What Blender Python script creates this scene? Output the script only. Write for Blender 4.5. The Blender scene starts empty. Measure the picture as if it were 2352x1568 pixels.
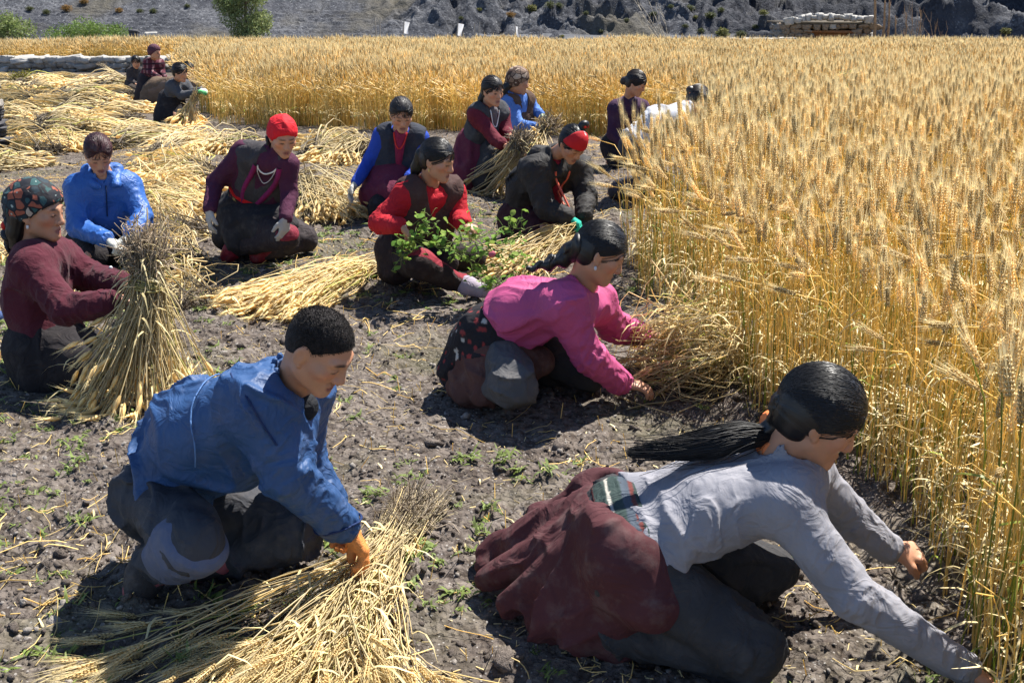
import bpy, bmesh, math, random
import numpy as np
from mathutils import Vector, Matrix, Euler

random.seed(7)
RNG = np.random.default_rng(11)
SC = bpy.context.scene
COL = SC.collection

# ------------------------------------------------------------------ camera
CAM_H = 1.7
FPX = 2600.0                      # focal length in units of a 2352 px wide frame
PITCH = math.atan(814.0 / FPX)
cam_data = bpy.data.cameras.new('camera')
cam_data.sensor_width = 36.0
cam_data.lens = FPX / 2352.0 * 36.0
cam_data.clip_start = 0.05
cam_data.clip_end = 3000.0
cam = bpy.data.objects.new('camera', cam_data)
COL.objects.link(cam)
cam.location = (0, 0, CAM_H)
cam.rotation_euler = (math.pi / 2 - PITCH, 0, 0)
SC.camera = cam

# ------------------------------------------------------------------ sky and sun
SUN_DIR = Vector((0.36, 0.36, 0.86)).normalized()
SUN_EL = math.asin(SUN_DIR.z)
SUN_AZ = math.atan2(SUN_DIR.x, SUN_DIR.y)
W = bpy.data.worlds.new('World')
SC.world = W
W.use_nodes = True
wn = W.node_tree.nodes
wl = W.node_tree.links
wn.clear()
sky = wn.new('ShaderNodeTexSky')
sky.sky_type = 'NISHITA'
sky.sun_disc = False
sky.sun_elevation = SUN_EL
sky.sun_rotation = SUN_AZ
sky.altitude = 3500
sky.air_density = 1.0
sky.dust_density = 0.6
bg = wn.new('ShaderNodeBackground')
bg.inputs['Strength'].default_value = 0.095
wo = wn.new('ShaderNodeOutputWorld')
wl.new(sky.outputs[0], bg.inputs[0])
wl.new(bg.outputs[0], wo.inputs[0])
sun_data = bpy.data.lights.new('sun', 'SUN')
sun_data.energy = 4.8
sun_data.angle = math.radians(0.5)
sun_data.color = (1.0, 0.955, 0.88)
sun = bpy.data.objects.new('sun', sun_data)
COL.objects.link(sun)
sun.rotation_euler = SUN_DIR.to_track_quat('Z', 'Y').to_euler()
sun.location = (10, 20, 40)
SC.view_settings.view_transform = 'Standard'
SC.view_settings.look = 'None'
SC.view_settings.exposure = 1.32
SC.view_settings.gamma = 1.0
SC.view_settings.use_curve_mapping = False
SC.render.engine = 'CYCLES'
SC.cycles.max_bounces = 6
SC.cycles.diffuse_bounces = 3
SC.cycles.glossy_bounces = 2
SC.cycles.transmission_bounces = 3
SC.cycles.transparent_max_bounces = 4
SC.cycles.use_denoising = True

# ------------------------------------------------------------------ where things are
CP, SP = math.cos(PITCH), math.sin(PITCH)


def gz(y):
    """height of the smooth ground at forward distance y"""
    y = np.asarray(y, dtype=float)
    z = np.where(y < 9, 0.0, np.where(y < 40, -0.029 * (y - 9), -0.899 - 0.030 * (y - 40)))
    return np.where(y > 95, -2.549, z)


def gzf(y):
    return float(gz(y))


def ray(u, v):
    a = (u - 1176.0) / FPX
    b = (v - 784.0) / FPX
    return (a, CP - b * SP, -SP - b * CP)


def P(u, v, y):
    """the point seen at (u, v) at forward distance y"""
    r = ray(u, v)
    t = y / r[1]
    return np.array((r[0] * t, y, CAM_H + r[2] * t))


def GY(v, dz=0.0):
    """forward distance where the ground (raised by dz) is seen at row v"""
    r = ray(1176, v)
    lo, hi = 0.3, 110.0
    for _ in range(60):
        m = (lo + hi) / 2
        if CAM_H + r[2] / r[1] * m > gzf(m) + dz:
            lo = m
        else:
            hi = m
    return lo


def G(u, v, dz=0.0):
    y = GY(v, dz)
    return P(u, v, y)


# ------------------------------------------------------------------ objects
def link(name, me, parent=None, loc=None):
    o = bpy.data.objects.new(name, me)
    COL.objects.link(o)
    if parent is not None:
        o.parent = parent
    if loc is not None:
        o.location = loc
    return o


def tag(o, label=None, cat=None, group=None, kind=None):
    if label:
        o['label'] = label
    if cat:
        o['category'] = cat
    if group:
        o['group'] = group
    if kind:
        o['kind'] = kind
    return o


def thing(name, label, cat, loc=(0, 0, 0), group=None):
    o = link(name, None, None, loc)
    o.empty_display_size = 0.1
    return tag(o, label, cat, group)


def mesh_np(name, V, F, mats=(), smooth=True, attrs=None, fmat=None):
    """V (N,3); F list of int arrays (M,k)"""
    me = bpy.data.meshes.new(name)
    V = np.asarray(V, dtype=np.float32)
    if not isinstance(F, (list, tuple)):
        F = [F]
    elif len(F) and np.ndim(F[0]) == 1:
        F = [np.asarray(F)]
    F = [np.asarray(f, dtype=np.int32) for f in F if len(f)]
    me.vertices.add(len(V))
    me.vertices.foreach_set('co', V.ravel())
    nl = sum(f.size for f in F)
    npoly = sum(len(f) for f in F)
    me.loops.add(nl)
    me.polygons.add(npoly)
    if nl:
        me.loops.foreach_set('vertex_index', np.concatenate([f.ravel() for f in F]))
        tot = np.concatenate([np.full(len(f), f.shape[1], dtype=np.int32) for f in F])
        st = np.concatenate([[0], np.cumsum(tot)[:-1]]).astype(np.int32)
        me.polygons.foreach_set('loop_start', st)
        if fmat is not None:
            me.polygons.foreach_set('material_index', np.asarray(fmat, dtype=np.int32))
    for m in mats:
        me.materials.append(m)
    me.update(calc_edges=True)
    if smooth and npoly:
        me.polygons.foreach_set('use_smooth', np.ones(npoly, dtype=bool))
    for k, a in (attrs or {}).items():
        a = np.asarray(a, dtype=np.float32)
        if a.ndim == 1:
            me.attributes.new(k, 'FLOAT', 'POINT').data.foreach_set('value', a)
        elif a.shape[1] == 3 and k not in ('paint',):
            me.attributes.new(k, 'FLOAT_VECTOR', 'POINT').data.foreach_set('vector', a.ravel())
        else:
            if a.shape[1] == 3:
                a = np.concatenate([a, np.ones((len(a), 1), dtype=np.float32)], 1)
            me.attributes.new(k, 'FLOAT_COLOR', 'POINT').data.foreach_set('color', a.ravel())
    return me


# ------------------------------------------------------------------ noise
_TAB = np.random.default_rng(5).uniform(-1, 1, (32, 32, 32)).astype(np.float32)


def vnoise(p):
    p = np.asarray(p, dtype=np.float32)
    f = np.floor(p)
    i = f.astype(np.int32)
    t = p - f
    t = t * t * (3 - 2 * t)
    x0, y0, z0 = i[..., 0] & 31, i[..., 1] & 31, i[..., 2] & 31
    x1, y1, z1 = (x0 + 1) & 31, (y0 + 1) & 31, (z0 + 1) & 31
    tx, ty, tz = t[..., 0], t[..., 1], t[..., 2]
    a = _TAB[x0, y0, z0] * (1 - tx) + _TAB[x1, y0, z0] * tx
    b = _TAB[x0, y1, z0] * (1 - tx) + _TAB[x1, y1, z0] * tx
    c = _TAB[x0, y0, z1] * (1 - tx) + _TAB[x1, y0, z1] * tx
    d = _TAB[x0, y1, z1] * (1 - tx) + _TAB[x1, y1, z1] * tx
    a = a * (1 - ty) + b * ty
    c = c * (1 - ty) + d * ty
    return a * (1 - tz) + c * tz


def fbm(p, oct=4, gain=0.5):
    s = 0
    a = 1.0
    p = np.asarray(p, dtype=np.float32)
    for k in range(oct):
        s = s + a * vnoise(p * (2 ** k) + 7.3 * k)
        a *= gain
    return s


def unit(v):
    v = np.asarray(v, dtype=float)
    return v / max(1e-9, np.linalg.norm(v))


def lerp(a, b, t):
    return np.asarray(a) * (1 - t) + np.asarray(b) * t


# ------------------------------------------------------------------ signed distance shapes
def RC(a, b, r1, r2=None, k=0.03, n=None, s=1.0, op='u'):
    """a tapered capsule, optionally thinner by s along n"""
    a = np.asarray(a, dtype=np.float32)
    b = np.asarray(b, dtype=np.float32)
    r2 = r1 if r2 is None else r2
    nn = None if n is None else unit(n).astype(np.float32)

    def dist(p):
        q = p - a
        ba = b - a
        if nn is not None:
            q = q + (q @ nn)[..., None] * ((s - 1) * nn)
            ba = ba + (ba @ nn) * ((s - 1) * nn)
        L = float(ba @ ba) + 1e-9
        t = np.clip((q @ ba) / L, 0, 1)
        e = q - t[..., None] * ba
        d = np.sqrt(np.einsum('...i,...i', e, e)) - (r1 + (r2 - r1) * t)
        return d / s if s > 1 else d
    R = max(r1, r2) / (s if s < 1 else 1)
    return dict(d=dist, k=k, op=op, lo=np.minimum(a, b) - R, hi=np.maximum(a, b) + R)


def ELL(c, ax, r, k=0.02, op='u'):
    """an ellipsoid with axes rows of ax and radii r"""
    c = np.asarray(c, dtype=np.float32)
    A = np.asarray(ax, dtype=np.float32)
    r = np.asarray(r, dtype=np.float32)

    def dist(p):
        q = (p - c) @ A.T
        k0 = np.sqrt(np.sum((q / r) ** 2, -1)) + 1e-6
        k1 = np.sqrt(np.sum((q / (r * r)) ** 2, -1)) + 1e-6
        return k0 * (k0 - 1) / k1
    R = float(max(r))
    return dict(d=dist, k=k, op=op, lo=c - R, hi=c + R)


def CLIP(o, n, k=0.004, op='i'):
    """keep the side the normal points away from"""
    o = np.asarray(o, dtype=np.float32)
    n = unit(n).astype(np.float32)
    return dict(d=lambda p: (p - o) @ n, k=k, op=op, lo=None, hi=None)


def FUNC(fn, k=0.004, op='i'):
    return dict(d=fn, k=k, op=op, lo=None, hi=None)


def chain(pts, rs, k=0.02, **kw):
    return [RC(pts[i], pts[i + 1], rs[i], rs[i + 1], k=k, **kw) for i in range(len(pts) - 1)]


def _field(prims, pts, ctr, rad):
    out = np.full(pts.shape[:2], 9.0, dtype=np.float32)
    for pr in prims:
        k = pr['k']
        op = pr['op']
        dc = pr['d'](ctr)
        if op == 'i':
            m = dc > -rad - k
        else:
            m = dc < rad * 1.6 + k
        if not m.any():
            continue
        d = pr['d'](pts[m]).astype(np.float32)
        o = out[m]
        if op == 'u':
            h = np.maximum(k - np.abs(o - d), 0) / k
            out[m] = np.minimum(o, d) - h * h * k * 0.25
        else:
            if op == 's':
                d = -d
            h = np.maximum(k - np.abs(o - d), 0) / k
            out[m] = np.maximum(o, d) + h * h * k * 0.25
    return out


def polygonise(prims, h, disp=None, amp=0.0):
    lo = np.min([p['lo'] for p in prims if p['lo'] is not None and p['op'] == 'u'], 0) - 3 * h - amp
    hi = np.max([p['hi'] for p in prims if p['hi'] is not None and p['op'] == 'u'], 0) + 3 * h + amp
    B = 8
    bs = B * h
    n = np.maximum(1, np.ceil((hi - lo) / bs).astype(int))
    I = np.stack(np.meshgrid(*[np.arange(k) for k in n], indexing='ij'), -1).reshape(-1, 3)
    C = (lo + (I + 0.5) * bs).astype(np.float32)
    rad = bs * 0.87
    dc = _field(prims, C[:, None, :], C, 1e3)[:, 0]
    kmax = max(p['k'] for p in prims)
    act = np.abs(dc) < rad * 1.15 + amp + kmax * 0.15
    I, C = I[act], C[act]
    off = np.stack(np.meshgrid(*[np.arange(B + 1)] * 3, indexing='ij'), -1).reshape(-1, 3)
    pts = (lo + (I[:, None, :] * B + off[None]) * h).astype(np.float32)
    D = _field(prims, pts, C, rad + amp)
    if disp is not None:
        near = np.abs(D) < amp * 2 + 2.5 * h
        D[near] -= disp(pts[near]).astype(np.float32)
    D = D.reshape(-1, B + 1, B + 1, B + 1)
    inside = D < 0
    cs = [inside[:, i:B + i, j:B + j, k:B + k] for i in (0, 1) for j in (0, 1) for k in (0, 1)]
    cnt = sum(c.astype(np.int8) for c in cs)
    cell = (cnt > 0) & (cnt < 8)
    bi, ci, cj, ck = np.nonzero(cell)
    if not len(bi):
        return np.zeros((0, 3)), np.zeros((0, 4), dtype=int)
    vals = np.stack([D[bi, ci + i, cj + j, ck + k] for i in (0, 1) for j in (0, 1) for k in (0, 1)], 1)
    cor = np.array([(i, j, k) for i in (0, 1) for j in (0, 1) for k in (0, 1)], dtype=np.float32)
    acc = np.zeros((len(bi), 3), dtype=np.float32)
    num = np.zeros(len(bi), dtype=np.float32)
    for a in range(8):
        for ax in (1, 2, 4):
            if a & ax:
                continue
            b = a | ax
            va, vb = vals[:, a], vals[:, b]
            m = (va < 0) != (vb < 0)
            t = np.where(m, va / np.where(m, va - vb, 1), 0)
            acc += np.where(m[:, None], cor[a] + t[:, None] * (cor[b] - cor[a]), 0)
            num += m
    gidx = I[bi] * B + np.stack([ci, cj, ck], 1)
    V = lo + (gidx + acc / num[:, None]) * h
    N = (n * B + 4).astype(np.int64)

    def key(g):
        return ((g[:, 0] + 1) * N[1] + (g[:, 1] + 1)) * N[2] + (g[:, 2] + 1)
    K = key(gidx.astype(np.int64))
    order = np.argsort(K)
    Ks = K[order]
    faces = []
    for ax in range(3):
        sl0 = [slice(0, B)] * 3
        sl1 = [slice(0, B)] * 3
        sl1[ax] = slice(1, B + 1)
        s0 = inside[(slice(None), *sl0)]
        s1 = inside[(slice(None), *sl1)]
        b, x, y, z = np.nonzero(s0 != s1)
        g = I[b].astype(np.int64) * B + np.stack([x, y, z], 1)
        fl = s0[b, x, y, z]
        e1 = np.zeros(3, dtype=np.int64)
        e2 = np.zeros(3, dtype=np.int64)
        e1[(ax + 1) % 3] = 1
        e2[(ax + 2) % 3] = 1
        q = []
        ok = np.ones(len(g), dtype=bool)
        for dd in (e1 + e2, e2, 0 * e1, e1):
            kk = key(g - dd)
            pos = np.clip(np.searchsorted(Ks, kk), 0, len(Ks) - 1)
            ok &= Ks[pos] == kk
            q.append(order[pos])
        q = np.stack(q, 1)
        q[~fl] = q[~fl][:, ::-1]
        faces.append(q[ok])
    return V, np.concatenate(faces)


def folds(axis=(0, 0, 1), amp=0.012, freq=9.0, seed=0.0, stretch=0.72, ridge=0.6, fine=0.5):
    """cloth folds that run along axis: narrow ridges on gentle swells"""
    a = unit(axis).astype(np.float32)

    def f(p):
        w = p + 0.06 * np.stack([vnoise(p * 5 + seed), vnoise(p * 5 + seed + 9.1), vnoise(p * 5 + seed + 17.7)], -1)
        q = (w - stretch * (w @ a)[..., None] * a) * freq
        n1 = vnoise(q + seed)
        n2 = vnoise(q * 1.9 + seed + 3.3)
        gate = np.clip(0.55 + 1.1 * vnoise(p * 4 + seed + 5), 0, 1)
        r1 = np.maximum(0, 1 - np.abs(n1) * 3.2) ** 1.3
        r2 = np.maximum(0, 1 - np.abs(n2) * 3.0) ** 1.3
        return amp * (1.15 * ridge * 1.5 * r1 * (0.35 + gate) + fine * 1.1 * r2 * gate + 0.5 * n1 - 0.45)
    return f


# ------------------------------------------------------------------ bundles of thin tubes
def tubes(paths, radii, S=3, col=None, cap=False):
    """paths (N,K,3), radii (N,K) -> V, F, colours"""
    paths = np.asarray(paths, dtype=np.float32)
    radii = np.asarray(radii, dtype=np.float32)
    N, K, _ = paths.shape
    T = np.gradient(paths, axis=1)
    T /= np.linalg.norm(T, axis=2, keepdims=True) + 1e-9
    ref = np.where(np.abs(T[:, :1, 2:3]) > 0.8, np.array([1., 0, 0]), np.array([0, 0, 1.]))
    A = np.cross(T, np.broadcast_to(ref, T.shape))
    A /= np.linalg.norm(A, axis=2, keepdims=True) + 1e-9
    Bn = np.cross(T, A)
    ang = np.arange(S) * 2 * math.pi / S
    V = paths[:, :, None, :] + radii[:, :, None, None] * (A[:, :, None, :] * np.cos(ang)[None, None, :, None] + Bn[:, :, None, :] * np.sin(ang)[None, None, :, None])
    base = (np.arange(N) * K * S)[:, None, None]
    i = np.arange(K - 1)[None, :, None] * S
    j = np.arange(S)[None, None, :]
    j2 = (j + 1) % S
    F = np.stack([base + i + j, base + i + j2, base + i + S + j2, base + i + S + j], -1).reshape(-1, 4)
    C = None
    if col is not None:
        col = np.asarray(col, dtype=np.float32)
        C = np.repeat(col[:, None, :], K * S, 1).reshape(-1, 3) if col.ndim == 2 else np.repeat(col, S, 1).reshape(-1, 3)
    return V.reshape(-1, 3), F, C


class Pile:
    """collects vertices, faces and colours"""

    def __init__(self):
        self.V, self.F, self.C, self.n = [], {}, [], 0

    def add(self, V, F, C=None):
        V = np.asarray(V, dtype=np.float32)
        F = np.asarray(F, dtype=np.int64)
        self.F.setdefault(F.shape[1], []).append(F + self.n)
        self.V.append(V)
        if C is None:
            C = np.ones((len(V), 3), dtype=np.float32)
        C = np.asarray(C, dtype=np.float32)
        if C.ndim == 1:
            C = np.broadcast_to(C, (len(V), 3))
        self.C.append(C)
        self.n += len(V)

    def mesh(self, name, mats, smooth=True):
        V = np.concatenate(self.V)
        F = [np.concatenate(f) for f in self.F.values()]
        return mesh_np(name, V, F, mats, smooth, {'paint': np.concatenate(self.C)})


# ------------------------------------------------------------------ materials
def new_mat(name):
    m = bpy.data.materials.new(name)
    m.use_nodes = True
    nt = m.node_tree
    nt.nodes.clear()
    out = nt.nodes.new('ShaderNodeOutputMaterial')
    return m, nt, out


def N_(nt, typ, **kw):
    n = nt.nodes.new(typ)
    for k, v in kw.items():
        setattr(n, k, v)
    return n


def mixc(nt, a, b, fac, blend='MIX'):
    n = nt.nodes.new('ShaderNodeMix')
    n.data_type = 'RGBA'
    n.blend_type = blend
    for sock, val in ((6, a), (7, b), (0, fac)):
        if isinstance(val, bpy.types.NodeSocket):
            nt.links.new(val, n.inputs[sock])
        elif sock == 0:
            n.inputs[0].default_value = val
        else:
            n.inputs[sock].default_value = (*val[:3], 1)
    return n.outputs[2]


def noise_fac(nt, scale, detail=4, lo=0.4, hi=0.6, vec=None, rough=0.55):
    n = N_(nt, 'ShaderNodeTexNoise')
    n.inputs['Scale'].default_value = scale
    n.inputs['Detail'].default_value = detail
    n.inputs['Roughness'].default_value = rough
    if vec is not None:
        nt.links.new(vec, n.inputs['Vector'])
    r = N_(nt, 'ShaderNodeMapRange')
    r.inputs[1].default_value = lo
    r.inputs[2].default_value = hi
    nt.links.new(n.outputs[0], r.inputs[0])
    return r.outputs[0]


def objco(nt):
    return N_(nt, 'ShaderNodeTexCoord').outputs['Object']


def paint(nt):
    a = N_(nt, 'ShaderNodeAttribute')
    a.attribute_name = 'paint'
    return a.outputs['Color']


def principled(nt, out, color, rough=0.8, spec=0.3, bump=None, sheen=0.0, coat=0.0):
    b = N_(nt, 'ShaderNodeBsdfPrincipled')
    if isinstance(color, bpy.types.NodeSocket):
        nt.links.new(color, b.inputs['Base Color'])
    else:
        b.inputs['Base Color'].default_value = (*color, 1)
    if isinstance(rough, bpy.types.NodeSocket):
        nt.links.new(rough, b.inputs['Roughness'])
    else:
        b.inputs['Roughness'].default_value = rough
    b.inputs['Specular IOR Level'].default_value = spec
    b.inputs['Sheen Weight'].default_value = sheen
    if bump is not None:
        nt.links.new(bump, b.inputs['Normal'])
    nt.links.new(b.outputs[0], out.inputs[0])
    return b


def bump_of(nt, height, strength=0.4, dist=0.01, normal=None):
    b = N_(nt, 'ShaderNodeBump')
    b.inputs['Strength'].default_value = strength
    b.inputs['Distance'].default_value = dist
    nt.links.new(height, b.inputs['Height'])
    if normal is not None:
        nt.links.new(normal, b.inputs['Normal'])
    return b.outputs[0]


_MC = {}


def cloth(color, rough=0.85, dust=0.25, wr=28.0, wrs=0.5, key='cloth', use_paint=False, spec=0.2, crease=0.0, sheen=0.0, fleece=0.0):
    kk = (key, tuple(color), rough, dust, wr, wrs, use_paint, crease)
    if kk in _MC:
        return _MC[kk]
    m, nt, out = new_mat(key)
    co = objco(nt)
    c = paint(nt) if use_paint else N_(nt, 'ShaderNodeRGB').outputs[0]
    if not use_paint:
        c.default_value = (*color, 1)
    v = mixc(nt, c, (1.35, 1.33, 1.3), noise_fac(nt, 6, 5, 0.35, 0.75, co), 'MULTIPLY')
    dustc = (0.22, 0.19, 0.17)
    d = N_(nt, 'ShaderNodeMath', operation='MULTIPLY')
    nt.links.new(noise_fac(nt, 14, 6, 0.5, 0.78, co, 0.65), d.inputs[0])
    d.inputs[1].default_value = dust
    v = mixc(nt, v, dustc, d.outputs[0])
    n1 = N_(nt, 'ShaderNodeTexNoise')
    n1.inputs['Scale'].default_value = wr * 0.45
    n1.inputs['Detail'].default_value = 3
    n1.inputs['Distortion'].default_value = 1.2
    nt.links.new(co, n1.inputs['Vector'])
    ab = N_(nt, 'ShaderNodeMath', operation='ABSOLUTE')
    sb = N_(nt, 'ShaderNodeMath', operation='SUBTRACT')
    nt.links.new(n1.outputs[0], sb.inputs[0])
    sb.inputs[1].default_value = 0.5
    nt.links.new(sb.outputs[0], ab.inputs[0])
    ng_ = N_(nt, 'ShaderNodeMath', operation='MULTIPLY')
    ng_.inputs[1].default_value = -1.6
    nt.links.new(ab.outputs[0], ng_.inputs[0])
    bp = bump_of(nt, ng_.outputs[0], wrs, 0.028)
    if crease > 0:
        vo = N_(nt, 'ShaderNodeTexVoronoi', feature='DISTANCE_TO_EDGE')
        vo.inputs['Scale'].default_value = 9
        nd = N_(nt, 'ShaderNodeTexNoise')
        nd.inputs['Scale'].default_value = 9
        nt.links.new(co, nd.inputs['Vector'])
        mx = N_(nt, 'ShaderNodeVectorMath', operation='MULTIPLY_ADD')
        nt.links.new(nd.outputs['Color'], mx.inputs[0])
        mx.inputs[1].default_value = (0.12, 0.12, 0.12)
        nt.links.new(co, mx.inputs[2])
        nt.links.new(mx.outputs[0], vo.inputs['Vector'])
        bp = bump_of(nt, vo.outputs['Distance'], crease, 0.03, bp)
    wv = N_(nt, 'ShaderNodeTexNoise')
    wv.inputs['Scale'].default_value = 260 if fleece == 0 else 120
    nt.links.new(co, wv.inputs['Vector'])
    bp = bump_of(nt, wv.outputs[0], 0.25 + fleece, 0.002 + 0.003 * fleece, bp)
    b = principled(nt, out, v, rough, spec, bp, sheen)
    _MC[kk] = m
    return m


def straw_mat(name, translucent=0.35, gain=1.0):
    m, nt, out = new_mat(name)
    c = paint(nt)
    oi = N_(nt, 'ShaderNodeObjectInfo')
    mr = N_(nt, 'ShaderNodeMapRange')
    mr.inputs[3].default_value = 0.72 * gain
    mr.inputs[4].default_value = 1.18 * gain
    nt.links.new(oi.outputs['Random'], mr.inputs[0])
    cc = N_(nt, 'ShaderNodeCombineColor')
    for i in range(3):
        nt.links.new(mr.outputs[0], cc.inputs[i])
    c = mixc(nt, c, cc.outputs[0], 1.0, 'MULTIPLY')
    d = N_(nt, 'ShaderNodeBsdfPrincipled')
    d.inputs['Roughness'].default_value = 0.48
    d.inputs['Specular IOR Level'].default_value = 0.45
    nt.links.new(c, d.inputs['Base Color'])
    t = N_(nt, 'ShaderNodeBsdfTranslucent')
    nt.links.new(c, t.inputs[0])
    mx = N_(nt, 'ShaderNodeMixShader')
    mx.inputs[0].default_value = translucent
    nt.links.new(d.outputs[0], mx.inputs[1])
    nt.links.new(t.outputs[0], mx.inputs[2])
    nt.links.new(mx.outputs[0], out.inputs[0])
    return m


def plain(name, color, rough=0.7, spec=0.3, var=0.25, scale=8, bump=0.3, bscale=40):
    m, nt, out = new_mat(name)
    co = objco(nt)
    f = noise_fac(nt, scale, 5, 0.3, 0.7, co)
    c = mixc(nt, [x * (1 - var) for x in color], [min(1, x * (1 + var)) for x in color], f)
    n = N_(nt, 'ShaderNodeTexNoise')
    n.inputs['Scale'].default_value = bscale
    n.inputs['Detail'].default_value = 5
    nt.links.new(co, n.inputs['Vector'])
    principled(nt, out, c, rough, spec, bump_of(nt, n.outputs[0], bump, 0.01))
    return m


def painted(name, rough=0.7, spec=0.3, translucent=0.0, var=True):
    m, nt, out = new_mat(name)
    c = paint(nt)
    b = principled(nt, out, c, rough, spec)
    if translucent:
        t = N_(nt, 'ShaderNodeBsdfTranslucent')
        nt.links.new(c, t.inputs[0])
        mx = N_(nt, 'ShaderNodeMixShader')
        mx.inputs[0].default_value = translucent
        nt.links.new(b.outputs[0], mx.inputs[1])
        nt.links.new(t.outputs[0], mx.inputs[2])
        nt.links.new(mx.outputs[0], out.inputs[0])
    return m


# ------------------------------------------------------------------ scattering of uncountable things
def scatter(name, pts, rots, scl, idx, variants, mats=None):
    me = mesh_np(name, pts, [], mats or ())
    me.attributes.new('rot', 'FLOAT_VECTOR', 'POINT').data.foreach_set('vector', np.asarray(rots, dtype=np.float32).ravel())
    me.attributes.new('scl', 'FLOAT', 'POINT').data.foreach_set('value', np.asarray(scl, dtype=np.float32))
    me.attributes.new('idx', 'INT', 'POINT').data.foreach_set('value', np.asarray(idx, dtype=np.int32))
    o = link(name, me)
    o['kind'] = 'stuff'
    ng = bpy.data.node_groups.new(name + '_scatter', 'GeometryNodeTree')
    ng.interface.new_socket('Geometry', in_out='INPUT', socket_type='NodeSocketGeometry')
    ng.interface.new_socket('Geometry', in_out='OUTPUT', socket_type='NodeSocketGeometry')
    gi = ng.nodes.new('NodeGroupInput')
    go = ng.nodes.new('NodeGroupOutput')
    ci = ng.nodes.new('GeometryNodeCollectionInfo')
    ci.inputs['Collection'].default_value = variants
    ci.inputs['Separate Children'].default_value = True
    ci.inputs['Reset Children'].default_value = True
    ip = ng.nodes.new('GeometryNodeInstanceOnPoints')
    ip.inputs['Pick Instance'].default_value = True

    def attr(nm, typ):
        a = ng.nodes.new('GeometryNodeInputNamedAttribute')
        a.data_type = typ
        a.inputs['Name'].default_value = nm
        return a.outputs['Attribute']
    e2r = ng.nodes.new('FunctionNodeEulerToRotation')
    ng.links.new(attr('rot', 'FLOAT_VECTOR'), e2r.inputs[0])
    ng.links.new(gi.outputs[0], ip.inputs['Points'])
    ng.links.new(ci.outputs[0], ip.inputs['Instance'])
    ng.links.new(attr('idx', 'INT'), ip.inputs['Instance Index'])
    ng.links.new(e2r.outputs[0], ip.inputs['Rotation'])
    ng.links.new(attr('scl', 'FLOAT'), ip.inputs['Scale'])
    ng.links.new(ip.outputs[0], go.inputs[0])
    md = o.modifiers.new('scatter', 'NODES')
    md.node_group = ng
    return o


def variants_of(name, meshes):
    c = bpy.data.collections.new(name)
    for k, me in enumerate(meshes):
        ob = bpy.data.objects.new(f'{name}.{k:03d}', me)
        c.objects.link(ob)
    return c

# ================================================================== ground
def ground_relief(x, y):
    p = np.stack([x, y, np.zeros_like(x)], -1)
    near = np.clip((30 - y) / 20, 0, 1)
    big = 0.035 * vnoise(p * 0.9) + 0.03 * vnoise(p * 2.3 + 4)
    c = vnoise(p * 6.0 + 2)
    d = vnoise(p * 14.0 + 5)
    e = vnoise(p * 31.0 + 9)
    g = vnoise(p * 2.0 + 15)
    amt = 0.6 + 0.6 * np.clip(g + 0.3, 0, 1)
    clod = 0.030 * np.maximum(c, -0.12) + amt * 0.026 * np.maximum(-.1, d + .05) * 1.2 + amt * 0.022 * np.maximum(-.2, e)
    return (big * 0.6 + clod - 0.012) * near


def axis(parts):
    out = [np.arange(a, b, st) for a, b, st in parts]
    return np.concatenate(out + [[parts[-1][1]]])


gx = axis([(-140, -40, 10), (-40, -10, 1.5), (-10, -4, 0.25), (-4, -2.4, 0.06), (-2.2, 2.0, 0.023), (2.2, 4, 0.06), (4, 10, 0.25), (10, 40, 1.5), (40, 140, 10)])
gy = axis([(-40, -4, 6), (-4, 1.6, 0.4), (1.8, 6.0, 0.025), (6.5, 10, 0.035), (10, 16, 0.09), (16, 34, 0.3), (34, 60, 1.0), (60, 135, 3)])
GX, GYY = np.meshgrid(gx, gy, indexing='ij')
rel = ground_relief(GX, GYY)
GZ = gz(GYY) + rel
nx, ny = len(gx), len(gy)
ii = (np.arange(nx - 1)[:, None] * ny + np.arange(ny - 1)[None, :])
GF = np.stack([ii, ii + ny, ii + ny + 1, ii + 1], -1).reshape(-1, 4)


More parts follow.
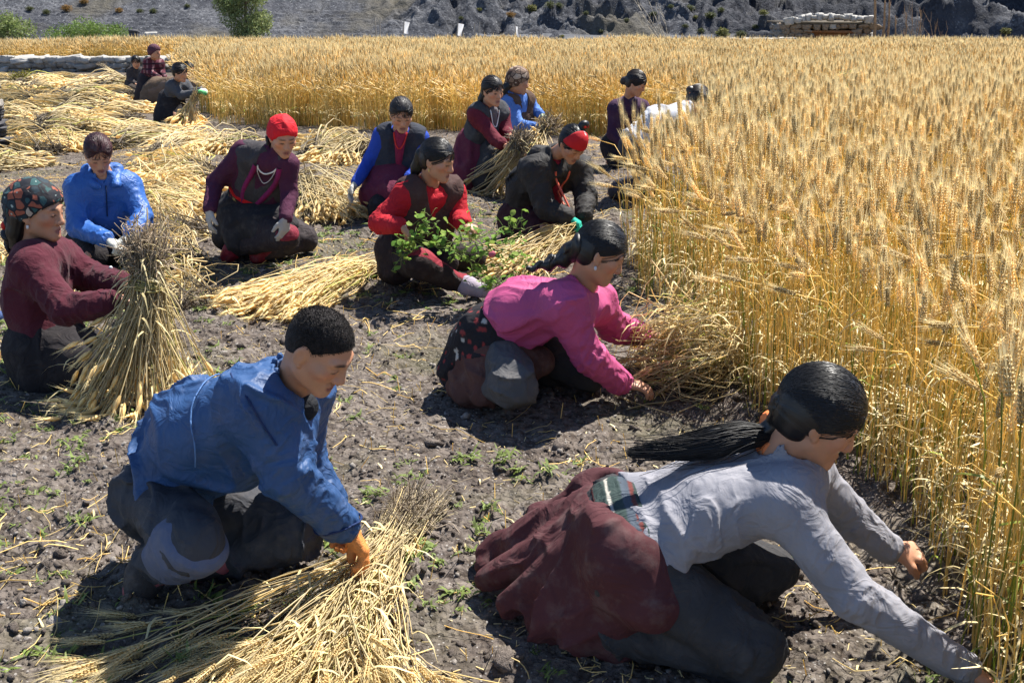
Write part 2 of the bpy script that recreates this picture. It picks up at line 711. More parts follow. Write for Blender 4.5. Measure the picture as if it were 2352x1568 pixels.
def soil_material():
    m, nt, out = new_mat('soil')
    co = objco(nt)
    f1 = noise_fac(nt, 2.2, 6, 0.3, 0.7, co)
    c = mixc(nt, (0.102, 0.085, 0.074), (0.190, 0.163, 0.143), f1)
    f2 = noise_fac(nt, 26, 5, 0.42, 0.62, co)
    c = mixc(nt, c, (0.062, 0.050, 0.043), f2)
    vo = N_(nt, 'ShaderNodeTexVoronoi')
    vo.inputs['Scale'].default_value = 75
    nt.links.new(co, vo.inputs['Vector'])
    r = N_(nt, 'ShaderNodeMapRange')
    r.inputs[1].default_value = 0.30
    r.inputs[2].default_value = 0.16
    nt.links.new(vo.outputs['Distance'], r.inputs[0])
    sep = N_(nt, 'ShaderNodeSeparateColor')
    nt.links.new(vo.outputs['Color'], sep.inputs[0])
    gt = N_(nt, 'ShaderNodeMath', operation='GREATER_THAN')
    gt.inputs[1].default_value = 0.72
    nt.links.new(sep.outputs[0], gt.inputs[0])
    mu = N_(nt, 'ShaderNodeMath', operation='MULTIPLY')
    nt.links.new(gt.outputs[0], mu.inputs[0])
    nt.links.new(r.outputs[0], mu.inputs[1])
    c = mixc(nt, c, (0.30, 0.28, 0.26), mu.outputs[0])
    fg = noise_fac(nt, 1.3, 4, 0.52, 0.72, co)
    fgm = N_(nt, 'ShaderNodeMath', operation='MULTIPLY')
    fgm.inputs[1].default_value = 0.4
    nt.links.new(fg, fgm.inputs[0])
    c = mixc(nt, c, (0.10, 0.105, 0.05), fgm.outputs[0])
    # dry litter tone further out where the pieces are too small to model
    fs = noise_fac(nt, 55, 3, 0.58, 0.72, co)
    c = mixc(nt, c, (0.20, 0.17, 0.13), fs)
    n = N_(nt, 'ShaderNodeTexNoise')
    n.inputs['Scale'].default_value = 55
    n.inputs['Detail'].default_value = 6
    nt.links.new(co, n.inputs['Vector'])
    n2 = N_(nt, 'ShaderNodeTexVoronoi')
    n2.inputs['Scale'].default_value = 38
    nt.links.new(co, n2.inputs['Vector'])
    bp = bump_of(nt, n.outputs[0], 0.9, 0.02)
    bp = bump_of(nt, n2.outputs['Distance'], 0.5, 0.02, bp)
    principled(nt, out, c, 1.0, 0.0, bp)
    return m


M_SOIL = soil_material()
ground = link('ground', mesh_np('ground', np.stack([GX, GYY, GZ], -1).reshape(-1, 3), GF, [M_SOIL]))
ground['kind'] = 'structure'

# clods and stones lying on the soil
def rock_mesh(name, seed, mat, sub=2, rough=0.35, flat=0.7):
    bm = bmesh.new()
    bmesh.ops.create_icosphere(bm, subdivisions=sub, radius=1.0)
    r = np.random.default_rng(seed)
    V = np.array([v.co[:] for v in bm.verts], dtype=np.float32)
    F = np.array([[v.index for v in f.verts] for f in bm.faces])
    bm.free()
    n = vnoise(V * 1.3 + seed * 3.1) * rough + vnoise(V * 3.1 + seed) * rough * 0.5
    V = V * (1 + n[:, None]) * np.array((1, r.uniform(0.7, 1), flat * r.uniform(0.7, 1.1)))
    return mesh_np(name, V, F, [mat], smooth=False)


M_CLOD = plain('clod_soil', (0.145, 0.122, 0.106), 1.0, 0.0, 0.5, 3, 0.8, 9)
M_PEB = plain('pebble_grey', (0.24, 0.215, 0.19), 0.8, 0.3, 0.4, 2, 0.5, 9)
clod_set = variants_of('soil_clod', [rock_mesh('soil_clod', s, M_CLOD, 2, 0.75, 0.7) for s in range(7)] + [rock_mesh('pebble', s, M_PEB, 1, 0.35, 0.6) for s in range(3)])
n = 70000
cy = 1.9 + (RNG.random(n) ** 1.7) * 12
cx = (RNG.random(n) - 0.5) * (1.6 + cy * 1.05)
pn = vnoise(np.stack([cx, cy, cx * 0], -1) * 1.1 + 3)
keep = RNG.random(n) < 0.55 + 0.5 * pn
cx, cy = cx[keep], cy[keep]
n = len(cx)
sc = 0.003 + 0.0115 * RNG.random(n) ** 2.6 + (RNG.random(n) < 0.012) * 0.03 * RNG.random(n)
sc *= np.where(cy > 6, 1.4, 1)
cz = gz(cy) + ground_relief(cx, cy) - sc * 0.05
ci_ = np.where(RNG.random(n) < 0.8, RNG.integers(0, 7, n), RNG.integers(7, 10, n))
clods = scatter('soil_clods', np.stack([cx, cy, cz], -1), RNG.uniform(0, 6.28, (n, 3)) * np.array((0.15, 0.15, 1)), sc, ci_, clod_set)

# ================================================================== the barley field
def poly_mask(x, y, poly):
    inside = np.zeros(x.shape, dtype=bool)
    n = len(poly)
    for i in range(n):
        x1, y1 = poly[i]
        x2, y2 = poly[(i + 1) % n]
        c = ((y1 > y) != (y2 > y)) & (x < (x2 - x1) * (y - y1) / (y2 - y1 + 1e-12) + x1)
        inside ^= c
    return inside


Y_WALL = GY(166)
FIELD_END = 41.0
fb = [(430, 205), (470, 245), (498, 286), (700, 300), (1000, 303), (1392, 316), (1500, 316), (1600, 330), (1612, 400), (1590, 470), (1590, 575), (1415, 585), (1440, 620), (1478, 690), (1570, 750),
      (1690, 880), (1720, 950), (1820, 1015), (2030, 1120), (2120, 1235), (2172, 1400), (2225, 1560)]
FIELD = [(-24, FIELD_END), (-24, Y_WALL + 0.7), (P(418, 166, Y_WALL)[0], Y_WALL + 0.7)] + [tuple(G(u, v)[:2]) for u, v in fb] + \
        [(1.02, 1.55), (1.3, 1.1), (3.2, 1.0), (12, 6), (28, 22), (28, FIELD_END)]

STEM = np.array((0.91, 0.67, 0.225))
EAR = np.array((0.74, 0.545, 0.235))
AWN = np.array((0.94, 0.775, 0.42))
LEAF = np.array((0.95, 0.785, 0.40))
GREEN = np.array((0.20, 0.25, 0.03))


def curve_pts(p0, d0, L, bend, bdir, K):
    """a stem that starts along d0 and nods over towards bdir"""
    t = np.linspace(0, 1, K)
    pts = [np.array(p0, dtype=float)]
    d = unit(d0)
    for k in range(1, K):
        a = bend * (t[k] ** 5.0) * 1.0
        d = unit(d + a * np.asarray(bdir) - np.array((0, 0, a * 0.35)))
        pts.append(pts[-1] + d * L / (K - 1))
    return np.array(pts), d


def ear_into(pile, p, d, L, r, rng, detail=2, col=None):
    """a bearded ear from p along d: rows of kernels with long awns"""
    d = unit(d)
    s = unit(np.cross(d, rng.normal(size=3)))
    t = np.cross(d, s)
    col = EAR if col is None else col
    if detail >= 2:
        nn, rows = 10, 4
        for i in range(nn):
            f = i / (nn - 1)
            rr = r * (0.75 + 0.55 * math.sin(math.pi * min(1, f * 0.85 + 0.15)))
            for j in range(rows):
                a = j * math.pi / 2 + (i % 2) * math.pi / 4
                o = s * math.cos(a) * (1.0 if j % 2 == 0 else 0.7) + t * math.sin(a)
                c = p + d * (f * L) + o * rr * 0.55
                kd = unit(d + o * 0.42)
                w = unit(np.cross(kd, o))
                kl, kw = L * 0.085, r * 0.5
                V = np.array([c - kd * kl, c + kd * kl * 1.1, c + w * kw, c - w * kw, c + o * kw * 0.9, c - o * kw * 0.6])
                F = np.array([(0, 2, 4), (2, 1, 4), (1, 3, 4), (3, 0, 4), (2, 0, 5), (1, 2, 5), (3, 1, 5), (0, 3, 5)])
                pile.add(V, F, col * rng.uniform(0.75, 1.2))
                if rng.random() < 0.75:
                    al = L * rng.uniform(0.9, 1.35) * (1.05 - 0.25 * f)
                    tip = c + unit(d + o * rng.uniform(0.06, 0.24) + rng.normal(size=3) * 0.03) * al
                    b = c + kd * kl
                    pile.add(np.array([b + w * 0.0007, b - w * 0.0007, tip]), np.array([(0, 1, 2)]), AWN * rng.uniform(0.8, 1.15))
    else:
        K, S = 4, 4
        tt = np.linspace(0, 1, K)
        path = p + d * (tt[:, None] * L)
        rad = r * np.array((0.55, 1.15, 1.0, 0.25))
        V, F, _ = tubes(path[None], rad[None], S)
        pile.add(V, F, np.repeat((col * np.array([0.85, 1.1, 0.95, 1.1])[:, None]), S, 0))
        for k in range(9 if detail else 5):
            o = unit(rng.normal(size=3))
            o = o - d * (o @ d)
            b = p + d * L * rng.uniform(0.2, 1.0)
            w = unit(np.cross(d, o)) * (0.0014 if detail else 0.003)
            tip = b + unit(d + o * rng.uniform(0.15, 0.4)) * L * rng.uniform(0.8, 1.2)
            pile.add(np.array([b + w, b - w, tip]), np.array([(0, 1, 2)]), AWN * rng.uniform(0.8, 1.15))


def leaf_into(pile, p, az, L, w, rng, col, droop=1.0, K=6):
    d = np.array((math.cos(az) * 0.55, math.sin(az) * 0.55, 0.8))
    pts = [np.array(p, dtype=float)]
    for k in range(K - 1):
        d = unit(d + np.array((0, 0, -0.42 * droop)) + rng.normal(size=3) * 0.13)
        pts.append(pts[-1] + d * L / (K - 1))
    pts = np.array(pts)
    side = np.array((-math.sin(az), math.cos(az), 0.0))
    tw = rng.uniform(-0.5, 0.5)
    V = []
    for k in range(K):
        f = k / (K - 1)
        ww = w * (1 - f ** 1.6) * (0.5 + 0.5 * min(1, f * 4)) + 0.0004
        sd = unit(side + np.array((0, 0, tw * f * 2)))
        V += [pts[k] - sd * ww, pts[k] + sd * ww]
    F = [(2 * k, 2 * k + 1, 2 * k + 3, 2 * k + 2) for k in range(K - 1)]
    pile.add(np.array(V), np.array(F), col * rng.uniform(0.8, 1.15))


def stalk_parts(rng, detail=2, fat=1.0, ear=True, short=1.0):
    """three piles (stem, ear, leaves) of one standing stalk rooted at the origin"""
    H = rng.uniform(0.68, 0.88) * short
    az = rng.normal(math.pi * 0.95, 1.25)           # most ears nod the same way
    bdir = np.array((math.cos(az), math.sin(az), 0))
    lean = np.array((rng.normal(0, 0.045), rng.normal(0, 0.045), 1))
    bend = abs(rng.normal(0.12, 0.2)) + (rng.random() < 0.4) * rng.uniform(0.4, 1.3)
    K = 7 if detail >= 2 else 4
    pts, d = curve_pts((0, 0, -0.03), lean, H, bend, bdir, K)
    green = rng.random() < 0.13
    st = Pile()
    S = 4 if detail >= 2 else 3
    r0 = 0.0022 * fat
    rad = np.linspace(r0, r0 * 0.75, K)
    V, F, _ = tubes(pts[None], rad[None], S)
    tt = np.repeat(np.linspace(0, 1, K), S)[:, None]
    c0 = GREEN * 1.25 if green else STEM * rng.uniform(0.75, 1.1)
    c1 = STEM * rng.uniform(0.85, 1.2)
    tint = np.where(green, np.clip((tt - 0.55) * 3, 0, 1), tt)
    st.add(V, F, c0 * (1 - tint) + c1 * tint)
    lf = Pile()
    for k in range(rng.integers(1, 4) if detail >= 2 else 1):
        f = rng.uniform(0.12, 0.75)
        i = min(K - 2, int(f * (K - 1)))
        p = pts[i]
        lc = GREEN * 1.4 if (green and rng.random() < 0.4) else LEAF * (1.0 if rng.random() < 0.7 else 0.75)
        leaf_into(lf, p, rng.uniform(0, 6.28), rng.uniform(0.07, 0.19), 0.0045 * fat, rng, lc, rng.uniform(0.3, 1.5), 6 if detail >= 2 else 4)
    er = Pile()
    if ear:
        ec = EAR * (rng.uniform(0.9, 1.3) if rng.random() < .7 else rng.uniform(0.72, 0.92))
        ear_into(er, pts[-1], d, rng.uniform(0.07, 0.10), (0.0098 if detail >= 2 else 0.0072) * (fat if fat == 1 else fat * .8), rng, detail, ec)
    return st, er, lf


M_STRAW = straw_mat('barley_straw', 0.38)
rb = np.random.default_rng(21)
single_meshes, single_parts = [], []
for k in range(22):
    st, er, lf = stalk_parts(rb, 2) if k < 14 else stalk_parts(rb, 2, 1.0, False, rb.uniform(.55, .92))
    al = Pile()
    for q in (st, er, lf):
        if not q.n:
            continue
        off = 0
        V = np.concatenate(q.V)
        C = np.concatenate(q.C)
        base = al.n
        al.V.append(V)
        al.C.append(C)
        for kk, fl in q.F.items():
            al.F.setdefault(kk, []).append(np.concatenate(fl) + base)
        al.n += len(V)
    single_meshes.append(al.mesh('barley_stalk', [M_STRAW]))
    if k < 14:
        single_parts.append((st.mesh('stem', [M_STRAW]), er.mesh('ear', [M_STRAW]), lf.mesh('leaf', [M_STRAW])))


def merge(al, q, loc=(0, 0, 0), scale=1.0):
    V = np.concatenate(q.V) * scale + np.asarray(loc, dtype=np.float32)
    base = al.n
    al.V.append(V.astype(np.float32))
    al.C.append(np.concatenate(q.C))
    for kk, fl in q.F.items():
        al.F.setdefault(kk, []).append(np.concatenate(fl) + base)
    al.n += len(V)


clump_meshes = []
for k in range(9):
    al = Pile()
    for j in range(42):
        st, er, lf = stalk_parts(rb, 1 if k < 5 else 0, 1.5 if k < 5 else 2.1, j % 3 < 2, 1.0 if j % 3 < 2 else rb.uniform(.6, .9))
        a, r = rb.uniform(0, 6.28), 0.2 * math.sqrt(rb.random())
        tint = rb.uniform(0.82, 1.12)
        for q in (st, er, lf):
            if not q.n:
                continue
            q.C = [c * tint for c in q.C]
            merge(al, q, (r * math.cos(a), r * math.sin(a), 0))
    clump_meshes.append(al.mesh('barley_clump', [M_STRAW]))

SPLIT = 15.0
xs = RNG.uniform(-24, 28, 420000)
ys = RNG.uniform(1.0, FIELD_END, 420000)
m = poly_mask(xs, ys, FIELD)
half = 0.452 * (ys + 0.5) + 1.6
m &= np.abs(xs) < half
xs, ys = xs[m], ys[m]
near = ys < SPLIT
tot_area = 52 * 40.0
dens = 420000 / tot_area
# near stalks one by one (about 230 per square metre), far ones in small clumps
xn, yn = xs[near], ys[near]
thin_ = RNG.random(len(xn)) < .9
xn, yn = xn[thin_], yn[thin_]
nx_ = 0
xn = np.concatenate([xn, xn[:nx_] + RNG.normal(0, 0.06, nx_)])
yn = np.concatenate([yn, yn[:nx_] + RNG.normal(0, 0.06, nx_)])
mm = poly_mask(xn, yn, FIELD)
xn, yn = xn[mm], yn[mm]
order = np.argsort(np.hypot(xn, yn))
xn, yn = xn[order], yn[order]
N_OWN = 200
zz = gz(yn) + ground_relief(xn, yn)
rots = np.stack([RNG.normal(0, 0.055, len(xn)), RNG.normal(-0.01, 0.055, len(xn)), RNG.normal(0, 1.0, len(xn))], -1)
edge_ = (yn < 3.5) & (xn < 1.45)
rots[edge_, 2] = math.pi + RNG.normal(0, .9, int(edge_.sum()))
scl = RNG.uniform(0.88, 1.12, len(xn))
patch = 1 + 0.07 * vnoise(np.stack([xn, yn, 0 * xn], -1) * 0.8)
scl = scl * patch
vis = (np.abs(xn) < 0.452 * (yn * CP + 0.4) + 0.05)
own = np.nonzero(vis)[0][:N_OWN]
rest = np.ones(len(xn), dtype=bool)
rest[own] = False
field = scatter('barley_field', np.stack([xn, yn, zz], -1)[rest], rots[rest], scl[rest], RNG.integers(0, 14, rest.sum()), variants_of('barley_variant', single_meshes[:14]))
# leaves and short tillers between the tall stalks
xt = np.concatenate([xn + RNG.normal(0, .05, len(xn)), xn[yn < 9] + RNG.normal(0, .05, int((yn < 9).sum()))])
yt = np.concatenate([yn + RNG.normal(0, .05, len(yn)), yn[yn < 9] + RNG.normal(0, .05, int((yn < 9).sum()))])
mt_ = poly_mask(xt, yt, FIELD)
xt, yt = xt[mt_], yt[mt_]
ex_ = np.hypot(xt, yt) < 5.2
xt = np.concatenate([xt, xt[ex_] + RNG.normal(0, .04, int(ex_.sum()))])
yt = np.concatenate([yt, yt[ex_] + RNG.normal(0, .04, int(ex_.sum()))])
mt_ = poly_mask(xt, yt, FIELD)
xt, yt = xt[mt_], yt[mt_]
nt_ = len(xt)
tillers = scatter('barley_tillers', np.stack([xt, yt, gz(yt) + ground_relief(xt, yt)], -1), np.stack([RNG.normal(0, .07, nt_), RNG.normal(0, .07, nt_), RNG.uniform(0, 6.28, nt_)], -1), RNG.uniform(.85, 1.15, nt_), RNG.integers(0, 8, nt_), variants_of('barley_tiller', single_meshes[14:]))
BARLEY_LABEL = 'tall ripe barley stalk with bearded golden ear at the near edge of the standing crop'
for i in own:
    k = int(RNG.integers(0, 14))
    s_, e_, l_ = single_parts[k]
    o = link('barley_stalk', s_, None, (xn[i], yn[i], zz[i]))
    o.rotation_euler = rots[i]
    o.scale = (scl[i],) * 3
    tag(o, BARLEY_LABEL, 'barley', 'barley stalks at the near edge of the field')
    link('ear', e_, o)
    lo_ = link('leaf', l_, o)
    lo_['kind'] = 'stuff'
for q, (u, v, dx) in enumerate(((2232, 1566, 0), (2256, 1560, 1), (2200, 1500, 2), (2275, 1568, 3), (2300, 1540, 0), (2215, 1430, 1))):
    p_ = G(u, v)
    rg = np.random.default_rng(300 + q)
    st, er, lf = stalk_parts(rg, 2, 1.25)
    for pl_ in (st, lf):
        pl_.C = [c_ * 0 + np.array((.30, .34, .05)) * (0.75 + .4 * rg.random()) for c_ in pl_.C]
    o = tag(link('barley_stalk', st.mesh('stem', [M_STRAW]), None, p_), 'greenish barley stalk with green leaves standing at the bottom right corner', 'barley', 'green barley stalks at the near corner')
    o.rotation_euler = (0, 0, dx)
    link('ear', er.mesh('ear', [M_STRAW]), o)
    q_ = link('leaf', lf.mesh('leaf', [M_STRAW]), o)
    q_['kind'] = 'stuff'
far = ~near
xf, yf = xs[far], ys[far]
sel = RNG.random(len(xf)) < (11.0 / dens)
xf, yf = xf[sel], yf[sel]
# a denser row along the front of the far crop
zf = gz(yf)
rf = np.stack([RNG.normal(0, 0.04, len(xf)), RNG.normal(0, 0.04, len(xf)), RNG.normal(0, 0.6, len(xf))], -1)
idx = np.where(yf < 24, RNG.integers(0, 5, len(xf)), RNG.integers(5, 9, len(xf)))
sf = RNG.uniform(0.92, 1.08, len(xf)) * (1 + 0.08 * vnoise(np.stack([xf, yf, 0 * xf], -1) * 0.5))
far_field = scatter('far_barley_field', np.stack([xf, yf, zf], -1), rf, sf, idx, variants_of('barley_clump_variant', clump_meshes))

# stubble left in the cut ground
def in_field(x, y):
    return poly_mask(np.asarray(x), np.asarray(y), FIELD)


n = 5200
sx = (RNG.random(n) - 0.5) * 16
sy = 1.9 + RNG.random(n) ** 1.3 * 13
m = ~in_field(sx, sy) & (np.abs(sx) < 0.46 * sy + 1.5)
sx, sy = sx[m], sy[m]
n = len(sx)
hh = RNG.uniform(0.02, 0.07, n)
p0 = np.stack([sx, sy, gz(sy) + ground_relief(sx, sy) - 0.005], -1)
dirs = np.stack([RNG.normal(0, 0.35, n), RNG.normal(0, 0.35, n), np.ones(n)], -1)
paths = np.stack([p0, p0 + dirs * hh[:, None]], 1)
V, F, C = tubes(paths, np.full((n, 2), 0.0016), 3, STEM * RNG.uniform(0.6, 1.15, (n, 1)))
stub = Pile()
stub.add(V, F, C)
# loose straws lying about
n = 17000
sx = (RNG.random(n) - 0.5) * 15
sy = 1.9 + RNG.random(n) ** 1.25 * 12
m = ~in_field(sx, sy) & (np.abs(sx) < 0.46 * sy + 1.5)
dn = vnoise(np.stack([sx, sy, 0 * sx], -1) * 1.6)
m &= RNG.random(n) < 0.42 + dn * 0.9
sx, sy = sx[m], sy[m]
n = len(sx)
L = RNG.uniform(0.04, 0.2, n) + (RNG.random(n) < 0.12) * 0.25
az = RNG.uniform(0, 6.28, n)
K = 5
t = np.linspace(-0.5, 0.5, K)
cur = RNG.normal(0, 0.5, n)
px = sx[:, None] + L[:, None] * (t[None] * np.cos(az)[:, None] - cur[:, None] * (t ** 2)[None] * np.sin(az)[:, None])
py = sy[:, None] + L[:, None] * (t[None] * np.sin(az)[:, None] + cur[:, None] * (t ** 2)[None] * np.cos(az)[:, None])
pz = gz(py) + ground_relief(px, py) + 0.004 + np.abs(RNG.normal(0, 0.008, n))[:, None] * (1 + t[None] * RNG.choice([-2, 2], n)[:, None])
V, F, C = tubes(np.stack([px, py, pz], -1), np.full((n, K), 0.0017) * RNG.uniform(0.6, 1.35, n)[:, None], 3, (STEM * 0.6 + LEAF * 0.45) * RNG.uniform(0.6, 1.2, (n, 1)))
stub.add(V, F, C)
# chaff and broken bits
n = 42000
sx = (RNG.random(n) - 0.5) * 14
sy = 1.9 + RNG.random(n) ** 1.4 * 10
m = ~in_field(sx, sy) & (np.abs(sx) < 0.46 * sy + 1.0)
dn = fbm(np.stack([sx, sy, 0 * sx], -1) * 1.1 + 21, 2)
m &= RNG.random(n) < 0.45 + dn * 0.8
sx, sy = sx[m], sy[m]
n = len(sx)
az = RNG.uniform(0, 6.28, n)
L = RNG.uniform(.006, .035, n)
e1 = np.stack([sx + np.cos(az) * L, sy + np.sin(az) * L], -1)
q0 = np.stack([sx, sy, gz(sy) + ground_relief(sx, sy) + .004], -1)
q1 = np.stack([e1[:, 0], e1[:, 1], gz(e1[:, 1]) + ground_relief(e1[:, 0], e1[:, 1]) + .004 + RNG.random(n) * .008], -1)
V, F, C = tubes(np.stack([q0, q1], 1), np.full((n, 2), .0013) * RNG.uniform(.6, 1.6, n)[:, None], 3, LEAF * RNG.uniform(.45, 1.05, (n, 1)))
stub.add(V, F, C)
# dry leaf scraps
for k in range(900):
    y = 1.9 + RNG.random() ** 1.4 * 8
    x = (RNG.random() - 0.5) * (y * 0.95 + 1)
    if poly_mask(np.array([x]), np.array([y]), FIELD)[0]:
        continue
    leaf_into(stub, (x, y, gzf(y) + float(ground_relief(np.array(x), np.array(y))) + 0.004), RNG.uniform(0, 6.28), RNG.uniform(0.03, 0.1), 0.0035, RNG, LEAF, 2.0, 4)
straw_litter = link('straw_litter', stub.mesh('straw_litter', [M_STRAW]))
straw_litter['kind'] = 'stuff'

# small green weeds in the stubble
M_WEED = painted('weed_green', 0.6, 0.3, 0.3)


def weed_mesh(seed):
    r = np.random.default_rng(seed)
    pl = Pile()
    for k in range(r.integers(9, 20)):
        az = r.uniform(0, 6.28)
        leaf_into(pl, (r.normal(0, 0.015), r.normal(0, 0.015), 0), az, r.uniform(0.015, 0.05), r.uniform(0.002, 0.006), r, np.array((0.16, 0.21, 0.05)) * r.uniform(0.7, 1.3), r.uniform(0.4, 1.6), 4)
    return pl.mesh('weed', [M_WEED])


weed_set = variants_of('weed_variant', [weed_mesh(s) for s in range(6)])
n = 8000
wx = (RNG.random(n) - 0.5) * 12
wy = 2.0 + RNG.random(n) ** 1.2 * 8
pn = fbm(np.stack([wx, wy, 0 * wx], -1) * 0.9 + 11, 3)
m = (RNG.random(n) < np.clip(pn * 1.8 + 0.3, 0.05, 1)) & (np.abs(wx) < 0.46 * wy + 1.2)
wx, wy = wx[m], wy[m]
n = len(wx)
weeds = scatter('weeds', np.stack([wx, wy, gz(wy) + ground_relief(wx, wy)], -1), np.stack([np.zeros(n), np.zeros(n), RNG.uniform(0, 6.28, n)], -1), RNG.uniform(0.5, 1.4, n), RNG.integers(0, 6, n), weed_set)

# ================================================================== the hillside beyond
HX = axis([(-160, -52, 4), (-50, 50, 0.15), (52, 160, 4)])
HY = axis([(88, 93, 1), (93, 102, 0.12), (104, 112, 0.5), (112, 300, 6)])
HXX, HYY = np.meshgrid(HX, HY, indexing='ij')


def hill_z(x, y):
    p = np.stack([x, y, 0 * x], -1)
    foot = 94.0 + 0.8 * vnoise(p * np.array((0.06, 0, 0)) + 3)
    d = np.maximum(0, y - foot)
    right = np.clip((x - 15) / 6, 0, 1)
    mid = np.clip((x + 14) / 8, 0, 1) * (1 - right)
    left = 1 - np.clip((x + 14) / 8, 0, 1)
    base = d * (0.34 * left + 0.42 * mid + 0.36 * right)
    q = base + 0.12 * vnoise(p * np.array((0.5, 0.5, 0)) + 8)
    st = 0.30
    led = (np.floor(q / st) + np.clip((q / st - np.floor(q / st)) * 3 - 1, 0, 1)) * st
    z = base * (1 - 0.5 * left) + led * 0.5 * left
    w = p * np.array((0.22, 0.30, 0)) + 0.5 * vnoise(p * 0.5)[..., None]
    lump = (1 - np.abs(vnoise(w + 20)) * 2)
    lump2 = (1 - np.abs(vnoise(w * 2.3 + 31)) * 2)
    grow = np.clip(d / 2.0, 0, 1)
    z = z + grow * mid * (0.7 * lump + 0.6 * lump2 + 0.45 * fbm(p * 1.1 + 5, 3))
    rk = fbm(p * np.array((0.13, 0.22, 0)) + 0.25 * vnoise(p * 0.4 + 3)[..., None] + 41, 3)
    rk = np.round(rk * 3.2) / 3.2 * 0.65 + rk * 0.35
    z = z + grow * right * (3.6 * rk + 0.45 * fbm(p * 0.9 + 2, 4))
    z = z + grow * (0.16 * fbm(p * 2.6 + 1, 3) + 0.09 * vnoise(p * 5)) * (0.6 * left + mid + 1.3 * right)
    far = np.maximum(0, d - 8)
    z = z + far * 0.35 + grow * 4 * far / (far + 30) * vnoise(p * 0.05 + 2)
    return -2.62 + z


def hill_material():
    m, nt, out = new_mat('slate_scree')
    co = objco(nt)
    f1 = noise_fac(nt, 0.25, 6, 0.35, 0.65, co)
    c = mixc(nt, (0.034, 0.037, 0.048), (0.115, 0.118, 0.130), f1)
    f2 = noise_fac(nt, 3.2, 6, 0.45, 0.66, co, 0.7)
    c = mixc(nt, c, (0.020, 0.022, 0.029), f2)
    f3 = noise_fac(nt, 5.0, 4, 0.60, 0.66, co, 0.7)
    c = mixc(nt, c, (0.26, 0.265, 0.275), f3)
    f4 = noise_fac(nt, 0.12, 5, 0.52, 0.68, co)
    c = mixc(nt, c, (0.09, 0.08, 0.06), f4)
    sx_ = N_(nt, 'ShaderNodeSeparateXYZ')
    nt.links.new(co, sx_.inputs[0])
    mr_ = N_(nt, 'ShaderNodeMapRange')
    mr_.inputs[1].default_value = 12
    mr_.inputs[2].default_value = 19
    nt.links.new(sx_.outputs['X'], mr_.inputs[0])
    dk_ = N_(nt, 'ShaderNodeMath', operation='MULTIPLY')
    nt.links.new(mr_.outputs[0], dk_.inputs[0])
    nt.links.new(noise_fac(nt, 0.16, 5, 0.40, 0.50, co), dk_.inputs[1])
    c = mixc(nt, c, mixc(nt, (0.020, 0.022, 0.030), (0.055, 0.058, 0.070), f2), dk_.outputs[0])
    n = N_(nt, 'ShaderNodeTexNoise')
    n.inputs['Scale'].default_value = 3.0
    n.inputs['Detail'].default_value = 8
    n.inputs['Roughness'].default_value = 0.7
    nt.links.new(co, n.inputs['Vector'])
    principled(nt, out, c, 0.85, 0.25, bump_of(nt, n.outputs[0], 1.0, 0.3))
    return m


HZ = hill_z(HXX, HYY)
nx, ny = HXX.shape
ii = (np.arange(nx - 1)[:, None] * ny + np.arange(ny - 1)[None, :])
HF = np.stack([ii, ii + ny, ii + ny + 1, ii + 1], -1).reshape(-1, 4)
hill = link('hillside', mesh_np('hillside', np.stack([HXX, HYY, HZ], -1).reshape(-1, 3), HF, [hill_material()], smooth=False))
hill['kind'] = 'structure'


def on_hill(u, v):
    """first place where the pixel ray meets the hill or the valley floor"""
    r = ray(u, v)
    y = np.linspace(42, 112, 1500)
    x = r[0] / r[1] * y
    zr = CAM_H + r[2] / r[1] * y
    zs = np.maximum(gz(y), np.where(y > 93, hill_z(x, y), -9))
    k = np.argmax(zr < zs)
    return np.array((x[k], y[k], zs[k]))


# footpath across the foot of the slope
pp = [on_hill(u, v) for u, v in ((860, 96), (905, 92), (960, 62), (1040, 70), (1120, 84), (1250, 88), (1400, 88), (1560, 87), (1700, 89))][3:]
pp = [np.array(p) for p in pp]
PV = []
for k, p in enumerate(pp):
    for s in (-0.22, 0.22):
        yy = p[1] + s
        PV.append((p[0], yy, max(float(hill_z(np.array(p[0]), np.array(yy))), gzf(yy)) + 0.06))
path = link('footpath', mesh_np('footpath', PV, np.array([(2 * k, 2 * k + 2, 2 * k + 3, 2 * k + 1) for k in range(len(pp) - 1)]), [plain('path_dust', (0.13, 0.13, 0.135), 0.9, 0.1, 0.2, 3)]))
path['kind'] = 'structure'

# ------------------------------------------------------------------ foliage
M_FOL = painted('foliage', 0.6, 0.25, 0.35)
M_BARK = plain('bark', (0.20, 0.16, 0.115), 0.9, 0.15, 0.4, 12, 0.7, 30)


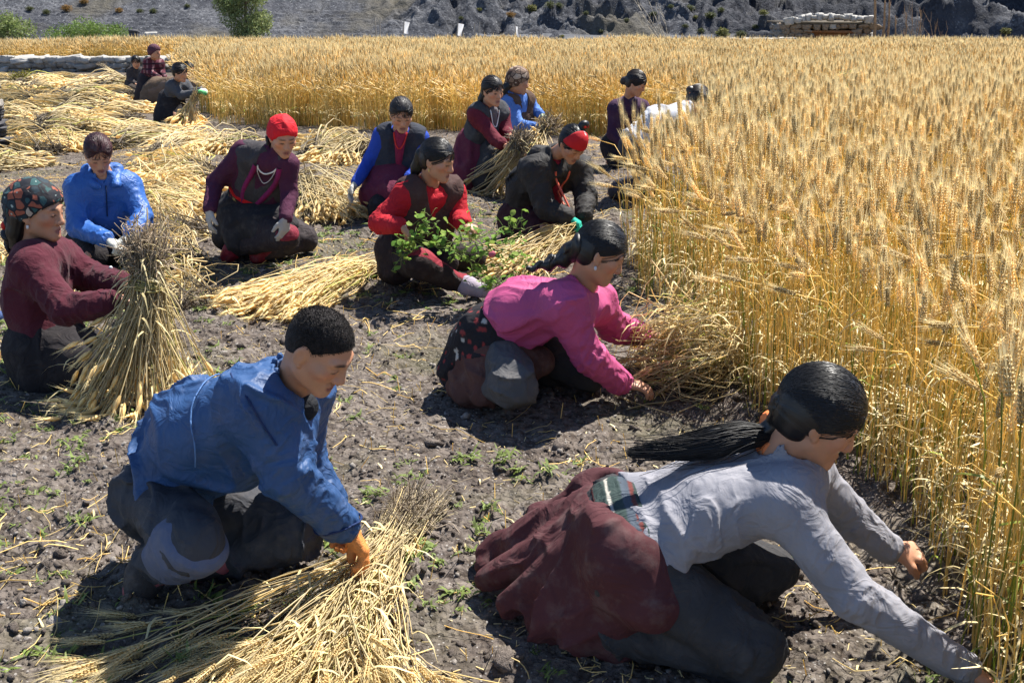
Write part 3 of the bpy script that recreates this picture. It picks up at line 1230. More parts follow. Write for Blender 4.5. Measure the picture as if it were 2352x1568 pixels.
def foliage(name, lobes, n, size, col, seed, droop=0.0, mat=None):
    """leaf clumps through the lobes' volume; lobes: (centre, radii)"""
    r = np.random.default_rng(seed)
    per = n // len(lobes)
    Vs, Cs = [], []
    for c, rad in lobes:
        d = r.normal(size=(per, 3))
        d /= np.linalg.norm(d, axis=1, keepdims=True)
        rr = r.random(per) ** 0.45
        p = np.asarray(c) + d * rr[:, None] * np.asarray(rad)
        nz = vnoise(p * 3.0 / max(rad) + seed)
        ok = nz > -0.35
        p = p[ok]
        m = len(p)
        a = r.normal(size=(m, 3))
        a[:, 2] -= droop
        a /= np.linalg.norm(a, axis=1, keepdims=True)
        b = np.cross(a, r.normal(size=(m, 3)))
        b /= np.linalg.norm(b, axis=1, keepdims=True)
        s = size * r.uniform(0.6, 1.4, (m, 1))
        Vs.append(np.stack([p, p + a * s + b * s * 0.35, p + a * s * 2.0, p + a * s - b * s * 0.35], 1).reshape(-1, 3))
        cc = np.asarray(col) * r.uniform(0.65, 1.3, (m, 1)) * np.array((1, 1, 1)) + r.normal(0, 0.008, (m, 3))
        Cs.append(np.repeat(np.clip(cc, 0.005, 1), 4, 0))
    V = np.concatenate(Vs)
    F = np.arange(len(V)).reshape(-1, 4)
    return mesh_np(name, V, F, [mat or M_FOL], False, {'paint': np.concatenate(Cs)})


def bush(name, label, cat, u0, u1, v0, v1, col, seed, n=2600, y=None, group=None, trunk=True, size=None):
    y = y or 92.0
    uc = (u0 + u1) / 2
    b = P(uc, v1, y)
    w = (P(u1, v1, y)[0] - P(u0, v1, y)[0])
    h = P(uc, v0, y)[2] - b[2]
    b[2] = max(gzf(y), float(hill_z(np.array(b[0]), np.array(y))) if y > 93 else -9)
    h += P(uc, v1, y)[2] - b[2]
    t = thing(name, label, cat, b, group)
    r = random.Random(seed)
    lobes = []
    for k in range(9):
        f = (k + 0.5) / 9
        x = (f - 0.5) * w * 0.72
        hh = h * (0.55 + 0.38 * math.sqrt(max(0, 1 - (2 * f - 1) ** 2))) * r.uniform(0.85, 1.1)
        lobes.append(((x, r.uniform(-0.2, 0.2) * w, hh * 0.55), (w * 0.2, w * 0.2, hh * 0.5)))
    link('crown', foliage('crown', lobes, n, size or max(0.05, h * 0.05), col, seed), t)
    pl = Pile()
    for k in range(7):
        e = np.array((r.uniform(-0.35, 0.35) * w, r.uniform(-0.2, 0.2) * w, h * r.uniform(0.5, 0.8)))
        path = np.array([[0, 0, -0.1], e * 0.4 + np.array((0, 0, 0.1 * h)), e])
        V, F, _ = tubes(path[None], np.array([[0.05, 0.035, 0.01]]) * h * 0.4, 5)
        pl.add(V, F)
    link('stem', pl.mesh('stem', [M_BARK]), t)
    return t


bush('willow_bush', 'rounded light green willow bush cut off by the left edge behind the field', 'bush', -70, 78, 24, 92, (0.20, 0.25, 0.085), 3, 5200, 88)
bush('green_bush', 'low wide bright green bush behind the barley left of the rocks', 'bush', 112, 296, 42, 92, (0.14, 0.21, 0.045), 4, 6000, 88)


def tree():
    y = 90.0
    b = P(566, 92, y)
    b[2] = gzf(y)
    t = thing('willow_tree', 'tall leafy pale green willow standing behind the field and cut by the top edge', 'tree', b)
    s = P(567, 92, y)[0] - P(566, 92, y)[0]
    r = random.Random(5)
    lobes = []
    for k in range(16):
        zc = r.uniform(0.02, 1.9)
        ww = 2.25 * (1 - 0.2 * abs(zc - 1.0))
        lobes.append(((r.uniform(-0.55, 0.55) * ww, r.uniform(-0.5, 0.5) * ww, zc * 2.6 + 0.3), (ww * 0.52, ww * 0.52, 1.0)))
    link('crown', foliage('crown', lobes, 20000, 0.11, (0.23, 0.27, 0.105), 9, 0.9), t)
    pl = Pile()
    V, F, _ = tubes(np.array([[[0, 0, -0.3], [0.05, 0, 1.2], [0.1, 0.05, 2.6], [0.0, 0.1, 4.4]]]), np.array([[0.2, 0.16, 0.12, 0.04]]), 8)
    pl.add(V, F)
    for k in range(9):
        z = 0.8 + k * 0.35
        e = np.array((r.uniform(-1.4, 1.4), r.uniform(-1.2, 1.2), z + 1.4))
        V, F, _ = tubes(np.array([[[0.04, 0, z], lerp((0.04, 0, z), e, 0.5) + np.array((0, 0, 0.2)), e]]), np.array([[0.08, 0.05, 0.015]]), 5)
        pl.add(V, F)
    link('trunk', pl.mesh('trunk', [M_BARK]), t)


tree()

# scrub plants dotted over the slope
scrub_spots = [(67, 18, 17, 0), (107, 26, 18, 0), (155, 17, 24, 1), (192, 3, 20, 1), (273, 22, 18, 1), (322, 24, 16, 0), (353, 24, 18, 0), (573, 60, 14, 0),
               (430, 12, 14, 0), (1175, 33, 20, 1), (1220, 18, 26, 2), (1262, 10, 22, 0), (1285, 12, 20, 0), (1585, 18, 22, 0), (1630, 35, 24, 0), (1655, 22, 18, 0),
               (1600, 38, 14, 2), (1660, 87, 34, 2), (1700, 80, 24, 0), (1610, 70, 18, 0), (1575, 58, 14, 0), (1380, 72, 14, 0), (1290, 100, 12, 2), (1735, 62, 16, 0),
               (1440, 45, 14, 0), (1500, 30, 16, 0), (1540, 15, 14, 0), (1755, 28, 20, 2), (2310, 70, 26, 2), (1345, 30, 13, 0), (1100, 22, 14, 2), (1060, 40, 12, 0)]
scrub_cols = [(0.085, 0.095, 0.038), (0.22, 0.125, 0.035), (0.15, 0.15, 0.045)]
scrub_mesh = [[foliage('scrub_bush', [((0, 0, 0.42), (0.5, 0.5, 0.42)), ((0.15, 0.1, 0.5), (0.4, 0.4, 0.4))], 700, 0.09, c, 40 + s * 3 + i, 0) for s in range(2)] for i, c in enumerate(scrub_cols)]
scrub_lab = ['low dark olive scrub bush growing on the grey scree slope', 'small rust brown scrub bush growing on the grey scree slope', 'small yellow green scrub bush growing on the grey scree slope']
for k, (u, v, w, c) in enumerate(scrub_spots):
    p = on_hill(u, min(v + w * 0.35, 86))
    s = w / FPX * p[1] * 1.0
    o = link('scrub_bush', scrub_mesh[c][k % 2], None, p - np.array((0, 0, 0.08)))
    o.scale = (s, s, s * 0.72)
    o.rotation_euler.z = k * 1.7
    tag(o, scrub_lab[c], 'scrub bush', 'scrub bushes dotted on the hillside')

# ------------------------------------------------------------------ stones
M_STONE = plain('wall_stone', (0.23, 0.21, 0.185), 0.85, 0.2, 0.35, 2.5, 0.6, 12)
M_STONE_L = plain('pale_stone', (0.36, 0.345, 0.32), 0.8, 0.25, 0.2, 2.5, 0.5, 12)
M_DARK = plain('dark_rock', (0.065, 0.064, 0.068), 0.85, 0.25, 0.4, 2.5, 0.8, 8)


def block_mesh(seed, mat):
    bm = bmesh.new()
    bmesh.ops.create_cube(bm, size=1.0)
    bmesh.ops.subdivide_edges(bm, edges=bm.edges[:], cuts=2, use_grid_fill=True)
    V = np.array([v.co[:] for v in bm.verts])
    F = np.array([[v.index for v in f.verts] for f in bm.faces])
    bm.free()
    L = np.linalg.norm(V, axis=1, keepdims=True)
    V = lerp(V, V / L * 0.62, 0.16) * np.array((1, 1, 1))
    V = V + 0.24 * np.stack([vnoise(V * 2.2 + seed), vnoise(V * 2.2 + seed + 5), vnoise(V * 2.2 + seed + 11)], -1)
    return mesh_np('stone', V, F, [mat], False)


ST = [block_mesh(s * 1.7, M_STONE) for s in range(6)]
STL = [block_mesh(s * 2.3 + 40, M_STONE_L) for s in range(5)]
M_STONE_B = plain('hut_stone', (0.22, 0.165, 0.115), 0.85, 0.2, 0.4, 2.5, 0.6, 12)
STB = [block_mesh(s * 1.3 + 20, M_STONE_B) for s in range(5)]
STD = [block_mesh(s * 2.9 + 80, M_DARK) for s in range(4)]


def stone(parent, meshes, loc, size, rot=0.0, name='stone'):
    o = link(name, random.choice(meshes), parent, loc)
    o.scale = size
    o.rotation_euler = (random.uniform(-.12, .12), random.uniform(-.12, .12), rot + random.uniform(-.2, .2))
    return o


def lay(parent, x0, x1, y, zb, h, courses, wmean, depth, top=True, topl=True, face=None, hole=None, body=None):
    """dry stone courses between x0 and x1"""
    ch = h / courses
    for c in range(courses):
        x = x0 - random.uniform(0, wmean * 0.5)
        while x < x1:
            w = wmean * random.uniform(0.6, 1.5)
            xc = x + w / 2
            hid = hole and hole[0] < xc < hole[1] and zb + ch * c < hole[2]
            if not hid:
                pale = topl and c == courses - 1
                stone(parent, STL if (pale and random.random() < 0.85) or random.random() < 0.10 else (body or ST), (xc, y + random.uniform(-.05, .05), zb + ch * (c + 0.5)), (w * 1.04, depth * random.uniform(0.85, 1.1), ch * random.uniform(1.0, 1.25)))
            x += w


def stone_wall():
    yw = Y_WALL
    x0, x1 = P(-60, 166, yw)[0], P(412, 166, yw)[0]
    zb = gzf(yw) - 0.04
    t = thing('stone_wall', 'low dry stone wall topped with pale flat stones along the far left field', 'wall', (0, yw, zb))
    h = P(100, 131, yw)[2] - zb
    lay(t, x0, x1, 0, 0, h, 3, 0.42, 0.45)
    # a thin earth core fills the gaps between the stones
    core = mesh_np('core', [(x0, -.12, 0), (x1 - .1, -.12, 0), (x1 - .1, .12, 0), (x0, .12, 0), (x0, -.12, h * .8), (x1 - .1, -.12, h * .8), (x1 - .1, .12, h * .8), (x0, .12, h * .8)],
                   [(0, 1, 5, 4), (1, 2, 6, 5), (2, 3, 7, 6), (3, 0, 4, 7), (4, 5, 6, 7)], [M_DARK], False)
    link('earth_core', core, t)


stone_wall()


def field_kerb():
    """low line of white stones behind the far end of the field"""
    yw = FIELD_END + 0.8
    zb = gzf(yw)
    for (ua, ub, vt, lab) in ((1610, 1690, 93, 'short row of white stones just beyond the barley near the flag'),
                              (1690, 1815, 90, 'low wall of white stones leading to the stone hut')):
        xa, xb = P(ua, vt, yw)[0], P(ub, vt, yw)[0]
        t = thing('stone_row', lab, 'wall', ((xa + xb) / 2, yw, zb))
        h = P(ua, vt, yw)[2] - zb
        lay(t, xa - (xa + xb) / 2, xb - (xa + xb) / 2, 0, h - 0.55, 0.55, 2, 0.36, 0.3)
        lay(t, xa - (xa + xb) / 2, xb - (xa + xb) / 2, 0, 0, h - 0.5, 2, 0.5, 0.3, topl=False)


field_kerb()


def hut():
    y = FIELD_END + 2.2
    zb = gzf(y)
    a, b = P(1798, 90, y), P(1992, 90, y)
    top = P(1900, 56, y)[2] - zb
    w = b[0] - a[0]
    t = thing('stone_hut', 'small dry stone hut with brown plank door and white stones along its roof', 'hut', ((a[0] + b[0]) / 2, y, zb))
    dx0, dx1 = P(1862, 90, y)[0] - (a[0] + b[0]) / 2, P(1946, 90, y)[0] - (a[0] + b[0]) / 2
    wall = thing('wall', None, None, (0, 0, 0))
    wall.parent = t
    lay(wall, -w / 2, w / 2, 0, 0, top, 8, 0.30, 0.35, topl=False, hole=(dx0, dx1, top - 0.28), body=STB)
    lay(wall, -w / 2 + .1, w / 2 - .1, 1.9, 0, top, 6, 0.6, 0.35, topl=False)
    for s in (-1, 1):
        for c in range(6):
            for j in range(4):
                stone(wall, ST, (s * (w / 2 - 0.1), 0.3 + 0.42 * j, top / 6 * (c + 0.5)), (0.4, 0.46, top / 5.6))
    roof = link('roof', mesh_np('roof', [(-w / 2 - .05, -.16, top), (w / 2 + .05, -.16, top), (w / 2 + .15, 2.2, top), (-w / 2 - .15, 2.2, top), (-w / 2 - .05, -.16, top + .07), (w / 2 + .05, -.16, top + .07), (w / 2 + .15, 2.2, top + .07), (-w / 2 - .15, 2.2, top + .07)],
                                [(0, 3, 2, 1), (4, 5, 6, 7), (0, 1, 5, 4), (1, 2, 6, 5), (2, 3, 7, 6), (3, 0, 4, 7)], [plain('roof_earth', (0.10, 0.085, 0.065), 0.9, 0.1, 0.3)], False), t)
    x = -w / 2
    while x < w / 2:
        ww = random.uniform(0.16, 0.3)
        stone(roof, STL, (x + ww / 2, -.12, top + 0.10 + 0.16 * math.cos(x / w * 3) + random.uniform(-0.02, 0.03)), (ww * 1.1, 0.28, random.uniform(0.13, 0.24)))
        x += ww
    M_PLANK = plain('plank_wood', (0.20, 0.085, 0.03), 0.7, 0.3, 0.45, 9, 0.4, 30)
    door = thing('door', None, None, (0, 0, 0))
    door.parent = t
    k = 7
    for i in range(k):
        xa = dx0 + (dx1 - dx0) * i / k
        xb = dx0 + (dx1 - dx0) * (i + 1) / k - 0.012
        bm = bmesh.new()
        bmesh.ops.create_cube(bm, size=1.0)
        bmesh.ops.bevel(bm, geom=bm.edges[:], offset=0.03, segments=1, affect='EDGES')
        me = bpy.data.meshes.new('plank')
        bm.to_mesh(me)
        bm.free()
        me.materials.append(M_PLANK)
        o = link('plank', me, door, ((xa + xb) / 2, -0.02 + random.uniform(-.012, .012), (top - .3) / 2))
        o.scale = (xb - xa, 0.05, top - .3)
    lint = link('lintel', block_mesh(3.3, M_PLANK), t, ((dx0 + dx1) / 2, -.05, top - .26))
    lint.scale = (dx1 - dx0 + 0.4, 0.3, 0.1)


hut()


def gate_post():
    p = G(-22, 352)
    t = thing('stone_pillar', 'dark stone pillar cut off by the left edge beside the cut swaths', 'pillar', p)
    top = P(-22, 192, p[1])[2] - p[2]
    wv = 0.15
    for c in range(13):
        for q in (-1, 1):
            stone(t, STD if c < 8 else ST, (q * .075 + random.uniform(-.03, .03), random.uniform(-.03, .03), top / 13 * (c + 0.5)), (random.uniform(.13, .24), 0.28, top / 13 * random.uniform(.9, 1.25)))


gate_post()


def rock_pile():
    p = on_hill(330, 84)
    p = P(330, 86, 80.0)
    p[2] = gzf(80)
    s = 80 / FPX
    t = thing('rock_pile', 'dark boulders with a pale flat slab on top beyond the barley', 'rocks', p)
    for dx, z, w, h, ms in ((-22, 10, 16, 22, STD), (-20, 22, 18, 8, STD), (16, 16, 26, 9, STL), (22, 6, 22, 12, STD), (0, 4, 30, 10, ST), (40, 2, 16, 8, ST), (-34, 2, 12, 7, ST)):
        stone(t, ms, (dx * s, 0, (z) * s + 0.2), (w * s, 0.5, h * s), name='boulder')
    base = stone(t, STD, (0, 0.2, -0.1), (70 * s, 1.0, 0.7), name='boulder')


rock_pile()

# ------------------------------------------------------------------ prayer flags and bare poles
M_POLE = plain('pole_wood', (0.36, 0.31, 0.25), 0.8, 0.2, 0.3, 14)
M_FLAG = painted('white_flag_cloth', .8, .2, .55)


def pole_mesh(h, r, lean=0.0):
    V, F, _ = tubes(np.array([[[0, 0, -0.1], [lean * 0.4, 0, h * 0.5], [lean, 0, h]]]), np.array([[r, r * 0.9, r * 0.7]]), 6)
    return mesh_np('pole', V, F, [M_POLE])


def flag(u, v0, v1, w, label, skew):
    y = 60.0
    s = y / FPX * 1.0
    b = P(u, 90, y)
    top = P(u, v0, y)[2]
    zb = gzf(y)
    h = top - zb
    t = thing('prayer_flag', label, 'flag', (b[0], y, zb), 'white flags beyond the field')
    link('pole', pole_mesh(h + 0.05, 0.03, skew * s), t)
    z1 = P(u, v1, y)[2] - zb
    V = []
    nu, nv = 7, 12
    for j in range(nv):
        for i in range(nu):
            fu, fv = i / (nu - 1), j / (nv - 1)
            z = z1 + (h - z1) * (1 - fv)
            x = skew * s * z / h + 0.03 + fu * w * s * (1 - 0.25 * math.sin(fv * 3 + skew))
            V.append((x - w * s * 0.5 if False else x, 0.06 * math.sin(fu * 5 + fv * 3) * fu, z - 0.05 * fu))
    F = [(j * nu + i, j * nu + i + 1, (j + 1) * nu + i + 1, (j + 1) * nu + i) for j in range(nv - 1) for i in range(nu - 1)]
    link('cloth', mesh_np('cloth', V, np.array(F), [M_FLAG], True, {'paint': np.full((len(V), 3), .82)}), t)


flag(923, 50, 77, 11, 'broad white flag on a pole, leftmost of the three flags', 6)
flag(1047, 54, 82, 10, 'white flag with wavy edge, middle of the three flags', 5)
flag(1189, 60, 84, 5, 'thin furled white flag, rightmost of the three flags', -6)
for (u, v0, lean, lab) in ((865, 40, -2, 'pale leaning pole beside the broad white flag on its left'), (871, 40, 3, 'pale upright pole close beside the leaning pole'), (1090, 55, 0, 'thin pole between the wavy flag and the forked pole'), (1097, 50, 4, 'forked pale pole right of the wavy flag')):
    y = 60.0
    b = P(u, 90, y)
    h = P(u, v0, y)[2] - gzf(y)
    tag(link('wooden_pole', pole_mesh(h, 0.045, lean * 0.03), None, (b[0], y, gzf(y))), lab, 'pole')


# ------------------------------------------------------------------ bare tree and dead stems
def bare_branches(name, label, cat, u, v_base, y, stems, seed, mat, r0, group=None, pname='branch'):
    b = P(u, v_base, y)
    zb = gzf(y)
    t = thing(name, label, cat, (b[0], y, zb), group)
    r = random.Random(seed)
    for (ub, ut, vt, rr) in stems:
        top = P(ut, vt, y) - np.array((b[0], y, zb))
        bot = np.array((P(ub, v_base, y)[0] - b[0], r.uniform(-.3, .3), -0.1))
        top[1] = bot[1] + r.uniform(-.5, .5)
        pl = Pile()
        K = 6
        path = np.array([lerp(bot, top, k / (K - 1)) + np.array((r.uniform(-1, 1), r.uniform(-1, 1), 0)) * 0.03 * (k > 0) for k in range(K)])
        V, F, _ = tubes(path[None], np.linspace(r0 * rr, r0 * rr * 0.35, K)[None], 6)
        pl.add(V, F)
        for q in range(5 if rr < 1.5 else 2):
            k = r.randint(2, K - 1)
            st = path[k]
            d = unit(top - bot) + np.array((r.uniform(-.6, .6), r.uniform(-.5, .5), r.uniform(0, .3)))
            L = r.uniform(0.2, 0.5) * (1 if rr < 1.5 else 0.5)
            V, F, _ = tubes(np.array([[st, st + d * L * 0.5, st + d * L + np.array((r.uniform(-.05, .05), 0, 0.05))]]), np.array([[r0 * rr * 0.4, r0 * rr * 0.3, r0 * 0.12]]), 4)
            pl.add(V, F)
        link(pname, pl.mesh(pname, [mat]), t)
    return t


M_DRY = plain('dry_branch', (0.45, 0.39, 0.30), 0.85, 0.2, 0.3, 10)
M_DRYB = plain('dry_brown_wood', (0.27, 0.175, 0.10), 0.85, 0.2, 0.3, 10)
bare_branches('bare_tree', 'leaning leafless pale tree beyond the barley right of the flags', 'tree', 1535, 92, 56,
              [(1540, 1455, 0, 1.2), (1542, 1470, 8, 1.0), (1540, 1488, 2, 1.0), (1545, 1478, 35, 0.8), (1538, 1508, 22, 0.8), (1548, 1525, 40, 0.7)], 3, M_DRY, 0.035)
for k, (ub, ut, vt, rr, lab) in enumerate(((2010, 2013, -40, 2.6, 'tall bare trunk at the right end of the stone hut'), (2030, 2036, -10, 2.3, 'bare trunk just right of the tall one by the hut'),
                                           (2043, 2047, -12, 2.0, 'third bare trunk from the stone hut'), (2056, 2058, 36, 1.7, 'short broken bare trunk right of the three tall ones'))):
    bare_branches('dead_tree', lab, 'tree', ub, 95, FIELD_END + 1.6, [(ub, ut, vt, rr)], 10 + k, M_DRYB, 0.03, 'bare trunks beside the hut', 'trunk')
bare_branches('dead_shrub', 'dried brown shrub of thin twigs right of the bare trunks', 'shrub', 2095, 95, FIELD_END + 1.4,
              [(2075, 2068, 40, 0.9), (2085, 2078, 28, 1.0), (2093, 2090, 30, 0.9), (2110, 2122, 24, 1.2), (2104, 2112, 55, 0.8), (2120, 2128, 60, 0.8), (2080, 2088, 60, .7)], 31, M_DRYB, 0.02)
bare_branches('dead_shrub', 'dried shrub of crossed brown stems furthest right of the hut', 'shrub', 2150, 95, FIELD_END + 1.2,
              [(2140, 2160, 50, 0.9), (2160, 2142, 55, 0.9), (2150, 2172, 70, 0.7), (2175, 2165, 72, 0.7)], 35, M_DRYB, 0.02)


# ------------------------------------------------------------------ green plants among the barley
def weed_plant(name, label, u0, u1, v0, v1, y, n, col, seed, size=0.035):
    r = np.random.default_rng(seed)
    uc = (u0 + u1) / 2
    b = P(uc, 0, y)
    zb = gzf(y)
    t = thing(name, label, 'plant', (b[0], y, zb))
    pl, st = Pile(), Pile()
    for k in range(n):
        u, v = r.uniform(u0, u1), r.uniform(v0, v1)
        e = P(u, v, y) - np.array((b[0], y, zb)) + np.array((0, r.uniform(-.1, .1), 0))
        for q in range(4):
            leaf_into(pl, e + r.normal(size=3) * 0.02, r.uniform(0, 6.28), size * r.uniform(0.8, 1.8), size * 0.3, r, np.array(col) * r.uniform(0.7, 1.3), 1.0, 4)
        if k % 4 == 0:
            path = np.array([[0, 0, 0], e * np.array((0.3, 0.3, 0.5)), e])
            V, F, _ = tubes(path[None], np.full((1, 3), 0.003), 3)
            st.add(V, F, np.array((0.13, 0.18, 0.05)))
    lv = link('leaves', pl.mesh('leaves', [M_WEED]), t)
    lv['kind'] = 'stuff'
    link('stem', st.mesh('stem', [M_WEED]), t)


weed_plant('flowering_weed', 'pale green leafy weed growing above the barley ears right of the bent worker', 1735, 1800, 258, 330, 9.4, 60, (0.24, 0.34, 0.2), 3)
weed_plant('green_weed', 'thin upright green weed standing alone in the far barley', 1930, 1952, 165, 260, 14, 40, (0.2, 0.26, 0.04), 4, 0.04)
bush('yellow_weed', 'low yellow green weed clump at the foot of the stone wall', 'plant', 22, 92, 158, 190, (0.19, 0.17, 0.03), 12, 900, GY(190), size=0.03)

# ================================================================== people
def skin_material():
    m, nt, out = new_mat('skin')
    c = paint(nt)
    co = objco(nt)
    c = mixc(nt, c, (1.18, 1.1, 1.05), noise_fac(nt, 22, 4, 0.35, 0.7, co), 'MULTIPLY')
    n = N_(nt, 'ShaderNodeTexNoise')
    n.inputs['Scale'].default_value = 160
    nt.links.new(co, n.inputs['Vector'])
    b = principled(nt, out, c, 0.52, 0.4, bump_of(nt, n.outputs[0], 0.12, 0.003))
    b.inputs['Subsurface Weight'].default_value = 0.12
    b.inputs['Subsurface Radius'].default_value = (0.012, 0.005, 0.003)
    b.inputs['Subsurface Scale'].default_value = 0.5
    return m


M_SKIN = skin_material()


def hair_material(name, col, rough=0.38):
    m, nt, out = new_mat(name)
    at = N_(nt, 'ShaderNodeAttribute')
    at.attribute_name = 'strand'
    sc = N_(nt, 'ShaderNodeVectorMath', operation='MULTIPLY')
    sc.inputs[1].default_value = (26, 1.6, 3)
    nt.links.new(at.outputs['Vector'], sc.inputs[0])
    n = N_(nt, 'ShaderNodeTexNoise')
    n.inputs['Scale'].default_value = 1.0
    n.inputs['Detail'].default_value = 5
    nt.links.new(sc.outputs[0], n.inputs['Vector'])
    r = N_(nt, 'ShaderNodeMapRange')
    r.inputs[1].default_value = 0.35
    r.inputs[2].default_value = 0.7
    nt.links.new(n.outputs[0], r.inputs[0])
    c = mixc(nt, [x * 0.55 for x in col], [x * 1.7 for x in col], r.outputs[0])
    principled(nt, out, c, rough, 0.45, bump_of(nt, n.outputs[0], 0.2, 0.006))
    return m


HAIR_BLACK = hair_material('black_hair', (0.006, 0.0055, 0.006), .42)
HAIR_BROWN = hair_material('dark_brown_hair', (0.013, 0.009, 0.008), .45)
HAIR_RED = hair_material('reddish_hair', (0.040, 0.009, 0.011), .45)
HAIR_SHORT = plain('short_hair', (0.020, 0.016, 0.015), 0.75, 0.25, 0.5, 60, 1.0, 220)

SKIN = np.array((0.45, 0.232, 0.14))


class Person:
    def __init__(s, label, cat, base, head, F, J, skin=1.0, hs=1.0, roll=0.0, vox=None, chest=.90, name='person'):
        s.label, s.cat = label, cat
        s.C = P(*head)
        s.F = unit(F)
        up = np.array((roll, 0, 1.0))
        if abs(s.F[2]) > 0.75:
            up = up + 0.25 * np.array((s.F[0], s.F[1], 0))
        s.R = unit(np.cross(s.F, up))
        s.U = np.cross(s.R, s.F)
        s.hs = hs
        s.J = {}
        for k, v in J.items():
            if len(v) == 3:
                s.J[k] = P(*v)
            elif v[2] == 'z':
                s.J[k] = G(v[0], v[1], v[3])
            else:                       # at a given distance from another joint, in front (-1) or behind (+1)
                r = np.array(ray(v[0], v[1]))
                r /= np.linalg.norm(r)
                o = s.J[v[2]] - np.array((0, 0, CAM_H))
                b = float(o @ r)
                q = b * b - float(o @ o) + v[3] ** 2
                s.J[k] = np.array((0, 0, CAM_H)) + r * (b + v[4] * math.sqrt(max(0, q)))
        s.skin = SKIN * skin
        j = s.J
        s.hm = (j['hl'] + j['hr']) / 2
        s.sm = (j['sl'] + j['sr']) / 2
        s.spine = unit(s.sm - s.hm)
        s.front = unit(np.cross(s.spine, j['sr'] - s.sm))
        d = s.C[1] * CP + (CAM_H - s.C[2]) * SP
        s.zc = d
        s.vox = vox or max(0.0054, d * 0.00150)
        s.base = np.array(base, dtype=float)
        s.ch = chest
        s.hands = {}
        s.root = None
        s.name = name

    # ---- head space
    def h(s, x, y, z):
        return s.C + s.hs * (s.R * x + s.F * y + s.U * z)

    def hax(s):
        return np.array((s.R, s.F, s.U))

    def to_head(s, p):
        q = (np.asarray(p) - s.C)
        return np.stack([q @ s.R, q @ s.F, q @ s.U], -1) / s.hs

    def head_prims(s, gr=0.0):
        H, k, A = s.h, s.hs, s.hax()
        n = s.neck_base()
        out = [ELL(H(0, -.014, .028), A, np.array((.074, .094, .084)) * k),
               ELL(H(0, .022, -.03), A, np.array((.064, .066, .082)) * k, k=.03 * k),
               RC(H(-.046, .0, -.066), H(-.012, .066, -.098), .022 * k, .019 * k, k=.03 * k),
               RC(H(.046, .0, -.066), H(.012, .066, -.098), .022 * k, .019 * k, k=.03 * k),
               ELL(H(0, .073, -.1), A, np.array((.021, .019, .017)) * k, k=.02 * k)]
        for sx in (-1, 1):
            out += [ELL(H(sx * .045, .052, -.022), A, np.array((.025, .025, .021)) * k, k=.022 * k),
                    RC(H(sx * .046, .069, .021), H(sx * .013, .083, .017), .011 * k, .010 * k, k=.016 * k),
                    ELL(H(sx * .031, .096, -.001), A, np.array((.016, .014, .0105)) * k, k=.016 * k, op='s'),
                    ELL(H(sx * .032, .074, -.003), A, np.array((.0165, .0125, .0115)) * k, k=.007 * k),
                    ELL(H(sx * .012, .092, -.04), A, np.array((.0095, .011, .0085)) * k, k=.008 * k)]
            er = ELL(H(sx * .076, -.014, -.012), np.array((unit(s.R * 1 + s.F * 0.35 * sx), unit(s.F - s.R * .35 * sx), s.U)), np.array((.0085, .02, .033)) * k, k=.006 * k)
            out += [er, ELL(H(sx * .087, -.009, -.008), A, np.array((.007, .010, .016)) * k, k=.005 * k, op='s'),
                    RC(H(sx * .074, -.006, -.04), H(sx * .073, -.004, -.043), .008 * k, k=.006 * k)]
        out += [RC(H(0, .083, .008), H(0, .103, -.034), .0085 * k, .0125 * k, k=.014 * k),
                RC(H(-.02, .078, -.068), H(.02, .078, -.068), .0075 * k, k=.012 * k), RC(H(-.010, .087, -.066), H(.010, .087, -.066), .0065 * k, k=.010 * k),
                RC(H(-.012, .083, -.079), H(.012, .083, -.079), .0085 * k, k=.010 * k),
                RC(H(-.024, .092, -.0725), H(.024, .092, -.0725), .0026 * k, k=.004 * k, op='s')]
        out += [RC(H(0, -.03, -.055), n, .052 * k, .056 * k, k=.025 * k), RC(n, lerp(n, s.sm, 0.9) - s.spine * .05, .056 * k, .07 * k, k=.03 * k)]
        return out

    def neck_base(s):
        return s.J['n']

    def paint_skin(s, V):
        q = s.to_head(V)
        c = np.broadcast_to(s.skin, (len(V), 3)).copy()
        x, y, z = np.abs(q[:, 0]), q[:, 1], q[:, 2]
        fr = y > 0.03

        def blob(cx, cz, rx, rz, soft=0.5):
            d = ((x - cx) / rx) ** 2 + ((z - cz) / rz) ** 2
            return np.clip((1 - d) / soft, 0, 1) * fr
        ck = blob(.045, -.03, .034, .03, 1.0)[:, None] * 0.45
        c = c * (1 - ck) + c * np.array((1.15, .78, .75)) * ck
        lp = blob(0, -.0735, .027, .0150, .5)[:, None] * 0.9 * (y > .07)[:, None]
        c = c * (1 - lp) + np.array((.22, .075, .07)) * lp
        br = (blob(.031, .0225, .026, .0062, .8))[:, None] * 0.9
        c = c * (1 - br) + np.array((.025, .017, .014)) * br
        ey = blob(.032, -.0062, .0185, .0056, .7)[:, None] * 0.97
        c = c * (1 - ey) + np.array((.012, .009, .008)) * ey
        ml = blob(0, -.0727, .024, .0018, .7)[:, None] * .9 * (y > .07)[:, None]
        c = c * (1 - ml) + np.array((.05, .018, .016)) * ml
        ns = blob(.010, -.0465, .006, .004, .7)[:, None] * .8 * (y > .085)[:, None]
        c = c * (1 - ns) + np.array((.06, .025, .02)) * ns
        return c

    # ---- limbs
    def arm(s, side, r=(.048, .041, .033, .026), end=1.0, k=.03, start=0.0):
        j = s.J
        S, E, Wr = j['s' + side], j['e' + side], j['w' + side]
        Wr = lerp(E, Wr, end)
        S = lerp(S, E, start)
        return [RC(S, E, r[0], r[1], k=k), RC(E, Wr, r[1] * 0.98, r[3] if end > .8 else lerp(r[1], r[3], end), k=.012)]

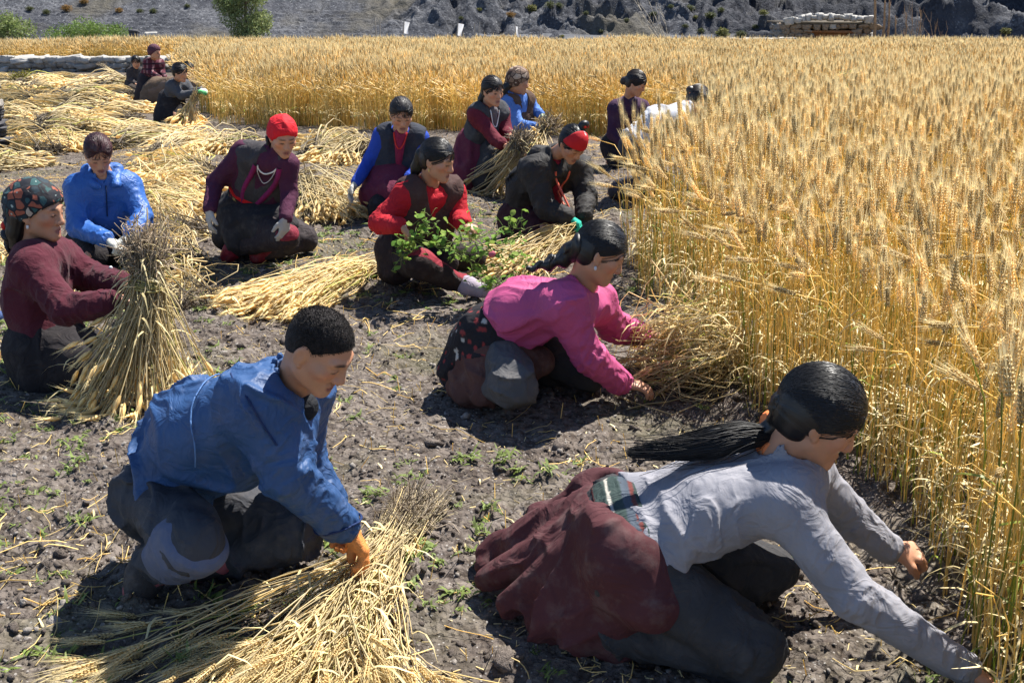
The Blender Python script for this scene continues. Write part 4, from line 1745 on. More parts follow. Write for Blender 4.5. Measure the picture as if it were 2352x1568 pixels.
    def torso(s, f=0.0, k=.07, top=1.0):
        j, c = s.J, s.ch
        n = s.front
        out = []
        mid = lerp(s.hm, s.sm, .5) + s.bow
        for sd in 'lr':
            hp = lerp(j['h' + sd], s.hm, .38)
            sp = lerp(j['s' + sd], s.sm, .42)
            mp = mid + (lerp(hp, sp, .5) - lerp(s.hm, s.sm, .5)) * 0.85
            out += [RC(hp, mp, .118 * c + f, .108 * c + f, k=k, n=n, s=1.12), RC(mp, sp, .108 * c + f, .098 * c + f, k=k, n=n, s=1.12)]
        out += [RC(j['sl'], j['sr'], .052 + f * .8, .052 + f * .8, k=.05), RC(lerp(s.sm, j['n'], .2), j['n'] - 0.02 * s.spine, .085 + f * .7, .052 + f * .6, k=.05)]
        out += [RC(j['hl'], j['hr'], .105 * c + f, k=k)]
        return out

    bow = np.zeros(3)
    layers = []

    def leg(s, side, r=(.088, .062, .058, .038), k=.04, end=1.0):
        j = s.J
        A = lerp(j['k' + side], j['a' + side], end)
        return [RC(j['h' + side], j['k' + side], r[0], r[1], k=k), RC(j['k' + side], A, r[2], r[3], k=.02)]

    def foot(s, side, f=0.0):
        j = s.J
        a, t = j['a' + side], j['t' + side]
        d = unit(t - a)
        heel = a - d * .05 * 1
        return [RC(heel, lerp(a, t, .35), .034 + f, .040 + f, k=.02), RC(lerp(a, t, .35), t, .040 + f, .030 + f, k=.03)]

    def hand(s, side, D=None, N=None, curl=0.5, f=0.0, spread=0.012):
        """palm, four unequal bent fingers and a thumb; remembers the pose so that a glove can reuse it"""
        if D is None:
            D, N, curl = s.hands[side]
        s.hands[side] = (D, N, curl)
        Wp = s.J['w' + side]
        D = unit(D)
        N = unit(np.asarray(N) - D * float(np.dot(N, D)))
        T = np.cross(D, N) * (1 if side == 'r' else -1)
        k = 0.95 * s.hs
        out = [RC(s.J['e' + side] * .35 + Wp * .65, Wp, .029 + f, .024 + f, k=.02),
               RC(Wp, Wp + D * .05 * k, .022 * k + f, .024 * k + f, k=.015, n=N, s=1.15)]
        kn = []
        for i, (o, l) in enumerate(((.030, .92), (.010, 1.05), (-.010, .98), (-.029, .80))):
            b = Wp + D * (.088 - .006 * abs(i - 1)) * k + T * o * k
            out.append(RC(Wp + D * .02 * k + T * o * .5 * k, b, .016 * k + f, .0125 * k + f, k=.012, n=N, s=1.1))
            p = b
            ang = 0
            dv = D + T * o * spread * 10
            for seg, (L, a, r1, r2) in enumerate(((.042, .55, .0108, .0098), (.026, .85, .0098, .0088), (.021, .6, .0088, .0072))):
                ang += a * curl * 1.6
                dd = unit(dv * math.cos(ang) + N * math.sin(ang))
                q = p + dd * L * l * k
                out.append(RC(p, q, r1 * k + f * .8, r2 * k + f * .7, k=.005))
                p = q
        b = Wp + D * .028 * k + T * .022 * k
        d1 = unit(D * .75 + T * .75 + N * .35)
        m_ = b + d1 * .042 * k
        d2 = unit(D * .9 + T * (.45 - .5 * curl) + N * (.35 + .6 * curl))
        m2 = m_ + d2 * .030 * k
        d3 = unit(d2 + N * .3 * curl - T * .25 * curl)
        out += [RC(b, m_, .0150 * k + f, .0118 * k + f, k=.012), RC(m_, m2, .0118 * k + f, .0105 * k + f, k=.005), RC(m2, m2 + d3 * .024 * k, .0105 * k + f, .0085 * k + f, k=.004)]
        return out

    # ---- building
    def body(s, legs='lr', bare=('l', 'r')):
        hv = s.vox * (0.60 if s.zc < 4 else 0.74)
        V1, F1 = polygonise(s.head_prims(), hv)
        Vs, Fs, n = [V1], [F1], len(V1)
        for sd in bare:
            V, F = polygonise(s.hand(sd), s.vox * (0.58 if s.zc < 4 else 0.72))
            Vs.append(V)
            Fs.append(F + n)
            n += len(V)
        pr = s.torso(-.022)
        for sd in 'lr':
            pr += s.arm(sd, (.044, .037, .03, .024), end=.96)
        for sd in legs:
            pr += s.leg(sd, (.060, .040, .036, .026)) + s.foot(sd, -.014)
        V, F = polygonise(pr, max(.018, s.vox * 2.0))
        Vs.append(V)
        Fs.append(F + n)
        V = np.concatenate(Vs)
        me = mesh_np(s.name, V - s.base, [np.concatenate(Fs)], [M_SKIN], True, {'paint': s.paint_skin(V)})
        s.root = link(s.name, me, None, s.base)
        tag(s.root, s.label, s.cat)
        s.root['group'] = 'people harvesting barley by hand'
        return s.root

    def add(s, name, prims, mat, vox=1.0, disp=None, amp=0.02, paintf=None, parent=None, label=None, strand=None):
        s.prims = prims
        if name in ('shirt', 'vest', 'jacket', 'anorak', 'neckline', 'inner_collar', 'inner_shirt'):
            s.layers = s.layers + [prims]
        V, F = polygonise(prims, s.vox * vox, disp, amp)
        at = {}
        if paintf is not None:
            at['paint'] = paintf(V)
        if strand is not None:
            at['strand'] = strand(V)
        o = link(name, mesh_np(name, V - s.base, [F], [mat], True, at), parent or s.root)
        if label:
            o['label'] = label
        return o

    # ---- garments
    def sleeves(s, r, end=.95, sides='lr', k=.05):
        out = []
        for sd in sides:
            out += s.arm(sd, r, end=end, k=k)
        return out

    def top(s, name, mat, f=.012, r=(.068, .060, .0, .046), end=.95, hem=None, amp=.014, freq=9, ax=None, seed=0., extra=(), collar=.0, label=None, sides='lr', vox=1.0, stretch=.72, rings=.65):
        pr = s.torso(f) + s.sleeves(r, end, sides) + list(extra)
        if collar:
            j = s.J
            nb = s.neck_base()
            up = unit(s.h(0, -.03, -.05) - nb)
            pr.append(RC(nb - up * .02, nb + up * collar, .074 * s.hs, .070 * s.hs, k=.02))
            pr.append(RC(nb + up * (collar - .035), nb + up * (collar + .07), .058 * s.hs, .066 * s.hs, k=.008, op='s'))
        if hem is not None:
            o = lerp(s.hm, s.sm, hem)
            pr.append(CLIP(o, -s.spine, .01))
        f1 = folds(s.spine if ax is None else ax, amp, freq, seed, stretch)
        bones = []
        for sd in sides:
            S, E, Wr = s.J['s' + sd], s.J['e' + sd], s.J['w' + sd]
            bones += [(S, E, 0), (E, lerp(E, Wr, end), 1)]
        bones = [(a_.astype(np.float32), unit(b_ - a_).astype(np.float32), lens(a_, b_), q_) for a_, b_, q_ in bones]

        def fo(p):
            d1 = f1(p)
            best = np.full(p.shape[0], 9., dtype=np.float32)
            ring = np.zeros(p.shape[0], dtype=np.float32)
            for a_, u_, L_, q_ in bones:
                w = p - a_
                t = w @ u_
                e = w - t[:, None] * u_
                dist = np.linalg.norm(e, axis=1) + np.maximum(0, -t) * 1.5 + np.maximum(0, t - L_) * 1.5
                m = dist < best
                best = np.where(m, dist, best)
                ed = e / (np.linalg.norm(e, axis=1, keepdims=True) + 1e-6)
                n_ = vnoise(np.stack([t * 26 + ed[:, 0] * 1.3 + seed, ed[:, 1] * 1.5, ed[:, 2] * 1.5 + ed[:, 0]], -1))
                n2_ = vnoise(np.stack([t * 48 + ed[:, 2] * 1.5, ed[:, 1] * 2.2 + 5, ed[:, 0] * 2.2 + seed], -1))
                end_ = np.exp(-np.abs(t - (L_ if q_ == 0 else 0)) / .10) + .6 * np.exp(-np.abs(t - L_) / .07) * q_ + .30
                r_ = np.maximum(0, 1 - np.abs(n_) * 2.8) ** 1.2 + .5 * np.maximum(0, 1 - np.abs(n2_) * 2.8) - .55
                ring = np.where(m, r_ * np.minimum(end_, 1.25), ring)
            wt = np.clip((.13 - best) / .05, 0, 1)
            return d1 * (1 - .75 * wt) + wt * amp * rings * ring
        return s.add(name, pr, mat, vox, fo, amp * 1.25, label=label)

    def vest(s, name, mat, f=.024, neck_w=.07, depth=.55, hem=0.1, amp=.008, seed=2., label=None, vox=1.0):
        pr = s.torso(f)
        j = s.J
        pr.append(RC(lerp(j['sl'], j['sr'], .12), lerp(j['sl'], j['sr'], .88), .058 + f * .4, k=.03))
        nb = s.neck_base()
        # open neck: a wedge of air down the front
        a = nb + s.front * .10 + s.spine * .03
        b = lerp(s.sm, s.hm, depth) + s.front * .175
        pr.append(RC(a, b, neck_w, .018, k=.01, op='s'))
        up = unit(s.h(0, -.03, -.05) - nb)
        pr.append(RC(nb - up * .03, nb + up * .12, .060, .075, k=.01, op='s'))
        for sd in 'lr':      # arm holes
            e = j['e' + sd]
            S = j['s' + sd]
            pr.append(RC(lerp(S, e, .12) + unit(S - s.sm) * .03, lerp(S, e, .6) + unit(S - s.sm) * .05, .075, k=.015, op='s'))
        pr.append(CLIP(lerp(s.hm, s.sm, hem), -s.spine, .01))
        return s.add(name, pr, mat, vox, folds(s.spine, amp, 8, seed), amp * 1.2, label=label)

    def band(s, name, mat, t0, t1, f=.03, label=None, paintf=None, tilt=None):
        n = s.spine if tilt is None else unit(s.spine + tilt)
        pr = s.torso(f)
        pr += [CLIP(lerp(s.hm, s.sm, t0), -n, .006), CLIP(lerp(s.hm, s.sm, t1), n, .006)]
        return s.add(name, pr, mat, 1.0, folds(np.cross(s.spine, s.front), .004, 20, 3), .006, label=label, paintf=paintf)

    def drape(s, name, mat, cones, amp=.016, freq=8, seed=1., ax=None, k=.06, clips=(), label=None, vox=1.2, stretch=.72, paintf=None, ridge=.6):
        """a skirt or robe: blended cones given in picture coordinates (a, b, ra, rb)"""
        pr = [RC(P(*a) if len(a) == 3 and a[0] > 20 or abs(a[0]) > 20 else np.array(a), P(*b) if abs(b[0]) > 20 else np.array(b), ra, rb, k=k) for a, b, ra, rb in cones]
        pr += list(clips)
        return s.add(name, pr, mat, vox, folds(s.spine if ax is None else ax, amp, freq, seed, stretch, ridge), amp * 1.2, label=label, paintf=paintf)

    def trousers(s, mat, r=(.100, .082, .076, .058), sides='lr', amp=.009, seed=3., label=None, name='trousers', end=.97):
        pr = [RC(s.J['hl'], s.J['hr'], .112, k=.05)]
        for sd in sides:
            pr += s.leg(sd, r, end=end)
        return s.add(name, pr, mat, 1.45, folds(unit(s.J['kr'] - s.J['hr']), amp, 11, seed, .4), amp * 1.2, label=label)

    def shoe(s, side, mat, f=.006, label=None, paintf=None, name='shoe'):
        return s.add(name, s.foot(side, f), mat, .8, None, 0, label=label, paintf=paintf)

    def glove(s, side, mat, label=None, f=.0035, cuff=.0):
        pr = s.hand(side, f=f)
        Wp, e = s.J['w' + side], s.J['e' + side]
        ax = unit(Wp - e)
        pr = pr[1:] + [RC(Wp - ax * (.03 + cuff), Wp + ax * .01, .034, .030, k=.012), RC(Wp - ax * (.031 + cuff), Wp - ax * (.026 + cuff), .036, k=.006)]
        return s.add('glove', pr, mat, .66, folds((0, 0, 1), .002, 40, 1.), .003, label=label)

    def on_surface(s, prims, pts, lift=.002):
        p = np.array(pts, dtype=np.float32)
        for _ in range(8):
            def fd(q):
                return _field(prims, q[:, None, :], q, 1e3)[:, 0]
            d = fd(p)
            e = .004
            g = np.stack([fd(p + np.array(v, dtype=np.float32) * e) - d for v in ((1, 0, 0), (0, 1, 0), (0, 0, 1))], -1)
            g /= np.linalg.norm(g, axis=1, keepdims=True) + 1e-6
            p = p - (d - lift)[:, None] * g * .8
        return p

    def seam(s, name, prims, pts, r, mat, n=16, lift=.003, parent=None):
        """a stitched line or cord lying on a garment"""
        pts = np.array(pts)
        tt = np.linspace(0, len(pts) - 1, n)
        i = np.minimum(tt.astype(int), len(pts) - 2)
        f = (tt - i)[:, None]
        q = s.on_surface(prims, pts[i] * (1 - f) + pts[i + 1] * f, lift)
        V, F, C = tubes((q - s.base)[None], np.full((1, n), r), 5)
        return link(name, mesh_np(name, V, F, [mat], True), parent or s.root)

    # ---- hair and head cloths
    def strand(s, V):
        q = s.to_head(V)
        return np.stack([np.arctan2(q[:, 0], q[:, 2] + .03) , q[:, 1] * 10, np.linalg.norm(q, axis=1) * 10], -1)

    def hair(s, mat=None, thick=.011, line=((.086, .070), (-.028, .012)), back=-.038, nape=-.085, bun=None, part=False, label=None, n=None, tie=(0, -.105, -.02), loose=0.0):
        """a cap of hair with strands combed back from the hairline to the tie"""
        H, k, A = s.h, s.hs, s.hax()
        e1 = np.array((.076, .096, .086)) + thick
        pr = [ELL(H(0, -.016, .028), A, e1 * k), ELL(H(0, -.045, -.02), A, (np.array((.066, .058, .07)) + thick * .6) * k, k=.03)]
        (y1, z1), (y2, z2) = line
        dd = np.array((y2 - y1, z2 - z1))
        nn = np.array((-dd[1], dd[0])) / np.linalg.norm(dd)
        if nn[1] > 0:
            nn = -nn

        def region(p):
            q = s.to_head(p)
            d1 = (q[..., 1] - y1) * nn[0] + (q[..., 2] - z1) * nn[1]
            d2 = (q[..., 1] - back) * .96 + (q[..., 2] * .28)
            d3 = nape - q[..., 2]
            return np.maximum(np.minimum(d1, d2), d3) * k
        pr.append(FUNC(region, .010))
        if part:
            pr.append(RC(H(0, .12, .05), H(0, -.02, .135), .006, k=.012, op='s'))
        if bun is not None:
            c, r = bun
            pr.append(ELL(H(*c), A, np.array((r, r * .8, r)) * k, k=.012))

        def disp(p):
            q = s.to_head(p)
            ph = np.arctan2(q[..., 0], q[..., 2] + .03)
            w = np.stack([ph * 7, q[..., 1] * 9, np.linalg.norm(q, axis=-1) * 6], -1)
            return .0010 * vnoise(w)
        o = s.add('hair', pr, mat or HAIR_BLACK, .8, disp, .004, strand=s.strand, label=label)
        if n == 0:
            return o
        n = n if n is not None else int(min(1300, 3900 / max(2.5, s.zc)))
        r = np.random.default_rng(int(s.zc * 1000))
        # roots along the hairline and over the crown
        th = r.uniform(-2.25, 2.25, n)
        f = r.random(n) ** 1.5 * .75
        cen = np.array((0, -.016, .028))
        front = []
        for t_, f_ in zip(th, f):
            x = math.sin(t_)
            up = math.cos(t_)
            # a point on the hairline plane: walk from the top forward until the region ends
            lo, hi = 0.0, 1.6
            for _ in range(14):
                m = (lo + hi) / 2
                d = np.array((x * math.cos(m), math.sin(m), up * math.cos(m)))
                p = cen + d * e1
                if (p[1] - y1) * nn[0] + (p[2] - z1) * nn[1] < 0:
                    lo = m
                else:
                    hi = m
            m = (lo + abs(r.normal(0, .035))) * (1 - f_) + (-.6) * f_
            front.append((x * math.cos(m), math.sin(m), up * math.cos(m)))
        front = np.array(front)
        e = unit((np.asarray(tie) - cen) / e1)
        e = e + r.normal(0, .09, (n, 3))
        e /= np.linalg.norm(e, axis=1, keepdims=True)
        K = 8
        t = np.linspace(0, 1, K)[None, :, None]
        om = np.arccos(np.clip(np.sum(front * e, 1), -1, 1))[:, None, None]
        so = np.sin(om) + 1e-6
        D = np.sin((1 - t) * om) / so * front[:, None] + np.sin(t * om) / so * e[:, None]
        wob = r.normal(0, 1, (n, 1, 3)) * .02 * np.sin(np.pi * t)
        D = D + wob
        D /= np.linalg.norm(D, axis=2, keepdims=True)
        lift = 1.0 + (r.uniform(.0, .012, (n, 1, 1)) + loose * r.random((n, 1, 1)) ** 4) * np.sin(np.pi * np.clip(t * 1.05, 0, 1)) ** .5 + .004
        L = cen + D * e1 * lift
        Wd = s.C + k * (L[..., 0:1] * s.R + L[..., 1:2] * s.F + L[..., 2:3] * s.U) - s.base
        rad = max(.0011, s.zc * .00036)
        V, F, C = tubes(Wd, np.full((n, K), rad) * np.array([.25, .8] + [1] * (K - 3) + [.6]), 3)
        sv = np.repeat(np.stack([r.uniform(0, 40, n), r.uniform(0, 9, n), np.zeros(n)], -1), K * 3, 0)
        so_ = link('hair_strands', mesh_np('hair_strands', V, F, [mat or HAIR_BLACK], True, {'strand': sv}), o)
        so_['kind'] = 'stuff'
        return o

    def strands_tail(s, pts, rs, n, mat=None, parent=None, seed=1, rad=.0016):
        """loose hair hanging along pts, built strand by strand"""
        r = np.random.default_rng(seed)
        pts = np.array(pts)
        K = 11
        tt = np.linspace(0, len(pts) - 1, K)
        i = np.minimum(tt.astype(int), len(pts) - 2)
        f = (tt - i)[:, None]
        f = f * f * (3 - 2 * f) * .5 + f * .5
        ctr = pts[i] * (1 - f) + pts[i + 1] * f
        rr = np.interp(tt, np.arange(len(rs)), rs)
        d = unit(pts[-1] - pts[0])
        a = unit(np.cross(d, (0, 0, 1)))
        b = np.cross(a, d)
        ang = r.uniform(0, 6.28, n)
        q = np.sqrt(r.random(n))
        ang2 = ang[:, None] + np.cumsum(r.normal(0, .10, (n, K)), 1)
        P_ = ctr[None] + (np.cos(ang2)[..., None] * a + np.sin(ang2)[..., None] * b * .75) * (q[:, None] * rr[None])[..., None]
        # uneven lengths and stray hairs
        u = r.uniform(.72, 1.04, n)
        ts = np.linspace(0, 1, K)[None] * u[:, None] * (K - 1)
        i0 = np.minimum(ts.astype(int), K - 2)
        ff = (ts - i0)[..., None]
        ar = np.arange(n)[:, None]
        P_ = P_[ar, i0] * (1 - ff) + P_[ar, i0 + 1] * ff
        stray = (r.random((n, 1, 1)) < .06) * r.normal(0, .030, (n, 1, 3)) + r.normal(0, .003, (n, 1, 3))
        wave = .010 * np.sin(np.linspace(0, 5, K)[None, :] + r.normal(0, .5, (n, 1)) + 1.0)[..., None] * b
        P_ = P_ + (stray + wave) * np.linspace(0, 1, K)[None, :, None] - s.base
        V, F, C = tubes(P_, np.full((n, K), rad) * np.linspace(1, .5, K), 3)
        sv = np.repeat(np.stack([r.uniform(0, 40, n), r.uniform(0, 9, n), np.zeros(n)], -1), K * 3, 0)
        return link('ponytail', mesh_np('ponytail', V, F, [mat or HAIR_BLACK], True, {'strand': sv}), parent or s.root)

    def tail(s, pts, rs, mat=None, name='ponytail', braid=False, label=None, parent=None, flat=1.0):
        """hair hanging along pts (world points)"""
        pts = [np.asarray(p) for p in pts]
        pr = chain(pts, rs, .03)
        d = unit(pts[-1] - pts[0])
        a = unit(np.cross(d, (0, 0, 1)))
        b = np.cross(a, d)
        L = np.linalg.norm(pts[-1] - pts[0])

        def disp(p):
            q = p - pts[0]
            if braid:
                return .006 * np.sin((q @ d) / .030 * math.pi + 2.5 * np.sin(np.arctan2(q @ b, q @ a))) - .002
            w = np.stack([(q @ a) * 70, (q @ b) * 70, (q @ d) * 5], -1)
            return .006 * vnoise(w) + .003 * vnoise(w * 2.1 + 4)

        def strand(V):
            q = V - pts[0]
            return np.stack([(q @ a) * 26, (q @ d) * 4, (q @ b) * 40], -1)
        return s.add(name, pr, mat or HAIR_BLACK, .75, disp, .009, strand=strand, label=label, parent=parent)

    def scarf(s, mat, thick=.018, brow=.045, side=-.03, low=-.045, knot=True, tails=(), label=None, name='headscarf', seed=0., paintf=None, bulge=0.0):
        H, k, A = s.h, s.hs, s.hax()
        pr = [ELL(H(0, -.018, .03), A, (np.array((.077, .098, .086)) + thick) * k), ELL(H(0, -.055 - bulge, .0), A, (np.array((.066, .06, .066)) + thick * .6 + bulge) * k, k=.04)]
        p1, p2 = np.array((.09, brow)), np.array((side, low))
        dd = p2 - p1
        nn = np.array((-dd[1], dd[0])) / np.linalg.norm(dd)
        if nn[0] < 0:
            nn = -nn
        pr.append(CLIP(H(0, p1[0], p1[1]), s.F * nn[0] + s.U * nn[1], .006))
        if knot:
            pr += [ELL(H(0, -.125 - bulge, -.05), A, np.array((.026, .02, .02)) * k, k=.015)]
            for t in tails:
                pr += chain([H(0, -.13, -.05), H(*t)], (.018, .022), .012)
        fo = folds(s.F, .005, 14, seed, .6)
        return s.add(name, pr, mat, .8, fo, .008, label=label, paintf=paintf)

    def on_front(s, prims_list, pts, lift=.003, ax=None):
        """move points along the chest direction until they rest on the outermost garment"""
        ax = s.front if ax is None else ax
        t = np.linspace(.34, -.14, 90)
        out = []
        for p in np.asarray(pts):
            q = (p[None] + t[:, None] * ax[None]).astype(np.float32)
            d = np.min([_field(pr, q[:, None, :], q, 1e3)[:, 0] for pr in prims_list], 0)
            k = int(np.argmax(d < .004))
            out.append(q[k] + ax * lift if d[k] < .004 else p)
        return np.array(out)

    def cord(s, name, prims_list, pts, r, mat, n=18, lift=.003, beads=False):
        pts = np.array(pts)
        tt = np.linspace(0, len(pts) - 1, n)
        i = np.minimum(tt.astype(int), len(pts) - 2)
        f = (tt - i)[:, None]
        q = s.on_front(prims_list, pts[i] * (1 - f) + pts[i + 1] * f, lift)
        q[1:-1] = (q[:-2] + 2 * q[1:-1] + q[2:]) / 4
        V, F, C = tubes((q - s.base)[None], np.full((1, n), r), 6)
        return link(name, mesh_np(name, V, F, [mat], True), s.root)

    def necklace(s, mat, r=.085, drop=.12, th=.0055, name='necklace', prims_list=None):
        nb = s.neck_base()
        pts = []
        right = unit(s.J['sr'] - s.J['sl'])
        for k in range(15):
            a = math.pi * (k / 14)
            pts.append(nb + right * math.cos(a) * r * .8 + s.front * (math.sin(a) * .085 + .03) + s.spine * (.02 - math.sin(a) ** 1.5 * drop))
        return s.cord(name, prims_list or s.layers, pts, th, mat, 26, th * .5)

    def earring(s, mat, side):
        c = s.h(.08 * (1 if side == 'r' else -1), -.004, -.055)
        return s.add('earring', [RC(c, c - np.array((0, 0, .008)), .006, k=.004)], mat, .6)


def lens(a, b):
    return float(np.linalg.norm(np.asarray(a) - np.asarray(b)))


def report(p):
    j = p.J
    if not DEBUG:
        return
    print('PERSON', p.label[:30], 'torso %.2f shw %.2f' % (lens(p.hm, p.sm), lens(j['sl'], j['sr'])),
          'neck-head %.2f' % lens(p.C, j['n']), 'n-sm %.2f' % lens(j['n'], p.sm))
    for sd in 'lr':
        print('   ', sd, 'ua %.2f fa %.2f th %.2f sh %.2f' % (lens(j['s' + sd], j['e' + sd]), lens(j['e' + sd], j['w' + sd]), lens(j['h' + sd], j['k' + sd]), lens(j['k' + sd], j['a' + sd])),
              ' '.join('%s=%.2f' % (q, j[q + sd][2] - gzf(j[q + sd][1])) for q in 'sewhkat'))
    print('    head z %.2f y %.2f vox %.4f' % (p.C[2] - gzf(p.C[1]), p.C[1], p.vox))


DEBUG = False

BUILD = None    # None builds everybody


def person(key, *a, **k):
    p = Person(*a, **k)
    report(p)
    return p


M_METAL = plain('silver', (0.55, 0.55, 0.55), 0.35, 0.6, 0.1)
M_BEADS = plain('white_beads', (0.75, 0.73, 0.68), 0.4, 0.5, 0.1)
M_RED = plain('red_thread', (0.55, 0.03, 0.025), 0.7, 0.3, 0.2)
M_ORANGE = plain('orange_band', (0.75, 0.20, 0.06), 0.7, 0.3, 0.15)


def pattern_cloth(name, scale, cols, edge, ew=.09, line=None):
    """a printed head cloth: blotches of a few colours with dark outlines"""
    m, nt, out = new_mat(name)
    co = objco(nt)
    nd = N_(nt, 'ShaderNodeTexNoise')
    nd.inputs['Scale'].default_value = scale * .7
    nt.links.new(co, nd.inputs['Vector'])
    mx = N_(nt, 'ShaderNodeVectorMath', operation='MULTIPLY_ADD')
    nt.links.new(nd.outputs['Color'], mx.inputs[0])
    mx.inputs[1].default_value = (.7 / scale,) * 3
    nt.links.new(co, mx.inputs[2])
    vo = N_(nt, 'ShaderNodeTexVoronoi')
    vo.inputs['Scale'].default_value = scale
    nt.links.new(mx.outputs[0], vo.inputs['Vector'])
    ve = N_(nt, 'ShaderNodeTexVoronoi', feature='DISTANCE_TO_EDGE')
    ve.inputs['Scale'].default_value = scale
    nt.links.new(mx.outputs[0], ve.inputs['Vector'])
    sep = N_(nt, 'ShaderNodeSeparateColor')
    nt.links.new(vo.outputs['Color'], sep.inputs[0])
    cr = N_(nt, 'ShaderNodeValToRGB')
    cr.color_ramp.interpolation = 'CONSTANT'
    el = cr.color_ramp.elements
    while len(el) < len(cols):
        el.new(0.5)
    for i, c in enumerate(cols):
        el[i].position = i / len(cols)
        el[i].color = (*c, 1)
    nt.links.new(sep.outputs[0], cr.inputs[0])
    mr = N_(nt, 'ShaderNodeMapRange')
    mr.inputs[1].default_value = ew
    mr.inputs[2].default_value = ew * 1.5
    nt.links.new(ve.outputs['Distance'], mr.inputs[0])
    c = mixc(nt, edge, cr.outputs[0], mr.outputs[0])
    if line is not None:
        r2 = N_(nt, 'ShaderNodeMapRange')
        r2.inputs[1].default_value = .16
        r2.inputs[2].default_value = .12
        nt.links.new(vo.outputs['Distance'], r2.inputs[0])
        c = mixc(nt, c, line, r2.outputs[0])
    n = N_(nt, 'ShaderNodeTexNoise')
    n.inputs['Scale'].default_value = 30
    nt.links.new(co, n.inputs['Vector'])
    principled(nt, out, c, 0.75, 0.25, bump_of(nt, n.outputs[0], .4, .01))
    return m


def check_cloth(name, c1, c2, c3, sc):
    m, nt, out = new_mat(name)
    co = objco(nt)
    sp = N_(nt, 'ShaderNodeSeparateXYZ')
    nt.links.new(co, sp.inputs[0])
    prev = c1
    for ax, cc in (('X', c2), ('Z', c3)):
        mm = N_(nt, 'ShaderNodeMath', operation='MULTIPLY')
        mm.inputs[1].default_value = sc
        nt.links.new(sp.outputs[ax], mm.inputs[0])
        fr = N_(nt, 'ShaderNodeMath', operation='FRACT')
        nt.links.new(mm.outputs[0], fr.inputs[0])
        gt = N_(nt, 'ShaderNodeMath', operation='GREATER_THAN')
        gt.inputs[1].default_value = .68
        nt.links.new(fr.outputs[0], gt.inputs[0])
        prev = mixc(nt, prev, cc, gt.outputs[0])
    principled(nt, out, prev, 0.85, 0.2)
    return m


